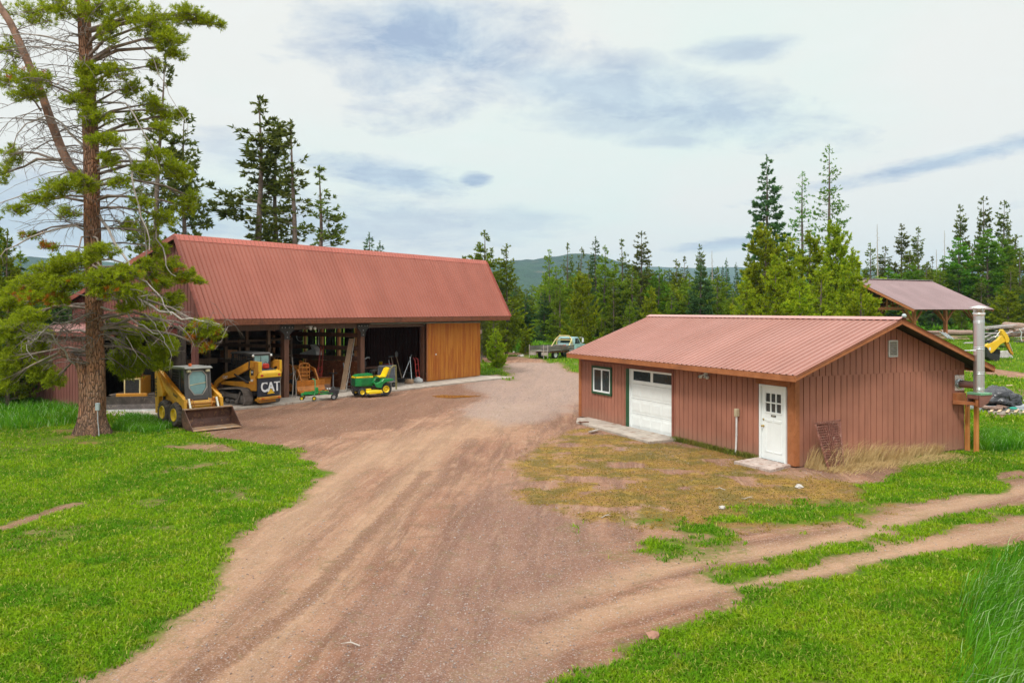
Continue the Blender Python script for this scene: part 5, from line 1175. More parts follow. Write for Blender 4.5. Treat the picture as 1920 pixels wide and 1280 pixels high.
# ------------------------------------------------------------------ stored things inside the barn
def drum(loc, m, label, r_=.29, h=.88):
    w = MB(); w.lathe([(.001, 0), (r_, 0), (r_ + .008, .02), (r_, .04), (r_, h*.32), (r_+.012, h*.34), (r_, h*.36), (r_, h*.64), (r_+.012, h*.66), (r_, h*.68), (r_, h-.03), (r_+.008, h-.01), (r_-.02, h-.02), (.001, h-.02)], 24)
    o = w.build('drum', m, None); o.location = loc; return tag(o, label, 'drum')
drum(BL(8.1, 1.2, .03), M['gray_paint'], 'grey steel drum standing in the dark right bay')
drum(BL(-4.1, 3.2, .03), mat('blue_drum', (.03, .09, .16), .5), 'blue steel drum at the left end inside the barn')
w = MB(); w.lathe([(.001, 0), (.24, 0), (.26, .08), (.23, .16), (.25, .24), (.001, .26)], 18); o = w.build('chopping_block', M['plank_wood'], None); o.location = BL(8.55, -.1, .03); tag(o, 'squat wooden chopping block on the floor of the right bay', 'wood block')
for k, (a, b, r_, m, l) in enumerate(((BL(8.35, .2, .35), BL(9.55, .6, 1.55), .035, 'steel', 'bright aluminium pipe leaning in the right bay beside the sliding door'), (BL(9.0, .1, .03), BL(9.3, .5, 1.45), .025, 'galv', 'upright galvanised pipe standing next to the sliding door edge'), (BL(8.2, .8, .1), BL(8.3, 1.2, 1.3), .02, 'steel', 'thin steel rod standing beside the grey drum'))):
    w = MB(); w.tube([a, b], r_, 8); w.tube([a, a + (b - a) * .04], r_ * 1.5, 8); o = w.build('pipe', M[m], None); tag(o, l, 'pipe')
ht = thing('hand_truck', 'red hand truck standing against the orange sliding door', 'hand truck', BL(9.55, .1, .03), BA - R(80))
w = MB()
for s in (-1, 1): w.tube([(.0, s * .17, .05), (-.12, s * .17, 1.25), (-.25, s * .13, 1.38)], .022, 8)
for z in (.3, .65, 1.0): w.tube([(-.01 - z * .1, -.17, z), (-.01 - z * .1, .17, z)], .018, 6)
w.bb(0, .22, -.2, .2, .03, .045); w.build('truck_frame', M['red'], ht)
for s in (-1, 1): w = MB(); w.lathe([(.001, -.03), (.1, -.03), (.12, 0), (.1, .03), (.001, .03)], 16, (-.06, s * .22, .12), 'y'); w.build('wheel', M['black'], ht)
def tyre_thing(loc, rx, label, r_=.38, w_=.22):
    w = MB(); h = w_ / 2; w.lathe([(r_*.6, -h*.8), (r_*.86, -h), (r_*.97, -h*.8), (r_, -h*.4), (r_, h*.4), (r_*.97, h*.8), (r_*.86, h), (r_*.6, h*.8)], 26, axis='y', closed=True)
    for k in range(20): a = 6.283 * k / 20; w.box((r_ * math.cos(a), 0, r_ * math.sin(a)), (.02, w_ * .7, .05), Matrix.Rotation(-a, 3, 'Y'))
    o = w.build('tyre', M['black'], None); o.location = loc; o.rotation_euler = rx; return tag(o, label, 'tyre')
tyre_thing(BL(7.3, 1.6, .42), (0, 0, BA + .5), 'worn black tyre standing upright in the right bay', .4)
tyre_thing(BL(9.1, .9, .15), (R(90), 0, 0), 'black tyre lying flat near the sliding door')
tyre_thing(BL(-3.9, 5.6, 2.02), (0, 0, BA), 'spare tyre standing on the lower rack shelf at the left', .36)
eng = thing('engine', 'greasy engine block with chrome pipes on the bench of the right bay', 'engine', BL(6.6, 1.9, .95), BA)
w = MB(); w.prism([(-.35, 0), (-.4, .25), (-.2, .5), (.2, .5), (.4, .25), (.35, 0)], -.3, .3); w.lathe([(.001, 0), (.17, .0), (.18, .1), (.001, .12)], 16, (0, -.30, .22), 'y'); w.build('engine_block', M['blackm'], eng, .02)
w = MB(); w.tube([(-.3, -.2, .45), (-.45, -.25, .6), (-.5, -.1, .8)], .05, 10); w.tube([(.3, -.2, .45), (.5, -.25, .55), (.7, -.2, .5)], .05, 10); w.build('chrome_pipes', M['steel'], eng)
bn = thing('workbench', 'long dark workbench across the back of the right bay', 'workbench', BL(7.4, 1.95, 0), BA)
w = MB(); w.bb(-1.9, 1.9, -.4, .4, .88, .94); w.build('bench_top', M['post_wood'], bn, .004)
for x in (-1.8, 1.8):
    for y in (-.35, .35): w = MB(); w.bb(x - .05, x + .05, y - .05, y + .05, .03, .88); w.build('leg', M['post_wood'], bn)
w = MB(); w.bb(-1.8, 1.8, -.36, .36, .3, .34); w.build('lower_shelf', M['post_wood'], bn)
rr = random.Random(12)
def crate(loc, d, m, label, rz=0):
    t_ = thing('crate', label, 'crate', loc, BA + rz)
    x, y, z = d; w = MB(); n = max(2, int(z / .11))
    for i in range(n):
        z0 = i * z / n
        w.bb(-x/2, x/2, -y/2 - .008, -y/2 + .008, z0 + .006, z0 + z/n - .008); w.bb(-x/2, x/2, y/2 - .008, y/2 + .008, z0 + .006, z0 + z/n - .008)
        w.bb(-x/2 - .006, -x/2 + .008, -y/2 + .01, y/2 - .01, z0 + .006, z0 + z/n - .008); w.bb(x/2 - .008, x/2 + .006, -y/2 + .01, y/2 - .01, z0 + .006, z0 + z/n - .008)
    w.build('slats', m, t_)
    w = MB()
    for sx in (-1, 1):
        for sy in (-1, 1): w.bb(sx * (x/2 - .02) - .02, sx * (x/2 - .02) + .02, sy * (y/2 + .012) - .008, sy * (y/2 + .012) + .008, 0, z)
    w.bb(-x/2, x/2, -y/2, y/2, 0, .012); w.build('corner_posts', M['grey_wood'], t_)
    return t_
crate(BL(-3.2, 5.5, 1.66), (.9, .6, .45), M['plank_wood'], 'brown slatted crate on the lower rack shelf in the left bay')
crate(BL(-1.9, 5.6, 1.66), (.6, .5, .35), M['grey_wood'], 'small grey crate beside the brown crate on the left rack shelf')
crate(BL(-2.4, 5.4, 2.56), (1.4, .6, .5), M['plank_wood'], 'wide crate on the top rack shelf above the tracked loader')
crate(BL(.9, 5.4, 1.66), (.7, .5, .4), M['raw_wood'], 'orange toned crate on the rack in the middle bay')
crate(BL(2.8, 5.5, .03), (1.0, .8, .7), M['grey_wood'], 'big grey crate on the floor at the back of the middle bay')
crate(BL(6.3, 1.9, .35), (.6, .5, .4), M['plank_wood'], 'crate on the lower shelf of the workbench')
crate(BL(8.9, 2.5, .03), (.7, .6, .8), M['pale_wood'], 'tall pale crate right of the workbench')
def bucket(loc, m, label, r_=.15, h=.36):
    t_ = thing('bucket', label, 'bucket', loc); w = MB(); w.lathe([(.001, .01), (r_*.82, 0), (r_, h), (r_+.01, h), (r_+.01, h-.03), (r_-.012, h-.02), (r_*.8, .03), (.001, .03)], 20); w.build('pail', m, t_)
    w = MB(); w.tube([(r_ * math.cos(a), 0, h - .02 + r_ * .9 * math.sin(a)) for a in np.linspace(0, 3.14, 9)], .006, 5); w.build('bail_handle', M['steel'], t_); return t_
bucket(BL(7.6, .35, .03), M['white'], 'white plastic bucket in front of the workbench in the right bay'); bucket(BL(5.8, .9, .03), M['red'], 'red bucket just inside the second barn post'); bucket(BL(8.75, 1.4, .03), M['orange'], 'orange bucket near the drum in the right bay'); bucket(BL(3.9, 2.2, .03), M['blackm'], 'black bucket by the partition in the middle bay')
bucket(BL(5.9, 1.8, .95), M['white'], 'white pail standing on the left end of the workbench', .11, .25); bucket(BL(8.3, 1.8, .95), M['jyellow'], 'yellow pail standing on the workbench', .10, .22)
def longtool(a, b, head, label):
    t_ = thing('hand_tool', label, 'tool', a); d = b - a; w = MB(); w.tube([(0, 0, 0), d * .5, d], .016, 6); w.build('handle', M['pale_wood'], t_)
    w = MB()
    if head == 'shovel': w.prism([(-.11, -.02), (.11, -.02), (.12, .2), (0, .32), (-.12, .2)], -.01, .01)
    elif head == 'rake':
        w.beam((-.2, 0, 0), (.2, 0, 0), .02, .02)
        for i in range(9): w.beam((-.2 + .05 * i, 0, 0), (-.2 + .05 * i, -.05, .08), .008, .008)
    else: w.prism([(-.15, -.02), (.15, -.02), (.16, .14), (-.16, .14)], -.02, .02)
    q = w.build('tool_head', M['steel'], t_); q.location = d; q.rotation_euler = (0, 0, BA)
for x, hd, l in ((9.15, 'shovel', 'round shovel leaning blade up beside the sliding door'), (8.7, 'rake', 'garden rake leaning head up in the right bay'), (6.0, 'shovel', 'shovel leaning behind the second barn post'), (5.6, 'broom', 'push broom leaning head up behind the second barn post')): longtool(BL(x, .9, .03), BL(x + .12, 1.5, 1.45), hd, l)
ch = thing('tool_chest', 'red tool chest with steel drawer pulls at the back of the right bay', 'tool chest', BL(8.9, 1.9, .03), BA)
w = MB(); w.bb(-.35, .35, -.22, .22, .08, 1.0); w.build('chest_body', M['red'], ch, .015)
for i in range(6): w = MB(); w.bb(-.32, .32, -.245, -.22, .12 + i * .145, .245 + i * .145); w.bb(-.2, .2, -.265, -.245, .2 + i * .145, .215 + i * .145); w.build('drawer', M['redrust'], ch, .004)
mo = thing('old_motorcycle', 'dark dirt bike with silver forks parked in front of the workbench', 'motorcycle', BL(7.7, .85, .03), BA + .15)
for x in (-.62, .62):
    w = MB(); w.lathe([(.24, -.04), (.30, -.045), (.32, 0), (.30, .045), (.24, .04)], 26, (x, 0, .32), 'y', closed=True)
    for k in range(10): a = 6.283 * k / 10; w.tube([(x, 0, .32), (x + .25 * math.cos(a), 0, .32 + .25 * math.sin(a))], .004, 4)
    w.build('wheel', M['black'], mo)
w = MB(); w.tube([(.62, .07, .32), (.42, .07, .95)], .022, 8); w.tube([(.62, -.07, .32), (.42, -.07, .95)], .022, 8); w.tube([(.38, -.35, 1.03), (.42, 0, .98), (.38, .35, 1.03)], .014, 8); w.build('forks', M['silver'], mo)
w = MB(); w.prism([(-.2, .35), (.2, .33), (.3, .6), (-.15, .62)], -.12, .12); w.tube([(-.62, .08, .32), (-.1, .08, .42)], .02); w.tube([(-.62, -.08, .32), (-.1, -.08, .42)], .02); w.tube([(-.7, -.13, .42), (-.1, -.13, .38), (.2, -.12, .42)], .035); w.build('engine', M['steel'], mo, .01)
w = MB(); w.prism([(-.75, .78), (-.2, .76), (.0, .80), (.35, .92), (.36, .80), (.1, .64), (-.2, .68), (-.7, .72)], -.12, .12); w.build('tank_and_seat', M['redrust'], mo, .03)
# white curved scoop on the partition rail
w = MB(); w.prism([(0, 0), (1.3, 0), (1.25, .2), (1.1, .42), (.85, .55), (.8, .5), (.95, .3), (.0, .06)], -.2, .2); o = w.build('chute', mat('grey_white_chute', (.52, .55, .55), .5), None, .01); o.location = BL(4.72, 4.2, 1.7); o.rotation_euler = (0, 0, BA - R(90)); tag(o, 'pale curved sheet metal chute propped on the stud partition rail', 'chute')
# aluminium grate leaning near the second post
gr_ = thing('ladder_grate', 'short aluminium ladder leaning on the partition beside the tall plank', 'ladder', BL(4.55, .5, .03), BA)
w = MB()
for s in (-1, 1): w.beam((s * .18, 0, 0), (s * .18 + .05, .3, 1.35), .035, .07)
for i in range(6): f = .1 + i * .16; w.beam((-.18 + .05 * f, .3 * f, 1.35 * f), (.18 + .05 * f, .3 * f, 1.35 * f), .03, .03)
w.build('ladder_frame', M['steel'], gr_)
# white bag, hanging hoses
w = MB(); w.lathe([(.001, 0), (.20, .0), (.26, .10), (.22, .26), (.10, .34), (.06, .40), (.001, .41)], 12, smooth=True); o = w.build('sack', mat('white_sack', (.55, .56, .56), .8, bump=.01), None); o.location = BL(9.35, -.05, .03); o.scale = (1.1, .8, .8); tag(o, 'small white sack on the floor by the sliding door', 'sack')
for i, (x, y, z, r_) in enumerate(((6.2, 6, 2.6, .3), (8.4, 7, 2.7, .35))):
    w = MB(); w.tube([(r_ * math.cos(t_), 0, r_ * math.sin(t_)) for t_ in np.linspace(0, 12.5, 40)], .02, 6); o = w.build('hose_coil', M['black'] if i else M['galv'], None); o.location = BL(x, y, z); o.rotation_euler = (0, 0, BA)
    tag(o, ('pale cable coil hanging deep in the right bay', 'black hose coil hanging far back in the right bay')[i], 'hose')
# ------------------------------------------------------------------ yard things
# rusty mesh panel leaning on the gable wall
mp_ = thing('mesh_panel', 'rusty bent wire mesh panel leaning on the gable wall of the small garage', 'mesh panel', Vector((7.417, 21.41, 0)) + Vector((.905, .4254, 0)) * .80 + Vector((.4254, -.905, 0)) * .32, math.atan2(.4254, .905))
w = MB()
def mpz(u, v): return Vector((-.42 + u * .84 * (.62 + .38 * v) + .10 * (1 - v), -.38 + .34 * v + .02 * math.sin(u * 9), v * 1.12))
M['mesh'] = mat('mesh_rust', (.20, .075, .055), .8, var=.35, scale=8, c2=(.42, .28, .22), spots=.2)
for i in range(19):
    v = i / 18; w.beam(mpz(0, v), mpz(1, v), .016, .026)
for j in range(13):
    u = j / 12; w.beam(mpz(u, 0), mpz(u, 1), .014, .030)
w.build('mesh', M['mesh'], mp_)
w = MB(); w.beam(mpz(-.02, 0), mpz(-.02, 1.02), .03, .04); w.beam(mpz(1.02, 0), mpz(1.02, 1.02), .03, .04); w.beam(mpz(-.04, 1.02), mpz(1.04, 1.05), .04, .05); w.build('mesh_frame', M['mesh'], mp_)
w = MB(); vs = []; 
for i in range(8):
    for j in range(8): vs.append(mpz(i / 7, j / 7) + Vector((0, .03 + .02 * math.sin(i * 2.1 + j), 0)))
w.add(vs, [(i*8+j, (i+1)*8+j, (i+1)*8+j+1, i*8+j+1) for i in range(7) for j in range(7) ]); w.build('backing_sheet', M['rust'], mp_)
# offcuts on the garage apron
for (a, b, l) in (((1085, 794), (1103, 793), 'dark offcut board lying on the left end of the garage apron'), ((1106, 812), (1122, 808), 'short grey board lying in the dead grass before the garage apron')):
    p, q = G(*a), G(*b); w = MB(); w.beam(p + Vector((0, 0, .05)), q + Vector((0, 0, .05)), .12, .03); w.box(p + Vector((.05, .02, .075)), (.05, .1, .02)); o = w.build('board', M['grey_wood'] if '08' in str(b) else M['post_wood'], None, .003); tag(o, l, 'board')
# twigs and light stones on the dead grass
for k, (px, py, l) in enumerate(((1360, 918, 'thin pale twig on the dead grass before the entry door'), (1395, 935, 'forked pale twig on the dead grass right of centre'), (675, 1210, 'pale splinter of wood on the dirt in the lower foreground'), (1128, 970, 'short twig on the drive near the dead grass edge'))):
    p = G(px, py); w = MB(); rr = random.Random(k); a = rr.uniform(0, 3); d = Vector((math.cos(a), math.sin(a), 0)); w.tube([p, p + d * .12 + Vector((0, 0, .03)), p + d * .26], [.008, .010, .004], 5); w.tube([p + d * .12 + Vector((0, 0, .03)), p + d * .2 + Vector((.05, .06, .04))], [.006, .003], 5); w.tube([p + d * .05, p + Vector((-.05, .05, .01))], [.006, .003], 5)
    o = w.build('twig', M['grey_wood'], None); tag(o, l, 'twig')
def rock(loc, r_, seed, m, label, sc=(1, 1, .6)):
    bm = bmesh.new(); bmesh.ops.create_icosphere(bm, subdivisions=2, radius=r_)
    rr = random.Random(seed); ph = [rr.uniform(0, 6) for _ in range(6)]
    for v in bm.verts:
        n = v.co.normalized(); k = 1 + .22 * math.sin(3 * n.x + ph[0]) * math.cos(2.6 * n.y + ph[1]) + .12 * math.sin(6 * n.z + ph[2] + 4 * n.x); v.co = Vector((v.co.x * sc[0], v.co.y * sc[1], v.co.z * sc[2])) * k
    me = bpy.data.meshes.new('rock'); bm.to_mesh(me); bm.free(); me.materials.append(m); o = bpy.data.objects.new('rock', me); COL.objects.link(o); o.location = loc; return tag(o, label, 'rock')
M['stone'] = mat('pale_stone', (.42, .39, .36), .85, var=.2, bump=.004)
for k, (px, py, r_, l) in enumerate(((1354, 951, .07, 'fist sized pale stone at the lower edge of the dead grass'), (1498, 912, .10, 'pale flat stone in the straw left of the mesh panel'), (976, 668, .3, 'white boulder on the verge left of the flatbed truck'), (963, 660, .22, 'small white rock on the verge under the roadside pines'), (1224, 1192, .1, 'reddish rock at the edge of the lower right lawn'), (905, 655, .3, 'pale stone in the grass behind the barn corner'))):
    p = G(px, py); rock(p, r_, k, M['stone'] if k != 4 else M['garage_side'], l)
# power outlet on the pine, see the pine below
# ------------------------------------------------------------------ flatbed truck
tk = thing('flatbed_truck', 'derelict pale blue truck with a wooden flatbed parked on the verge', 'truck', (4.05, 70.6, -.05), R(50))
M['oldblue'] = mat('faded_blue_paint', (.36, .55, .58), .5, var=.15, c2=(.25, .2, .16), spots=.1)
M['boards'] = wood_mat('grey_bed_boards', (.10, .088, .08), (.21, .19, .17), (.04, .035, .03), (.6, 5, 8), 3)
for x, y in ((-1.55, .72), (1.75, .75)):
    for s in (-1, 1): tyre(.37, .24, .22, .09, tk, (x, s * y, .37), s, M['black'], M['decal_w'], 0, 6)
w = MB(); w.prism([(1.0, .55), (.98, 1.15), (1.05, 1.78), (1.9 - .25, 1.80), (2.05, 1.22), (2.9, 1.12), (3.0, .95), (3.0, .55), (2.25, .5), (2.15, .85), (1.85, .92), (1.5, .85), (1.38, .5)], -.92, .92)
cab_ = w.build('cab', M['oldblue'], tk, .05, 2)
for s in (-1, 1): w = MB(); w.prism([(1.12, 1.22), (1.15, 1.68), (1.58, 1.70), (1.88, 1.24)], s * .925 - .006, s * .925 + .006); w.build('side_window', M['glass'], cab_)
w = MB(); w.bb(.972, .99, -.55, .55, 1.30, 1.66); w.build('rear_window', M['glass'], cab_)
w = MB(); w.prism([(1.72, 1.74), (2.06, 1.25), (2.08, 1.27), (1.75, 1.76)], -.8, .8); w.build('windshield', M['glass'], cab_)
w = MB(); w.beam((-2.7, .35, .62), (1.0, .35, .62), .09, .14); w.beam((-2.7, -.35, .62), (1.0, -.35, .62), .09, .14); w.beam((-2.7, -.9, .6), (.2, -.9, .62), .05, .1); w.build('chassis', M['rust'], tk)
w = MB()
for i in range(9): w.bb(-2.75, .85, -.98 + i * .22, -.98 + i * .22 + .2, .70, .76)
for s in (-1, 1):
    for z in (.80, .97): w.bb(-2.75, .85, s * 1.0 - .02, s * 1.0 + .02, z, z + .14)
    for x in (-2.7, -1.0, .8): w.bb(x - .03, x + .03, s * 1.03 - .015, s * 1.03 + .015, .6, 1.15)
w.build('flatbed', M['boards'], tk)
w = MB(); w.bb(-2.82, -2.76, -.95, -.3, .35, .62); w.bb(-2.82, -2.76, .3, .95, .35, .62)
for y in (-.98, -.55, .98): w.tube([(-2.85, y, .1), (-2.85, y, 1.25)], .03, 6)
w.tube([(-2.85, -.98, .7), (-2.85, .98, .7)], .025, 6); w.build('tail_frame', M['grey_wood'], tk)
w = MB()
for s in (-1, 1): w.tube([(.0, s * .95, .80), (.72, s * .85, 1.60), (.80, s * .55, 1.88)], .05, 8); w.tube([(.80, s * .85, .8), (.80, s * .78, 1.62), (.80, s * .5, 1.88)], .05, 8)
w.tube([(.80, -.56, 1.89), (.80, .56, 1.89)], .055, 8); w.tube([(.80, -.8, 1.55), (.80, .8, 1.55)], .04, 8); w.build('headache_rack', mat('pale_yellow_rack', (.62, .52, .22), .5), tk)
w = MB(); w.bb(-1.9, -.6, -.4, .5, .77, 1.05); w.bb(-.7, .1, -.6, .1, .78, 1.18); w.build('load', M['boards'], tk, .03)
w = MB(); w.bb(-.55, .25, -.9, -.3, .78, 1.05); w.tube([(-.5, -.9, 1.1), (.3, -.5, 1.12)], .05); w.build('red_toolbox', M['redrust'], tk, .02)
w = MB(); w.bb(.95, 1.3, .93, .95, .2, .5); w.bb(1.0, 2.1, -1.0, -.92, .28, .42); w.build('running_board', mat('bright_blue_step', (.08, .2, .35), .5), tk)
for s in (-1, 1): w = MB(); w.tube([(1.85, s * .93, 1.25), (1.9, s * 1.2, 1.3), (1.9, s * 1.2, 1.75), (1.75, s * .95, 1.75)], .018, 6); w.bb(1.88, 1.91, s * 1.2 - .08, s * 1.2 + .08, 1.35, 1.7); w.build('mirror', M['decal_w'], tk)
# ------------------------------------------------------------------ timber pavilion
pz = 1.42
PA = R(30); pav = thing('pavilion', 'open timber frame pavilion with a wide grey brown metal roof', 'pavilion', (34.54, 70, pz), PA)
ez, rz0 = 4.15 - pz, 7.0 - pz; PL, PW = 12.0, 6.25; M['pt'] = wood_mat('red_cedar_timber', (.36, .12, .04), (.46, .18, .07), (.2, .06, .03), (2, 2, 2), 2)
for s in (0, 1):
    w = MB(); d = Vector((0, -1 if s == 0 else 1, -(rz0 - ez) / PW)); w.ribbed((0, PW, rz0), (1, 0, 0), PL, d, 0, PW * math.hypot(1, (rz0 - ez) / PW) / d.length * 1.0 if 0 else math.hypot(PW, rz0 - ez), (0, d.z * (1 if s else -1) * (1 if s == 0 else -1), 1), .23, .03, .02)
    w.build('roof', M['pav_roof'], pav, recalc=False)
w = MB(); w.beam((-.05, PW, rz0 + .03), (PL + .05, PW, rz0 + .03), .4, .03); w.build('ridge_cap', mat('pale_ridge', (.5, .48, .45), .4), pav)
w = MB()
for x in (.08, PL - .08):
    for s in (-1, 1): w.beam((x, PW, rz0 - .14), (x, PW + s * (PW - .05), ez - .12), .1, .22)
each(w, 'barge_board', M['pt'], pav)
w = MB()
for i in range(9):
    x = .5 + i * (PL - 1) / 8
    for s in (-1, 1): w.beam((x, PW, rz0 - .12), (x, PW + s * (PW - .1), ez - .1), .08, .16)
w.build('rafters', M['pt'], pav)
po = [(1.4, 1.0), (6.0, 1.0), (10.6, 1.0), (1.4, 11.5), (6.0, 11.5), (10.6, 11.5)]
for x, y in po:
    w = MB(); w.bb(x - .13, x + .13, y - .13, y + .13, -.1, ez - .02); p = w.build('post', M['pt'], pav)
    w = MB()
    for dx, dy in ((1, 0), (-1, 0), (0, 1 if y < 6 else -1)): w.beam((x + dx * .05, y + dy * .05, ez - 1.15), (x + dx * 1.1, y + dy * 1.1, ez - .12), .12, .14)
    w.build('knee_brace', M['pt'], p)
w = MB()
for y in (1.0, 11.5): w.beam((.2, y, ez + .08), (PL - .2, y, ez + .08), .18, .24)
for x in (1.4, 6, 10.6): w.beam((x, .95, ez + .08), (x, 11.55, ez + .08), .18, .26); w.beam((x, PW, ez + .1), (x, PW, rz0 - .2), .16, .16); w.beam((x, PW, ez + .3), (x, PW - 2.6, ez + 1.35), .12, .14); w.beam((x, PW, ez + .3), (x, PW + 2.6, ez + 1.35), .12, .14); w.beam((x, 3.6, ez + .1), (x, 3.6, ez + 1.3), .12, .12); w.beam((x, 8.9, ez + .1), (x, 8.9, ez + 1.3), .12, .12)
w.build('trusses', M['pt'], pav)
w = MB(); w.prism([(1.6, ez + .25), (2.7, ez + .25), (2.5, ez + .7), (1.8, ez + .7)], 2.2, 2.3, 'yz' if 0 else 'xz'); w.build('loft_panel', M['pale_wood'], pav)
# ------------------------------------------------------------------ logs, lumber, backhoe
BK = mat('log_bark', (.30, .20, .16), .9, var=.35, scale=4, c2=(.42, .33, .28), spots=.3, bump=.02, stretch=(3, 3, 3), bscale=14); CE = mat('log_end_wood', (.55, .36, .16), .8, var=.2)
def log(a, b, r_, label, group='logs lying behind the pavilion and the lumber'):
    a, b = Vector(a), Vector(b); n = 9; rr = random.Random(int(a.x * 100)); pts = [a.lerp(b, i / (n - 1)) + Vector((rr.uniform(-.02, .02), 0, rr.uniform(-.02, .02))) for i in range(n)]
    w = MB(); w.tube(pts, [r_ * (1.06 - .2 * i / n + rr.uniform(-.03, .03)) for i in range(n)], 14, cap=False); o = w.build('log', BK, None); tag(o, label, 'log', group)
    e = MB(); d = (b - a).normalized()
    for p, s, k in ((pts[0], -1, 1.06), (pts[-1], 1, .86)): e.tube([p, p + d * s * .012], [r_ * k * .97, r_ * k * .9], 14)
    e.build('cut_end', CE, o); return o
def LP(px, Y, z=0): p = ON((px - 960) * Y / F, Y); return p + Vector((0, 0, z))
r_ = .25
log(LP(1764, 84, .3), LP(1822, 84, .3), .30, 'long barked log between the two front pavilion posts')
log(LP(1700, 86, .3), LP(1762, 85, .3), .22, 'upper log of the pair behind the left pavilion post'); log(LP(1725, 84, .0), LP(1768, 84, -.02), .2, 'lower log of the pair behind the left pavilion post')
log(LP(1842, 88, .32), LP(1900, 88, .34), .16, 'slim log lying right of the stovepipe cap in the distance')
log(LP(1885, 78, 1.05), LP(1950, 74, 1.0), .42, 'thick barked log on top of the pile at the right edge'); log(LP(1893, 77, .45), LP(1950, 75, .45), .30, 'orange barked log under the thick one at the right edge')
log(LP(1870, 80, .12), LP(1945, 79, .15), .2, 'thin log at the bottom of the pile at the right edge')
# sawn lumber stacks
def lumber(px0, px1, Y, rows, label, m, z0=0, seed=1, skew=.3):
    t_ = thing('lumber_stack', label, 'lumber'); a = LP(px0, Y); b = LP(px1, Y); t_.location = (a + b) / 2 + Vector((0, 0, z0)); L = (b - a).length; rr = random.Random(seed)
    for k in range(rows):
        w = MB(); z = .05 + k * .13; y0 = rr.uniform(-.5, .5); l_ = L * rr.uniform(.7, 1.05); x_ = rr.uniform(-.3, .3); an = rr.uniform(-skew, skew) * .2
        w.beam((x_ - l_/2, y0 - an, z), (x_ + l_/2, y0 + an, z + rr.uniform(-.12, .12) * skew * 3), rr.uniform(.25, .5), .05); w.build('board', m[k % len(m)], t_)
    w = MB()
    for k in range(14):
        l_ = L * rr.uniform(.5, .9); x_ = rr.uniform(-.2, .2) * L; y_ = rr.uniform(-.9, .9); z = rr.uniform(.05, rows * .13); w.beam((x_ - l_/2, y_, z), (x_ + l_/2, y_ + rr.uniform(-.3, .3), z + rr.uniform(-.2, .2) * skew), .12, .035)
    w.build('slabwood', m[0], t_)
M['slat'] = wood_mat('silver_lumber', (.34, .32, .31), (.48, .46, .45), (.14, .12, .11), (3, 3, 3), 3); M['redl'] = wood_mat('reddish_lumber', (.36, .13, .07), (.42, .2, .1), (.12, .05, .03), (3, 3, 3), 3)
lumber(1836, 1905, 72, 9, 'heap of grey sawn slabs behind the yellow digger arm', [M['slat'], M['slat'], M['redl'], M['blackm']], 0, 3, 1.2)
lumber(1898, 1960, 70, 9, 'stack of grey and reddish planks at the right edge of the yard', [M['slat'], M['redl'], M['redl']], 0, 5, .4)
lumber(1740, 1812, 74, 2, 'low pile of pale boards lying in the grass before the pavilion', [M['pale_wood'], M['slat']], 0, 8, .2)
lumber(1836, 1880, 66, 5, 'dark tangle of slabs at the foot of the digger arm', [M['blackm'], M['slat']], 0, 11, 1.5)
# long pale poles over the slabs
for k, (a, b, l) in enumerate((((1842, 643, 68), (1878, 622, 74), 'pale pole sticking up from the grey slab heap'), ((1862, 632, 69), (1925, 614, 71), 'long thin pale pole lying across the top of the slab heap'), ((1808, 643, 64), (1836, 641, 65), 'grey pole end poking out left of the stovepipe'), ((1838, 636, 70), (1870, 620, 73), 'second slanted pole left of the digger arm'))):
    p, q = PY(a[0], a[2], a[1]), PY(b[0], b[2], b[1]); w = MB(); w.tube([p, p.lerp(q, .5) + Vector((0, 0, -.03)), q], .06, 8); o = w.build('pole', M['slat'], None); tag(o, l, 'pole')
# pvc pipe on the planks
w = MB(); w.tube([PY(1911, 69, 617), PY(1916, 69, 623), PY(1914, 69, 632), PY(1916, 69, 639)], .03, 6); o = w.build('hose', M['decal_w'], None); tag(o, 'curl of white hose hanging on the planks at the right edge', 'hose')
# backhoe digger attachment, yellow boom with stick and a black bucket
bh = thing('digger_arm', 'bright yellow backhoe arm standing in the grass right of the stovepipe', 'backhoe arm', PY(1861, 58, 655), R(0)); bh.location.z = GT(1861, 670).z
def bz(py): return H - (py - HY) * 58 / F - bh.location.z
def bx_(px): return (px - 1861) * 58 / F
w = MB(); P = [(1847, 649), (1850, 655), (1857, 661), (1861, 659), (1884, 640), (1886, 634), (1883, 626), (1877, 619), (1876, 630), (1872, 638), (1851, 646)]
w.prism([(bx_(a), bz(b)) for a, b in [(1846, 649), (1849, 656), (1856, 662), (1861, 659), (1874, 645), (1884, 640), (1879, 630), (1877, 619), (1875, 619), (1876, 629), (1869, 637), (1848, 646)]], -.15, .15)
w.prism([(bx_(a), bz(b)) for a, b in [(1875, 619), (1878, 617), (1886, 627), (1890, 635), (1889, 641), (1884, 643), (1881, 633), (1876, 626)]], -.20, .20)
w.build('boom', M['cat_bright'], bh, .012)
w = MB(); w.prism([(bx_(a), bz(b)) for a, b in [(1881, 637), (1885, 634), (1889, 640), (1899, 663), (1897, 665), (1893, 661)]], -.11, .11); w.build('stick', M['cat_yellow'], bh, .01)
w = MB(); w.tube([(bx_(1874), -.05, bz(621)), (bx_(1865), -.05, bz(633))], .035, 8); w.tube([(bx_(1889), -.13, bz(640)), (bx_(1896), -.13, bz(658))], .03, 8); w.build('cylinder_rod', M['silver'], bh)
w = MB(); w.tube([(bx_(1865), -.05, bz(633)), (bx_(1852), -.05, bz(646))], .07, 8); w.prism([(bx_(a), bz(b)) for a, b in [(1843, 650), (1850, 661), (1867, 664), (1868, 654), (1866, 676), (1858, 677), (1843, 668)]], -.5, .5); w.build('black_bucket', M['decal_k'], bh, .01)
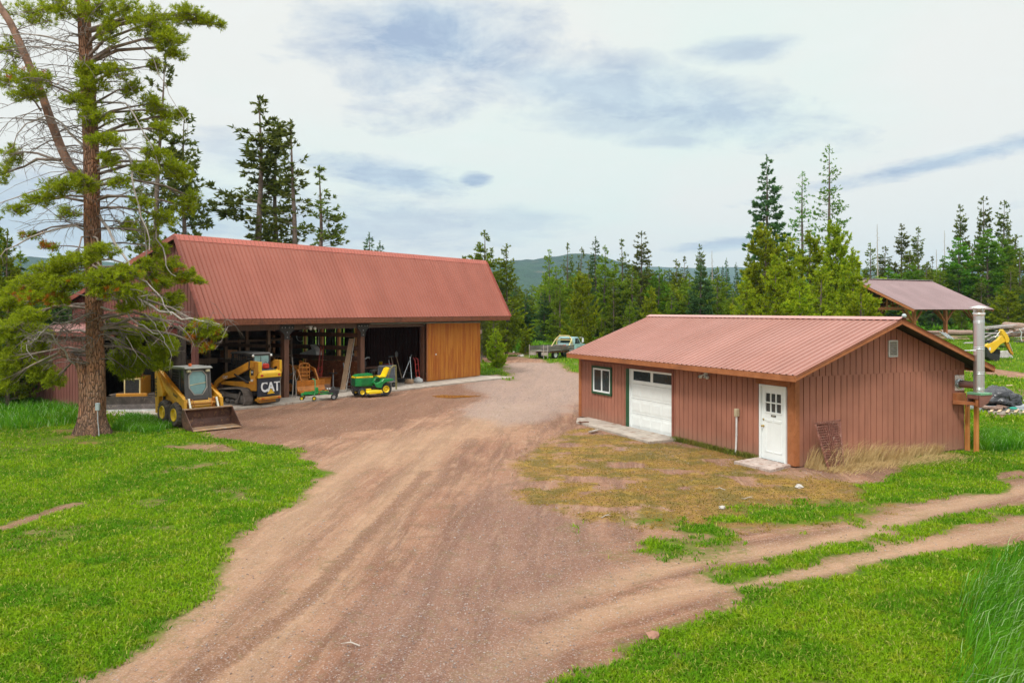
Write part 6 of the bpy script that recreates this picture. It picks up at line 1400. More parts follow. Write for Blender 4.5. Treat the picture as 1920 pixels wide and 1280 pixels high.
w = MB(); w.bb(bx_(1852), bx_(1855), -.165, -.152, bz(656.5), bz(651)); w.build('sticker', M['decal_w'], bh)
p = GT(1882, 669); st = thing('tree_stump', 'grey weathered tree stump under the yellow digger arm', 'stump', p)
w = MB(); n = 18; rr = random.Random(2); vs = []
for z, k in ((-.1, 1.35), (.15, 1.1), (.42, .95)):
    for i in range(n): a = 6.283 * i / n; q = k * .36 * (1 + .14 * math.sin(5 * a) + rr.uniform(-.06, .06)); vs.append((q * 1.3 * math.cos(a), q * math.sin(a), z + (.06 * math.sin(3 * a) if z > .3 else 0)))
w.add(vs, [(j*n+i, j*n+(i+1) % n, (j+1)*n+(i+1) % n, (j+1)*n+i) for j in range(2) for i in range(n)] + [tuple(range(2*n, 3*n))]); w.build('stump_wood', M['slat'], st)
# ------------------------------------------------------------------ sheeted pile, foam panels and pallet beside the stovepipe
p = GT(1872, 770); tp = thing('sheeted_pile', 'pile covered with crumpled black plastic sheet behind the stovepipe', 'covered pile', p, R(10))
from mathutils import noise as mnoise
bm = bmesh.new(); bmesh.ops.create_icosphere(bm, subdivisions=5, radius=1)
for v in bm.verts:
    n = v.co.normalized(); k = .92 + .22 * mnoise.noise(n * 2.1 + Vector((3, 0, 0))) + .10 * abs(mnoise.noise(Vector((n.x * 6, n.y * 4, n.z * 9)))) + .06 * mnoise.noise(n * 15)
    sx = 1.0; sz = .52 + .10 * math.sin(2.2 * n.x + 1); v.co = Vector((n.x * sx * k, n.y * .7 * k, max(n.z, -.2) * sz * k + .36 + .10 * (n.x < 0)))
me_ = bpy.data.meshes.new('plastic_sheet'); bm.to_mesh(me_); bm.free(); me_.materials.append(M['tarp']); o = bpy.data.objects.new('plastic_sheet', me_); COL.objects.link(o); o.parent = tp
for f in me_.polygons: f.use_smooth = True
w = MB(); w.prism([(-1.1, -.45), (.95, -.75), (1.3, .1), (-.9, .7)], .02, .16, 'xy'); w.prism([(-1.05, -.4), (.9, -.68), (1.2, .1), (-.9, .6)], .17, .26, 'xy'); w.beam((.75, -.65, .28), (1.35, -.35, .02), .10, .05); w.beam((.55, -.7, .5), (1.25, -.5, .05), .06, .05); w.build('foam_panels', mat('grey_white_panel', (.42, .46, .50), .6, var=.25), tp, .01)
p = GT(1893, 776)
pl = thing('pallet', 'broken pallet of pale slats lying in the grass behind the sheeted pile', 'pallet', p, R(-20))
for i in range(6): w = MB(); w.beam((-.75 + i * .28, -.5 + .05 * (i % 2), .13), (-.45 + i * .28, .5, .15), .10, .02); w.build('slat', M['pale_wood'], pl)
w = MB()
for y in (-.4, 0, .4): w.bb(-.75, .95, y - .03, y + .03, .02, .11)
w.build('runners', M['grey_wood'], pl)
o = MB(); o.box((0, 0, 0), (.5, .3, .12), (0, 0, .3)); o.box((.3, .1, .05), (.3, .3, .1), (0, .2, 0)); o.box((-.35, .1, .02), (.3, .25, .1), (.2, 0, .5)); q = o.build('bark_scraps', BK, None, .03, 2); q.location = p + Vector((-.35, .35, .20)); tag(q, 'brown bark scraps heaped on the broken pallet', 'bark')
w = MB(); w.lathe([(.001, 0), (.09, .01), (.12, .05), (.07, .09), (.001, .10)], 10); q = w.build('teal_rag', mat('teal_cloth', (.02, .28, .22), .8), None); q.location = p + Vector((.22, .12, .17)); q.scale = (1.5, 1, 1); tag(q, 'teal rag on the broken pallet', 'rag')
p, q = GT(1886, 726), GT(1898, 726); w = MB(); w.beam(p + Vector((0, 0, .1)), q + Vector((0, 0, .12)), .12, .04); w.beam(p + Vector((.2, .1, .02)), p + Vector((.2, .1, .1)), .06, .06); o = w.build('board', M['pale_wood'], None); tag(o, 'pale board end sticking out right of the sheeted pile', 'board')
# pile of pipes behind the garage roof line
for k in range(3):
    p, q = PY(1762 + 5 * k, 60, 622 + k), PY(1778 + 5 * k, 55, 634 + k); w = MB(); w.tube([p, (p + q) / 2, q], .05, 8); o = w.build('metal_pipe', M['galv'], None); tag(o, ('grey pipe left in the slanted row before the pavilion', 'middle pipe of the slanted row before the pavilion', 'grey pipe right in the slanted row before the pavilion')[k], 'pipe', 'slanted grey pipes before the pavilion')
# ------------------------------------------------------------------ foliage helpers
def leaf_mat(name, c1, c2, c3, trans=.22, dead=None):
    t = NT(name); r_ = t.attr('rnd').outputs['Fac']; oi = t.n('ShaderNodeObjectInfo').outputs['Random']
    k = t.mix(r_, c1, c2); k = t.mix(t.mth('MULTIPLY', t.ss(t.noise(.9, 4, .6), .45, .7), .7), k, c3)
    hs = t.n('ShaderNodeHueSaturation'); t.l(k, hs.inputs['Color']); t.put(hs.inputs['Value'], t.ss(oi, 0, 1, .78, 1.22)); t.put(hs.inputs['Hue'], t.ss(oi, 0, 1, .488, .512))
    k = hs.outputs[0]
    if dead: k = t.mix(t.mth('GREATER_THAN', t.attr('dead').outputs['Fac'], .5), k, dead)
    t.set(k, .75, 0, .08)
    tr = t.n('ShaderNodeBsdfTranslucent'); t.put(tr.inputs[0], k); mx = t.n('ShaderNodeMixShader'); mx.inputs[0].default_value = trans
    t.l(t.b.outputs[0], mx.inputs[1]); t.l(tr.outputs[0], mx.inputs[2]); t.l(mx.outputs[0], t.nt.nodes['Material Output'].inputs[0]); return t.m
LM = {'lodge': leaf_mat('lodgepole_needles', (.075, .15, .010), (.29, .37, .024), (.16, .22, .016), .45),
      'dark': leaf_mat('dark_pine_needles', (.060, .100, .020), (.21, .25, .040), (.12, .15, .026), .5),
      'spruce': leaf_mat('spruce_needles', (.035, .095, .030), (.13, .23, .07), (.07, .14, .04), .4),
      'young': leaf_mat('young_pine_needles', (.12, .23, .008), (.42, .48, .020), (.26, .34, .012), .45),
      'larch': leaf_mat('larch_needles', (.065, .20, .012), (.20, .37, .028), (.13, .27, .016), .45)}
BARK = mat('grey_brown_bark', (.14, .105, .085), .9, var=.4, scale=5, bump=.02, bscale=18)
def unit(a): return a / np.maximum(np.linalg.norm(a, axis=-1, keepdims=True), 1e-9)
def tufts(P, D, S, K, spread, wid, rg, extra=None, back=.15):
    """needle clumps: K narrow triangles fanned about a direction at every point"""
    n = len(P); d = unit(D[:, None, :] + rg.normal(0, spread, (n, K, 3))); L = S[:, None, None] * (.6 + .7 * rg.random((n, K, 1)))
    sd = unit(np.cross(d, rg.normal(0, 1, (n, K, 3)))); b = P[:, None, :] - d * L * back; m = b + d * L * .45; w = L * wid * .5
    V = np.stack([b, m + sd * w, b + d * L, m - sd * w], 2).reshape(-1, 3); N = n * K
    Q = np.arange(N)[:, None] * 4 + np.arange(4)[None]
    r_ = np.clip(np.repeat(rg.random(n), K) * .55 + rg.random(N) * .45, 0, 1)
    e = None if extra is None else np.repeat(extra, K)
    return V, Q, r_, e
def leaf_obj(name, V, Q, r_, m, parent, e=None):
    me = bpy.data.meshes.new(name); quads(me, V, Q); a = me.attributes.new('rnd', 'FLOAT', 'POINT'); a.data.foreach_set('value', np.repeat(r_, 4).astype(np.float32))
    if e is not None: a = me.attributes.new('dead', 'FLOAT', 'POINT'); a.data.foreach_set('value', np.repeat(e, 4).astype(np.float32))
    me.materials.append(m); o = bpy.data.objects.new(name, me); COL.objects.link(o); o.parent = parent; return o
def conifer(kind, Ht, seed, rad, base, dens=1.0, tsize=.34, K=7, droop=.0, leanx=0, gaps=0.0, tr_r=None, spread=.55, wid=.30, tipup=.3, whorl=.42, sparse_top=0):
    """one tree about its own base: returns (trunk MB, V, Q, r)"""
    rg = np.random.default_rng(seed); rr = random.Random(seed); w = MB(); tr_r = tr_r or Ht * .011 + .03
    lean = lambda z: Vector((leanx * max(z / Ht, 0) ** 1.5 + .06 * math.sin(z * .5 + seed), .06 * math.cos(z * .4 + seed), z))
    n = 14; w.tube([lean(Ht * i / n * .985) for i in range(n + 1)], [tr_r * (1 - i / n) ** .8 * (1.25 if i == 0 else 1) + .012 for i in range(n + 1)], 7)
    P, D, SZ = [], [], []
    z = base * Ht; gapn = [rr.uniform(0, 1) for _ in range(40)]
    while z < Ht * .985:
        f = z / Ht; R0 = rad(f) * Ht; nb = max(3, int(5.2 + R0 * .8))
        for b in range(nb):
            a = rr.uniform(0, 6.283)
            sec = gapn[int(a / 6.283 * 6) + 6 * (int(z / 1.6) % 5)]
            if sec < gaps: continue
            L = R0 * rr.uniform(.55, 1.12) + .12; zz0 = z + rr.uniform(-.2, .2); o = lean(zz0); d = Vector((math.cos(a), math.sin(a), 0))
            up = rr.uniform(-.1, .25) - droop * (1 - f) ; pts = [o + d * (L * t_) + Vector((0, 0, L * (up * t_ + tipup * t_ * t_ - droop * .3 * math.sin(3.14 * t_)))) for t_ in (0, .35, .7, 1)]
            if L > .7: w.tube(pts, [.012 + L * .008, .010 + L * .005, .008, .004], 3, cap=False)
            m = max(3, int(L * 7.0 * dens)); side = Vector((-d.y, d.x, 0))
            for k in range(m):
                t_ = 1 - (rr.random() ** 1.25) * .72; q = o + d * (L * t_) + Vector((0, 0, L * (up * t_ + tipup * t_ * t_ - droop * .3 * math.sin(3.14 * t_))))
                lw = (1.05 - t_) * L * .42 + .10; s = rr.uniform(-1, 1); q = q + side * (s * lw) + Vector((0, 0, rr.uniform(-.07, .09)))
                P.append(q); D.append(d * .7 + side * s * .6 + Vector((0, 0, .25 + tipup * .8 - droop * .6))); SZ.append(tsize * rr.uniform(.7, 1.25) * (.65 + .35 * min(1, L)))
        z += whorl * rr.uniform(.7, 1.3) * (1 + .0 * f)
    top = lean(Ht)
    for k in range(8): P.append(top - Vector((0, 0, k * .13))); D.append(Vector((rr.uniform(-.3, .3), rr.uniform(-.3, .3), 1))); SZ.append(tsize * .8)
    V, Q, r_, _ = tufts(np.array(P), np.array(D), np.array(SZ), K, spread, wid, rg)
    return w, V, Q, r_
PROTO = {}
def proto(key, kind, Ht, seed, rad, base, **k):
    w, V, Q, r_ = conifer(kind, Ht, seed, rad, base, **k)
    t_ = thing('pine_tree' if kind in ('lodge', 'dark', 'young') else ('spruce_tree' if kind == 'spruce' else 'larch_tree'), 'x', 'tree')
    w.build('trunk', BARK, t_, recalc=False); leaf_obj('crown', V, Q, r_, LM[kind], t_); PROTO[key] = (t_, Ht, []); return t_
cone = lambda wmax, p=1.0: (lambda f: wmax * (1 - f) ** p + .006)
def colu(wmax): return lambda f: wmax * min(1, (1 - f) * 3.2 + .06) * (.75 + .25 * math.sin(f * 11))
def lob(wmax): return lambda f: wmax * (max(0, math.sin(min(1, (1 - f) * 1.5 + .05) * 1.75)) * .8 + .10) * (.8 + .2 * math.sin(f * 23))
proto('L1', 'lodge', 16, 1, colu(.13), .12, dens=1.3, gaps=.12)
proto('L2', 'lodge', 15, 2, cone(.20, .75), .05, dens=1.3, gaps=.1)
proto('L3', 'lodge', 17, 3, lob(.12), .22, dens=1.0, gaps=.25)
proto('D1', 'dark', 18, 4, lob(.13), .18, dens=1.1, gaps=.28, tsize=.36)
proto('D2', 'dark', 17, 5, colu(.09), .2, dens=.8, gaps=.4)
proto('D3', 'dark', 18, 6, lob(.10), .30, dens=.7, gaps=.42, leanx=.6)
proto('S1', 'spruce', 19, 7, cone(.19, .85), .06, dens=1.35, droop=.28, tipup=.1, tsize=.38, spread=.4, whorl=.46)
proto('S2', 'spruce', 15, 8, cone(.085, .7), .04, dens=1.2, droop=.35, tipup=.05, tsize=.30, whorl=.36)
proto('S3', 'spruce', 11, 9, cone(.25, .8), .02, dens=1.5, droop=.2, tipup=.12, tsize=.36)
proto('Y1', 'young', 9, 10, cone(.30, .62), .03, dens=1.7, tipup=.55, tsize=.34, K=8)
proto('Y2', 'young', 8, 11, cone(.27, .7), .02, dens=1.7, tipup=.6, tsize=.32, K=8)
proto('Y3', 'young', 5, 12, cone(.32, .7), .02, dens=2.0, tipup=.6, tsize=.26, K=8, whorl=.3)
proto('A1', 'larch', 19, 13, cone(.175, .8), .08, dens=.75, droop=.15, tipup=.25, tsize=.26, K=6, whorl=.55)
proto('A2', 'larch', 13, 14, cone(.24, .65), .05, dens=1.6, tipup=.15, tsize=.30, K=8)
proto('A3', 'larch', 11, 15, colu(.19), .05, dens=1.7, tipup=.2, tsize=.30, K=8)
def place(key, px, top, Y, label, group=None, base_z=None, wide=1.0, px_base=None):
    """a tree of real height whose tip was surveyed in direction (px, top) at distance Y"""
    t_, Ht, used = PROTO[key]; X = (px - 960) * Y / F; zb = ON(X, Y).z if base_z is None else base_z
    h = H - (top - HY) * Y / F - zb; s = h / Ht; rz = random.Random(px * 7 + Y).uniform(0, 6.28); sc = (s * wide, s * wide, s)
    if not used:
        used.append(1); t_.location = (X, Y, zb - .05); t_.rotation_euler = (0, 0, rz); t_.scale = sc; t_['label'] = label
        if group: t_['group'] = group
        return t_
    return dup(t_, (X, Y, zb - .05), rz, label, group, sc)
def snag(px, top, Y, label, r0=.13, lim=26, base_px=None):
    X = (px - 960) * Y / F; b = ON(X, Y); h = H - (top - HY) * Y / F - b.z; rr = random.Random(px); t_ = thing('dead_tree', label, 'tree', b)
    w = MB(); w.tube([(0, 0, 0), (.05, 0, h * .5), (0, .05, h)], [r0, r0 * .6, .02], 7)
    w.build('trunk', M['grey_wood'], t_); w = MB()
    for i in range(lim):
        z = h * (.4 + .58 * i / lim); a = rr.uniform(0, 6.28); L = rr.uniform(.3, 1.0) * (1.15 - i / lim); w.tube([(0, 0, z), (math.cos(a) * L * .6, math.sin(a) * L * .6, z + .1), (math.cos(a) * L, math.sin(a) * L, z - .1)], [.025, .015, .008], 3)
    w.build('dead_limbs', M['grey_wood'], t_)
# ------------------------------------------------------------------ named trees, left to right
place('D1', 486, 184, 64, 'tallest dark pine of the group rising behind the barn roof', wide=1.55)
place('D2', 518, 224, 66, 'thin pine right beside the tallest one behind the barn roof', wide=1.3)
place('D3', 552, 222, 62, 'bare stemmed pine with a thin leaning crown behind the barn roof', wide=1.35)
place('D2', 600, 312, 60, 'half dead pine rightmost of the tall group behind the barn roof', wide=1.5)
place('S2', 692, 436, 75, 'taller of two small spruce tips showing above the barn ridge', wide=1.3); place('S2', 712, 452, 78, 'shorter of two small spruce tips showing above the barn ridge', wide=1.3)
place('D1', 345, 205, 60, 'dark pine left of the barn ridge behind the big pine', wide=1.1); place('D3', 287, 100, 58, 'tall ragged pine seen through the right side of the big pine')
place('L3', 265, 330, 75, 'pine crown just left of the barn gable peak')
place('L2', 14, 428, 34, 'dense green pine at the left edge of the lawn', wide=.8); place('S1', 75, 520, 42, 'dark pine filling the gap left of the big pine trunk'); place('S3', -6, 440, 36, 'dense dark conifer behind the left edge pine', wide=1.3); place('L1', 38, 470, 38, 'full dark conifer between the left edge pine and the big trunk', wide=1.5); place('S3', 100, 545, 40, 'low dense conifer at the corner of the lean-to siding', wide=1.4); place('L2', -30, 350, 40, 'pine cut by the left picture edge'); place('L1', 110, 470, 60, 'pine behind the lean-to left of the big trunk')
place('Y2', 255, 560, 31.2, 'bushy dark green pine between the big pine trunk and the lean-to', wide=1.0, base_z=.9) if 0 else None
rows = [('L1', 908, 432, 70, 'broad pine right behind the far end of the barn', 1.3), ('L2', 950, 457, 72, 'pointed pine right of the barn roof end', 1.0), ('L2', 925, 520, 66, 'shorter pine at the far barn corner', 1.0), ('D1', 903, 560, 63, 'low dark pine with a bare stem beside the barn corner', 1.1),
 ('L3', 1030, 468, 92, 'pine left of the mountain summit', 1.0), ('D2', 1064, 455, 98, 'thin dark pine before the mountain summit', 1.0), ('D3', 1085, 464, 104, 'thin leafless topped pine under the mountain summit', 1.0), ('S2', 1117, 444, 92, 'slim spruce spire in front of the mountain right slope', 1.1), ('L1', 1134, 460, 86, 'green pine right beside the slim spruce spire', 1.0),
 ('D2', 1166, 448, 94, 'open crowned pine between the spire and the big dark pine', 1.2), ('D1', 1203, 434, 90, 'big dark pine left of the garage ridge start', 1.2), ('L2', 1050, 525, 82, 'mid green pine above the truck cab', 1.0), ('Y1', 1092, 512, 74, 'bright green young pine right of the truck', .85), ('L3', 1150, 520, 84, 'rounded pine behind the bright young pine', 1.2),
 ('S3', 1020, 545, 84, 'blue green spruce directly behind the truck', 1.0), ('Y2', 985, 612, 76, 'small yellow green pine just left of the truck', 1.0), ('L1', 1070, 560, 88, 'dense pine behind the truck cab roof', 1.3), ('L2', 1180, 560, 78, 'dark lower pine beyond the garage roof corner', 1.1), ('L3', 1128, 590, 76, 'low shaded pine right of the bright young pine', 1.5),
 ('A3', 1235, 500, 88, 'light green tree behind the garage ridge start', 1.0), ('Y2', 1222, 540, 72, 'yellow green pine touching the garage ridge left end', .9), ('L2', 1268, 486, 100, 'pointed pine left of the thin broken top', 1.0), ('D2', 1283, 480, 110, 'thin broken topped pine behind the garage ridge', 1.0), ('D1', 1312, 458, 104, 'dark pine above the blue spruce', .9),
 ('S3', 1313, 494, 78, 'blue green spruce behind the middle of the garage ridge', 1.1), ('L2', 1260, 548, 80, 'mid green pine left of the blue green spruce', 1.2), ('L1', 1345, 500, 84, 'green pine right of the blue green spruce', 1.2), ('S2', 1362, 484, 140, 'tallest of three distant needle thin spruces', .8), ('S2', 1380, 492, 140, 'middle one of three distant needle thin spruces', .8), ('S2', 1355, 498, 145, 'shortest of three distant needle thin spruces', .8),
 ('L2', 1375, 540, 76, 'pine left of the bright young pine clump', 1.1),
 ('S1', 1438, 292, 86, 'tall dark spruce left of the two larches', 1.05), ('A1', 1504, 322, 88, 'shorter of two thin larches above the young pines', 1.0), ('A1', 1555, 272, 84, 'tallest larch rising above the young pine clump', 1.05),
 ('Y1', 1434, 424, 62, 'leftmost tall young pine of the bright clump behind the garage', .8), ('Y2', 1478, 446, 57, 'front young pine of the bright clump behind the garage', .95), ('Y1', 1520, 440, 60, 'young pine in the middle of the bright clump behind the garage', .8), ('Y1', 1568, 420, 62, 'upright young pine right of centre in the bright clump', .75), ('Y2', 1600, 470, 55, 'rightmost young pine of the bright clump beside the pavilion', .85),
 ('Y2', 1398, 520, 57, 'small young pine at the left end of the bright clump', .9), ('Y1', 1455, 500, 53, 'low bushy young pine nearest the garage ridge', .9), ('Y2', 1540, 500, 53, 'second low bushy young pine nearest the garage ridge', 1.0), ('Y3', 1500, 540, 50, 'smallest young pine just over the garage ridge', 1.2), ('Y3', 1612, 530, 48, 'sparse young pine overlapping the pavilion gable', 1.0),
 ('L3', 1632, 456, 108, 'dark pine behind the left end of the pavilion', 1.0), ('D1', 1690, 420, 106, 'big dark pine above the pavilion ridge', 1.1), ('D1', 1722, 426, 108, 'dark pine right beside the big one above the pavilion ridge', .9), ('D2', 1748, 480, 106, 'thin pine over the right end of the pavilion ridge', 1.1),
 ('D1', 1800, 384, 112, 'left one of three tall dark pines at the right', .85), ('D1', 1844, 369, 112, 'tallest of three tall dark pines at the right', .85), ('D1', 1883, 377, 110, 'right one of three tall dark pines at the right', .9),
 ('A2', 1798, 446, 100, 'bright green larch below the left tall dark pine', 1.2), ('A2', 1852, 430, 98, 'bright green larch below the tallest dark pine', 1.2), ('A3', 1768, 480, 100, 'bright green larch behind the pavilion right slope', 1.2), ('A3', 1880, 440, 100, 'green larch with brownish neighbours at the right', 1.1), ('A3', 1712, 492, 98, 'light green tree over the pavilion ridge centre', 1.3), ('A3', 1665, 497, 98, 'light green tree over the pavilion ridge left end', 1.3),
 ('L1', 1912, 466, 96, 'dark green pine at the right picture edge', 1.3), ('L3', 1895, 500, 92, 'shaded pine behind the thick log', 1.5), ('D1', 1840, 520, 94, 'dark pine behind the lumber heap', 1.5), ('L1', 1870, 545, 90, 'lower dark pine right of the stovepipe', 1.6), ('L3', 1790, 560, 93, 'shaded pine seen under the pavilion roof right side', 1.8), ('A3', 1775, 588, 90, 'fresh green low larch seen between the pavilion posts', 1.8), ('L1', 1735, 565, 95, 'dark pine seen under the pavilion roof left side', 1.8), ('L1', 1690, 560, 96, 'dark pine behind the pavilion gable', 1.8), ('L1', 1940, 520, 84, 'pine just outside the right picture edge', 1.5)]
rows += [('L2', 1042, 498, 84, 'pine filling the gap below the mountain summit on the left', 1.4), ('L1', 1078, 506, 88, 'pine filling the gap below the mountain summit on the right', 1.5), ('L2', 1104, 488, 96, 'pointed pine close left of the slim spruce spire', 1.3), ('L1', 1152, 492, 88, 'full pine between the spire and the open crowned pine', 1.5), ('L2', 1186, 500, 84, 'full pine left below the big dark pine', 1.4), ('L1', 1218, 492, 92, 'full pine right below the big dark pine', 1.4), ('L2', 1246, 506, 92, 'pointed pine above the light green tree by the garage ridge', 1.4), ('L1', 1292, 512, 90, 'full pine left of the blue green spruce top', 1.5), ('L2', 1330, 518, 88, 'full pine close right of the blue green spruce top', 1.4),
 ('D1', 1660, 462, 104, 'dark pine between the bare snag and the pavilion ridge', 1.3), ('L2', 1706, 470, 100, 'green pine between the two dark ones over the pavilion', 1.5), ('L1', 1738, 492, 98, 'full green pine over the right half of the pavilion ridge', 1.6), ('L3', 1762, 500, 96, 'full pine by the leaning snag over the pavilion', 1.6), ('L1', 1822, 462, 104, 'full pine between the left and tallest dark pines', 1.4), ('L2', 1866, 458, 104, 'full pine between the tallest and right dark pines', 1.4), ('L2', 1905, 440, 106, 'green pine right of the three tall dark pines', 1.4)]
for k, px, top, Y, lab, wd in rows: place(k, px, top, Y, lab, None, None, wd)
snag(1335, 470, 104, 'bare grey snag behind the garage ridge'); snag(1645, 420, 100, 'tall bare snag left above the pavilion'); snag(1771, 432, 104, 'thin snag right of the pavilion ridge', .08); snag(1756, 468, 100, 'leaning grey snag above the pavilion right slope', .08)
place('Y3', 931, 617, 58.6, 'small bright pine standing alone beside the gravel road', None, None, 1.05)
# the wood that fills in between and beyond them
rf = random.Random(5); cnt = 0
keys = ['L1', 'L2', 'L3', 'L1', 'Y1', 'S3', 'S1', 'L2', 'A3', 'Y2']
FL = 'dense green conifer in the belt of forest across the back'
for Y0, step, t0, t1 in ((90, 30, 530, 575), (98, 30, 515, 555), (120, 30, 505, 545), (150, 26, 500, 530)):
    px = 870
    while px < 1960:
        p = px + rf.uniform(-9, 9)
        if not (1325 < p < 1395 and Y0 > 100) or 1: place(rf.choice(keys), p, rf.uniform(t0, t1) + (18 if 960 < p < 1010 else 0) + (12 if 1340 < p < 1395 else 0), Y0 + rf.uniform(-8, 8), FL, 'conifers of the forest belt', None, rf.uniform(1.4, 2.0)); cnt += 1
        px += step
for Y0, step, t0, t1 in ((72, 40, 520, 560), (95, 36, 500, 540)):
    px = -160
    while px < 330:
        place(rf.choice(['L1', 'L2', 'S3', 'D1']), px + rf.uniform(-9, 9), rf.uniform(t0, t1), Y0 + rf.uniform(-6, 6), 'green conifer in the wood behind the left end of the barn', 'conifers behind the barn', None, rf.uniform(1.2, 1.6)); px += step
# low brush along the foot of the wood
n = 5200; rg = np.random.default_rng(3); X = rg.uniform(-18, 62, n); Yb = 77 + rg.random(n) * 6 + np.where(X > 22, 10, 0); Pb = np.stack([X, Yb], 1); hb = np.abs(rg.normal(.35, .3, n)); Pb3 = np.column_stack([Pb, zat(Pb) + hb])
V, Q, r_, _ = tufts(Pb3, np.tile([0, 0, 1.], (n, 1)), np.full(n, .45), 5, .8, .35, rg); o = leaf_obj('undergrowth', V, Q, r_, LM['larch'], None); tag(o, 'tangle of low green brush along the foot of the forest', 'brush', kind='stuff')
# ------------------------------------------------------------------ the old lodgepole pine in the left foreground
TY = 27.2
def pt(px, py, dy=0.0): return PY(px, TY + dy, py)
pb0 = G(172, 812); bp = thing('old_pine', 'huge old pine with red brown trunk and grey dead twigs in the left foreground', 'tree', (pb0.x, pb0.y, 0))
bpo = Vector(bp.location)
rg = np.random.default_rng(77); rr = random.Random(77)
bk = NT('old_pine_bark'); v = bk.mapv((7, 7, 1.6)); vo = bk.n('ShaderNodeTexVoronoi', feature='DISTANCE_TO_EDGE'); vo.inputs['Scale'].default_value = 2.2; bk.l(v, vo.inputs['Vector'])
n1 = bk.noise(2, 6, .6, v); n2 = bk.noise(14, 5, .65); n3 = bk.noise(1.1, 4, .6); sx = bk.n('ShaderNodeSeparateXYZ'); bk.l(bk.obj(), sx.inputs[0])
c = bk.mix(bk.ss(n1, .3, .7), (.20, .115, .075), (.36, .20, .12)); c = bk.mix(bk.mth('MULTIPLY', bk.ss(n2, .5, .7), .5), c, (.27, .23, .19))
c = bk.mix(bk.mth('MULTIPLY', bk.ss(n3, .45, .65), .5), c, (.38, .15, .06)); c = bk.mix(bk.ss(vo.outputs['Distance'], .07, .0), c, (.05, .03, .022))
low = bk.ss(bk.mth('ADD', sx.outputs[2], bk.mth('MULTIPLY', n1, 1.2)), 1.5, .7); c = bk.mix(bk.mth('MULTIPLY', low, .6), c, (.13, .095, .075)); c = bk.mix(bk.mth('MULTIPLY', bk.ss(n2, .62, .7), bk.mth('MULTIPLY', low, .8)), c, (.42, .30, .08))
bk.set(c, .95, 0, .15); bk.bump(bk.mth('ADD', bk.mth('MULTIPLY', bk.ss(vo.outputs['Distance'], 0, .18), 1.0), n2), .05, .9)
GB = mat('bare_grey_twigs', (.34, .31, .28), .85, var=.3, scale=6); RB = mat('upper_red_bark', (.20, .12, .085), .9, var=.4, scale=4, c2=(.40, .18, .08), spots=.2, bump=.015, bscale=16)
def L_(p): return Vector(p) - bpo
def trunk(pts, rad, n=24, roots=0.0):
    w = MB(); m = []; pts = [L_(p) for p in pts]
    # Catmull-Rom refine
    P, Rr = [], []
    for i in range(len(pts) - 1):
        p0, p1, p2, p3 = pts[max(0, i-1)], pts[i], pts[i+1], pts[min(len(pts)-1, i+2)]
        for k in range(6):
            t_ = k / 6; P.append(.5 * ((2 * p1) + (p2 - p0) * t_ + (2*p0 - 5*p1 + 4*p2 - p3) * t_*t_ + (3*p1 - p0 - 3*p2 + p3) * t_**3)); Rr.append(rad[i] + (rad[i+1] - rad[i]) * t_)
    P.append(pts[-1]); Rr.append(rad[-1]); vs = []; fs = []
    for i, p in enumerate(P):
        d = (P[min(len(P)-1, i+1)] - P[max(0, i-1)]).normalized(); u = d.cross(Vector((0, 1, 0))).normalized(); q = u.cross(d)
        for k in range(n):
            a = 6.2832 * k / n; z = p.z; fl = roots * max(0, 1 - z / 1.1) ** 2.2
            r_ = Rr[i] * (1 + .05 * math.sin(5 * a + z * 1.3) + .035 * math.sin(11 * a - z * 2.1)) * (1 + fl * (.75 + .55 * math.sin(6 * a + 1.0) + .25 * math.sin(11 * a)))
            vs.append(p + (u * math.cos(a) + q * math.sin(a)) * r_)
    for i in range(len(P) - 1):
        for k in range(n): fs.append((i*n+k, i*n+(k+1) % n, (i+1)*n+(k+1) % n, (i+1)*n+k))
    w.add(vs, fs, True); return w
b0 = Vector((pb0.x, pb0.y, -.15))
mainp = [b0 + Vector((.08, 0, 0)), pt(178, 770), pt(180, 700), pt(178, 620), pt(175, 520), pt(173, 420), pt(172, 320), pt(168, 230), pt(164, 140), pt(158, 40), pt(154, -60), pt(150, -190)]
w = trunk(mainp, [.34, .31, .285, .27, .26, .25, .24, .235, .22, .20, .18, .15], roots=.7); w.build('trunk', bk.m, bp, recalc=False)
w = trunk([b0 + Vector((-.22, .05, 0)), pt(161, 760, .05), pt(158, 710, .05), pt(150, 682, .1), pt(132, 668, .2), pt(112, 658, .3)], [.27, .22, .19, .16, .13, .11], 18, roots=.6); w.build('low_stem', bk.m, bp, recalc=False)
w = trunk([pt(172, 350), pt(152, 335, .1), pt(136, 318, .1), pt(118, 285, .1), pt(100, 240, .2), pt(86, 200, .2), pt(74, 165, .2), pt(58, 128, .2), pt(42, 92, .2), pt(20, 45, .2), pt(-8, 0, .2), pt(-30, -60, .2)], [.10, .155, .15, .14, .135, .13, .125, .12, .12, .115, .11, .1], 16); w.build('second_leader', RB, bp, recalc=False)
def axis(py):
    z = H - (py - HY) * TY / F
    for a, b in zip(mainp, mainp[1:]):
        if a.z <= z <= b.z: return a.lerp(b, (z - a.z) / (b.z - a.z))
    return mainp[-1]
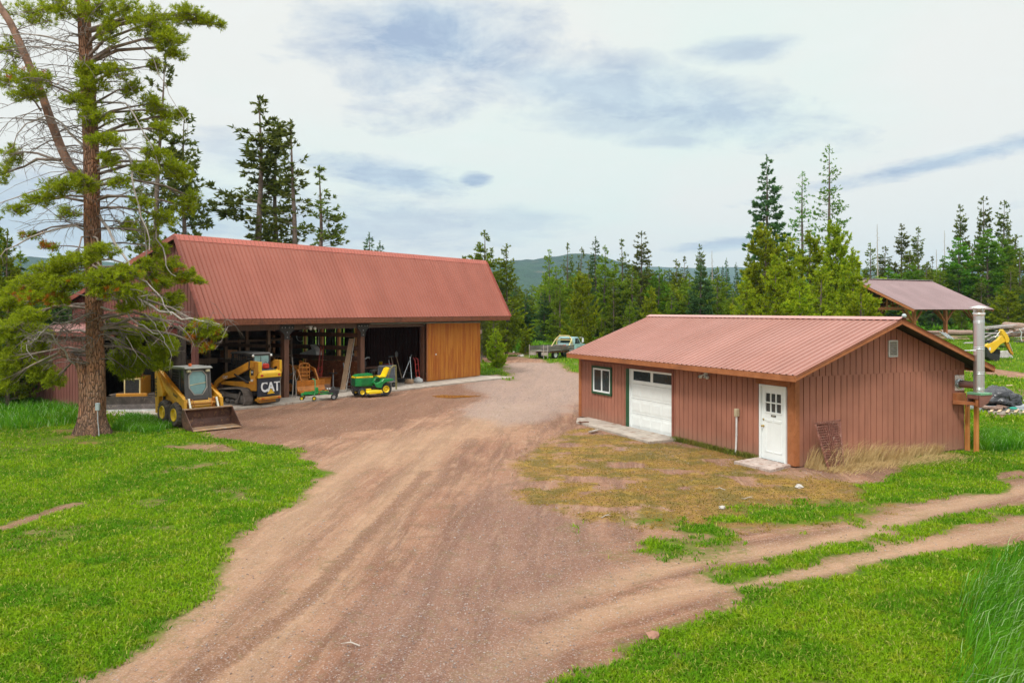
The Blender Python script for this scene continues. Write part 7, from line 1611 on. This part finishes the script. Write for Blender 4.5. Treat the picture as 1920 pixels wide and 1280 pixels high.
# foliage masses: centre px, py, half sizes px, twigs, depth offset, start row on the trunk, dead share
MS = [(60,25,55,32,60,1,40,0),(120,12,45,25,50,-.5,60,0),(185,18,40,25,50,-.8,60,0),(235,15,35,25,40,-1,90,0),(285,45,48,34,85,-1,110,0),(320,75,36,28,60,-1.2,120,0),(352,30,34,22,45,-.8,80,0),(385,38,24,14,26,-.8,60,0),(412,46,12,8,9,-.8,60,0),(330,102,20,13,18,-1.2,120,0),
      (205,60,20,30,28,-1,90,0),(60,150,44,28,55,-.8,190,.04),(18,95,20,34,26,.4,120,0),(15,150,22,26,26,.6,160,0),(50,178,36,14,30,-.6,190,.0),(160,128,26,16,34,-.6,150,0),(170,158,34,18,44,-.7,180,0),(212,132,32,16,34,-.8,150,0),(150,190,44,16,40,-.5,200,0),(178,218,40,18,40,-.7,230,0),
      (246,165,24,22,32,.4,200,0),(288,122,15,16,20,.6,160,0),(285,195,24,22,30,.2,230,0),(308,212,20,18,26,.5,240,0),(338,218,8,18,12,.8,260,0),(300,240,22,16,22,0,260,0),(250,225,20,20,20,.4,250,0),(198,262,38,12,40,-1.2,270,0),(290,285,30,18,34,-.3,300,0),(268,318,36,18,44,-.5,320,0),(318,312,28,20,32,.2,320,0),(345,325,20,20,26,.7,330,0),(362,370,18,16,20,1.2,350,0),(345,388,26,20,26,1.0,370,0),
      (155,342,34,20,44,-1.0,350,0),(108,352,34,18,46,-1,350,0),(75,372,30,16,34,-.8,370,0),(30,392,28,12,20,-.4,380,0),(22,292,20,24,30,.9,300,0),(8,325,16,22,20,1.2,320,0),(225,340,22,16,24,-1,350,0),(262,380,26,14,26,-.6,380,0),(308,410,30,18,30,.2,390,0),(238,420,20,16,16,.8,420,0),(205,300,22,14,24,-1.1,300,0),(125,400,30,14,20,.6,410,0),(285,440,22,14,16,.8,430,0),
      (60,440,30,10,12,.2,430,.25),(92,462,22,9,14,-.5,450,.35),(190,470,34,14,40,-1.6,460,0),(140,488,46,16,60,-1.7,470,0),(100,505,40,16,55,-1.6,480,0),(120,530,48,18,70,-1.8,490,.02),(66,528,40,18,55,-1.2,500,.03),(190,520,46,18,70,-1.9,500,.0),(238,512,34,18,50,-1.3,500,.12),(205,545,42,15,50,-1.9,520,.02),(35,545,38,14,44,-1,520,.03),(70,558,50,13,50,-1.5,530,.10),(108,562,26,12,30,-1.8,540,.30),(15,570,30,14,30,-.6,540,.05),(240,545,30,16,40,-1.4,530,.02),
      (275,500,26,22,40,.2,500,0),(300,470,16,20,22,.6,470,0),(322,500,26,18,32,.6,500,.02),(345,520,22,14,26,.8,520,.05),(372,527,14,7,14,.9,530,0),(360,512,8,8,8,.9,520,0),(300,530,34,18,46,.4,520,.02),(325,560,26,18,36,.7,540,.03),(320,580,18,12,20,.8,550,0),(268,565,30,16,30,-.2,550,0),(235,575,26,12,24,-1.2,560,0),
      (215,612,24,16,34,.8,600,0),(240,635,34,24,60,1.4,620,0),(285,610,32,24,56,1.2,600,.02),(305,645,30,26,60,1.3,620,0),(270,672,34,22,60,1.4,640,0),(225,675,26,24,50,1.5,650,0),(300,682,22,14,30,1.2,650,0),(240,700,30,12,30,1.4,670,0),(322,650,12,20,16,1.0,630,0),
      (386,612,30,12,40,-.9,590,.10),(400,626,24,9,26,-.9,600,.10),(366,632,14,12,16,-.9,600,.45),(388,650,14,7,10,-.9,610,.2),(60,590,40,16,40,.8,570,0),(20,620,34,30,60,1.4,600,0),(70,635,36,30,70,1.6,610,0),(20,680,30,34,60,1.6,640,0),(70,690,30,28,50,1.7,650,0),(98,712,26,18,26,1.6,660,0),(10,720,22,20,24,1.6,680,0)]
lw = MB(); P, D, SZ, DE = [], [], [], []
for (px, py, rx, ry, n, dy, r0, dead) in MS:
    c = pt(px, py, dy); k = TY / F; ax = axis(r0) if not (px < 60 and py < 330) else pt(75 + (py - 170) * .25, min(py + 30, 300), .2)
    off = c - ax; ax = axis(r0 + rr.uniform(-34, 26)) if py > 440 else ax; off = c - ax; L = off.length; arch = rr.uniform(.04, .14) * L
    m1 = ax + off * .35 + Vector((rr.uniform(-.15, .15), rr.uniform(-.2, .2), arch)); m2 = ax + off * .72 + Vector((rr.uniform(-.15, .15), rr.uniform(-.15, .15), arch * .8)); end = c + off.normalized() * rx * k * .5
    cur = [ax, m1, m2, c, end]; rb = .014 + .008 * L if py > 440 else .02 + .010 * L; lw.tube([L_(q) for q in cur], [rb * 1.2, rb, rb * .7, rb * .45, .008], 6)
    hub = [m2, m2.lerp(c, .5), c, c.lerp(end, .6)]; hd = off.normalized()
    for i in range(int(n * (2.7 if py > 575 else 1.9))):
        a = Vector(rg.normal(0, 1, 3)); a.normalize(); q = rg.random() ** .45; e = c + Vector((a.x * rx * k * q, a.y * (rx + ry) * .5 * k * q, a.z * ry * k * q)); s = rr.choice(hub); s = s.lerp(e, rr.uniform(0, .25)); md = s.lerp(e, .5) + Vector((rr.uniform(-.08, .08), rr.uniform(-.08, .08), rr.uniform(-.12, .02)))
        if i % 3 == 0: lw.tube([L_(s), L_(md), L_(e)], [.012, .008, .005], 3, cap=False)
        dd = (e - md); dd.normalize(); is_d = 1.0 if rr.random() < dead else 0.0
        for j in range(4):
            t_ = 1 - j * .16 * rr.uniform(.6, 1.3); P.append(L_(md.lerp(e, t_) + Vector(rg.normal(0, .035, 3)))); D.append(dd * .6 + hd * .3 + Vector((0, 0, .45))); SZ.append(rr.uniform(.11, .18)); DE.append(is_d)
V, Q, r_, e_ = tufts(np.array([p[:] for p in P]), np.array([d[:] for d in D]), np.array(SZ), 10, .8, .11, rg, np.array(DE))
leaf_obj('crown', V, Q, r_, leaf_mat('old_pine_needles', (.12, .18, .008), (.42, .46, .018), (.24, .28, .012), .45, (.42, .15, .02)), bp, e_)
lw.build('branches', GB if 0 else mat('branch_bark', (.20, .165, .14), .9, var=.35, scale=4, c2=(.33, .20, .14), spots=.2), bp, recalc=False)
TW = MB()
# many thin arching dead twigs
def twig(p, d, L, r_, depth=0):
    n = 5; q = [p]; d = d.normalized(); cur_ = Vector((rr.uniform(-.5, .5), rr.uniform(-.5, .5), rr.uniform(-.9, .1)))
    for i in range(n): d = (d + cur_ * .22 + Vector(rg.normal(0, .10, 3))).normalized(); q.append(q[-1] + d * L / n)
    TW.tube([L_(a) for a in q], [r_ * (1 - .75 * i / n) for i in range(n + 1)], 4, cap=False)
    if depth < 2:
        for i in range(1, n):
            if rr.random() < .62: twig(q[i], (d + Vector(rg.normal(0, .8, 3))).normalized(), L * rr.uniform(.25, .55), r_ * .6, depth + 1)
# hand placed long limbs
w = MB()
def limb(pts, r0, r1, n=6, jit=.0):
    r0, r1 = r0 * .75, r1 * .75; P_ = [pt(*p) for p in pts]; W_ = []
    for a, b in zip(P_, P_[1:]):
        for f in (0, .5): W_.append(a.lerp(b, f) + Vector(rg.normal(0, .045, 3)))
    W_.append(P_[-1]); q = [L_(p) for p in W_]; m = len(q)
    for p in W_[2:]:
        if rr.random() < .75: twig(p, Vector((rr.uniform(-1, 1), rr.uniform(-1, 1), rr.uniform(-1, .6))), rr.uniform(.25, .9), max(.007, r1 * .6), 1)
    w.tube(q, [r0 + (r1 - r0) * i / (m - 1) for i in range(m)], n)
limb([(180, 395, 0), (202, 430, -.4), (226, 475, -.7), (248, 512, -.9), (262, 528, -1.0)], .07, .035)
limb([(250, 512, -.9), (272, 530, -1), (295, 548, -1), (310, 575, -1.1), (322, 590, -1.1)], .04, .02)
limb([(190, 540, -.5), (235, 555, -.9), (272, 568, -1.0), (305, 580, -1.0), (340, 596, -1.0), (375, 603, -1.0), (412, 608, -1.0)], .07, .03)
limb([(192, 575, -.5), (232, 582, -.8), (260, 605, -1), (280, 618, -1), (297, 626, -1)], .05, .02)
limb([(270, 590, -1), (290, 605, -1), (303, 625, -1), (312, 645, -1), (322, 668, -1)], .022, .01, 5)
limb([(285, 395, .4), (300, 445, .3), (308, 480, .2), (318, 505, .2), (330, 518, .2)], .035, .015); limb([(265, 395, .3), (272, 460, .3), (278, 510, .2), (290, 540, .2)], .025, .012, 5)
limb([(172, 250, 0), (215, 262, -.5), (240, 290, -.7), (250, 330, -.9), (256, 380, -1), (270, 430, -1), (280, 470, -1)], .06, .02); limb([(176, 190, 0), (235, 200, -.4), (262, 235, -.5), (285, 275, -.5), (300, 320, -.5)], .045, .015)
limb([(170, 105, 0), (240, 70, -.5), (285, 110, -.8), (310, 160, -.9), (330, 195, -1), (352, 235, -1)], .03, .008, 5)
limb([(176, 440, 0), (140, 425, -.3), (95, 430, -.5), (55, 445, -.6), (10, 470, -.7), (-15, 485, -.7)], .05, .02); limb([(168, 285, 0), (130, 250, -.3), (120, 230, -.4), (85, 212, -.5), (50, 235, -.5), (25, 275, -.5), (5, 300, -.5)], .05, .015)
limb([(172, 372, 0), (130, 352, -.2), (80, 355, -.4), (30, 368, -.6), (-10, 385, -.7)], .045, .018); limb([(160, 90, 0), (115, 78, -.3), (75, 60, -.4), (30, 62, -.5), (-10, 70, -.5)], .04, .015); limb([(163, 100, 0), (120, 90, -.3), (70, 85, -.4), (20, 92, -.5)], .035, .012)
limb([(180, 395, .0), (215, 375, .4), (255, 352, .5), (300, 340, .6)], .04, .015)
limb([(150, 690, .1), (120, 655, -.3), (95, 628, -.6), (78, 622, -.7), (60, 638, -.9), (49, 650, -1.0), (54, 664, -1.0), (66, 672, -1.0)], .045, .012); limb([(170, 590, -.2), (130, 602, -.6), (98, 606, -.8), (75, 622, -.9), (52, 640, -1)], .05, .02)
w.build('long_limbs', GB, bp, recalc=False)
# the dead twigs
w = MB()
for i in range(150):
    py = rr.choice([rr.uniform(20, 440), rr.uniform(60, 440), rr.uniform(540, 690)]); s = axis(py); a = rr.uniform(0, 6.283); dr = Vector((math.cos(a) * 1.2, math.sin(a) * .7, rr.uniform(-.1, .55)))
    twig(s + dr.normalized() * .2, dr, rr.uniform(.7, 3.0) if py < 460 else rr.uniform(.6, 1.5), rr.uniform(.012, .024))
for i in range(46):
    t_ = rr.random(); s = pt(136 - 116 * t_, 318 - 270 * t_, .2); a = rr.choice([rr.uniform(2, 4.2), rr.uniform(-1, 1)]); twig(s, Vector((math.cos(a), math.sin(a) * .6, rr.uniform(-.2, .5))), rr.uniform(.8, 2.4), rr.uniform(.012, .022))
for px, py, n, dy in ((110, 625, 40, -.4), (75, 640, 18, -.9), (150, 600, 26, -.5), (410, 612, 14, -1.0), (340, 600, 10, -1.0), (150, 640, 14, -.5), (250, 555, 12, -1.6), (215, 420, 12, -.3)):
    for i in range(n):
        s = pt(px + rr.uniform(-22, 22), py + rr.uniform(-16, 12), dy + rr.uniform(-.4, .4)); twig(s, Vector((rr.uniform(-1, 1), rr.uniform(-1, 1), rr.uniform(-.6, 1))), rr.uniform(.3, 1.0), rr.uniform(.008, .015), 1)
for px, py, dx, dz, L in ((335, 610, 1, -.8, 1.0), (328, 600, -.6, -1, 1.0), (300, 590, .3, -1, 1.2), (270, 545, .5, -1, 1.0), (262, 620, .8, -1, .9), (236, 630, .9, -1.2, 1.2)): twig(pt(px, py, -1.1), Vector((dx, 0, dz)), L, .018, 1)
TW.build('dead_twigs', mat('brown_grey_twigs', (.20, .17, .15), .85, var=.35, scale=5), bp, recalc=False)
# weatherproof outlet on the trunk
eb = thing('outlet_post', 'small grey outlet box and conduit fixed to the foot of the big pine', 'outlet box', pt(183, 772, -.52))
eb.location.z = 0
w = MB(); w.bb(-.06, .06, -.05, .05, .82, 1.02); w.prism([(-.07, 1.02), (.07, 1.02), (.05, 1.06), (-.05, 1.06)], -.06, .06); w.build('box', mat('box_blue_grey', (.32, .38, .40), .5), eb, .008)
w = MB(); w.tube([(0, 0, .82), (.02, -.02, .45), (.07, -.06, .15), (.10, -.10, -.05)], .018, 8); w.build('conduit', M['gray_paint'], eb)
# bark litter round the foot
# ------------------------------------------------------------------ hills and air
def ridge(name, crest, Yc, y0, y1, seed, amp):
    ax = np.linspace(-(Yc * .95), Yc * .95, 260); ay = np.linspace(y0, y1, 60); X, Y = np.meshgrid(ax, ay); pxs = 960 + F * ax / Yc
    c = np.interp(pxs, [a for a, b in crest], [H + (HY - b) * Yc / F for a, b in crest])
    s = np.where(Y < Yc, np.clip((Y - y0) / (Yc - y0), 0, 1) ** 1.15, 1 - np.clip((Y - Yc) / (y1 - Yc), 0, 1) ** 1.5 * .6)
    P = np.stack([X.ravel(), Y.ravel()], 1); nz = (fbm(P, 420, seed) - .5) * amp + (fbm(P, 70, seed + 9, 3) - .5) * amp * .18; sg = s.ravel()
    Z_ = np.tile(c, (60, 1)).ravel() * sg + nz * np.sin(np.pi * np.clip(sg, 0, 1) * .92) * 1.0 - 8 * (1 - np.clip(sg * 6, 0, 1))
    # small treetop serration on the crest
    Z_ += (rng.random(len(Z_)) - .5) * 2.5 * (sg > .1)
    idx = np.arange(260 * 60).reshape(60, 260); q = np.stack([idx[:-1, :-1], idx[:-1, 1:], idx[1:, 1:], idx[1:, :-1]], -1).reshape(-1, 4)
    me = bpy.data.meshes.new(name); quads(me, np.column_stack([P, Z_]), q); o = bpy.data.objects.new(name, me); COL.objects.link(o); tag(o, kind='structure')
    t = NT(name + '_forest'); a = t.noise(.006, 6, .6, dist=.4); b = t.noise(.05, 6, .7); k = t.mix(t.ss(a, .4, .6), (.012, .042, .026), (.028, .070, .036)); k = t.mix(t.mth('MULTIPLY', t.ss(b, .45, .7), .6), k, (.010, .022, .012)); k = t.mix(t.mth('MULTIPLY', t.ss(t.noise(.011, 5, .6), .60, .68), .6), k, (.13, .12, .09))
    t.set(k, .95, 0, .1); t.bump(b, 12, 1); me.materials.append(t.m)
ridge('hills', [(-900,505),(0,484),(60,479),(120,487),(200,489),(260,497),(600,505),(860,500),(960,490),(1000,489),(1040,483),(1070,476),(1100,474),(1125,477),(1150,486),(1180,493),(1215,504),(1260,518),(1330,530),(1500,528),(1700,520),(2800,510)], 2300, 1200, 3000, 40, 60)
ridge('far_hills', [(-900,505),(900,510),(1180,501),(1240,499),(1300,502),(1345,500),(1390,500),(1440,504),(2800,506)], 4300, 3200, 4900, 60, 40)
hz = MB(); hz.bb(-5300, 5300, -480, 5700, -6, 380)
h = hz.build('haze', [], None, recalc=True); hm = bpy.data.materials.new('pale_air'); hm.use_nodes = True; nt = hm.node_tree; nt.nodes.clear()
o_ = nt.nodes.new('ShaderNodeOutputMaterial'); vv = nt.nodes.new('ShaderNodeVolumePrincipled'); vv.inputs['Density'].default_value = .00012; vv.inputs['Color'].default_value = (.58, .80, 1.0, 1); vv.inputs['Anisotropy'].default_value = .2
nt.links.new(vv.outputs[0], o_.inputs['Volume']); h.data.materials.clear(); h.data.materials.append(hm); tag(h, 'pale blue air between the forest and the mountains', 'haze', kind='stuff')
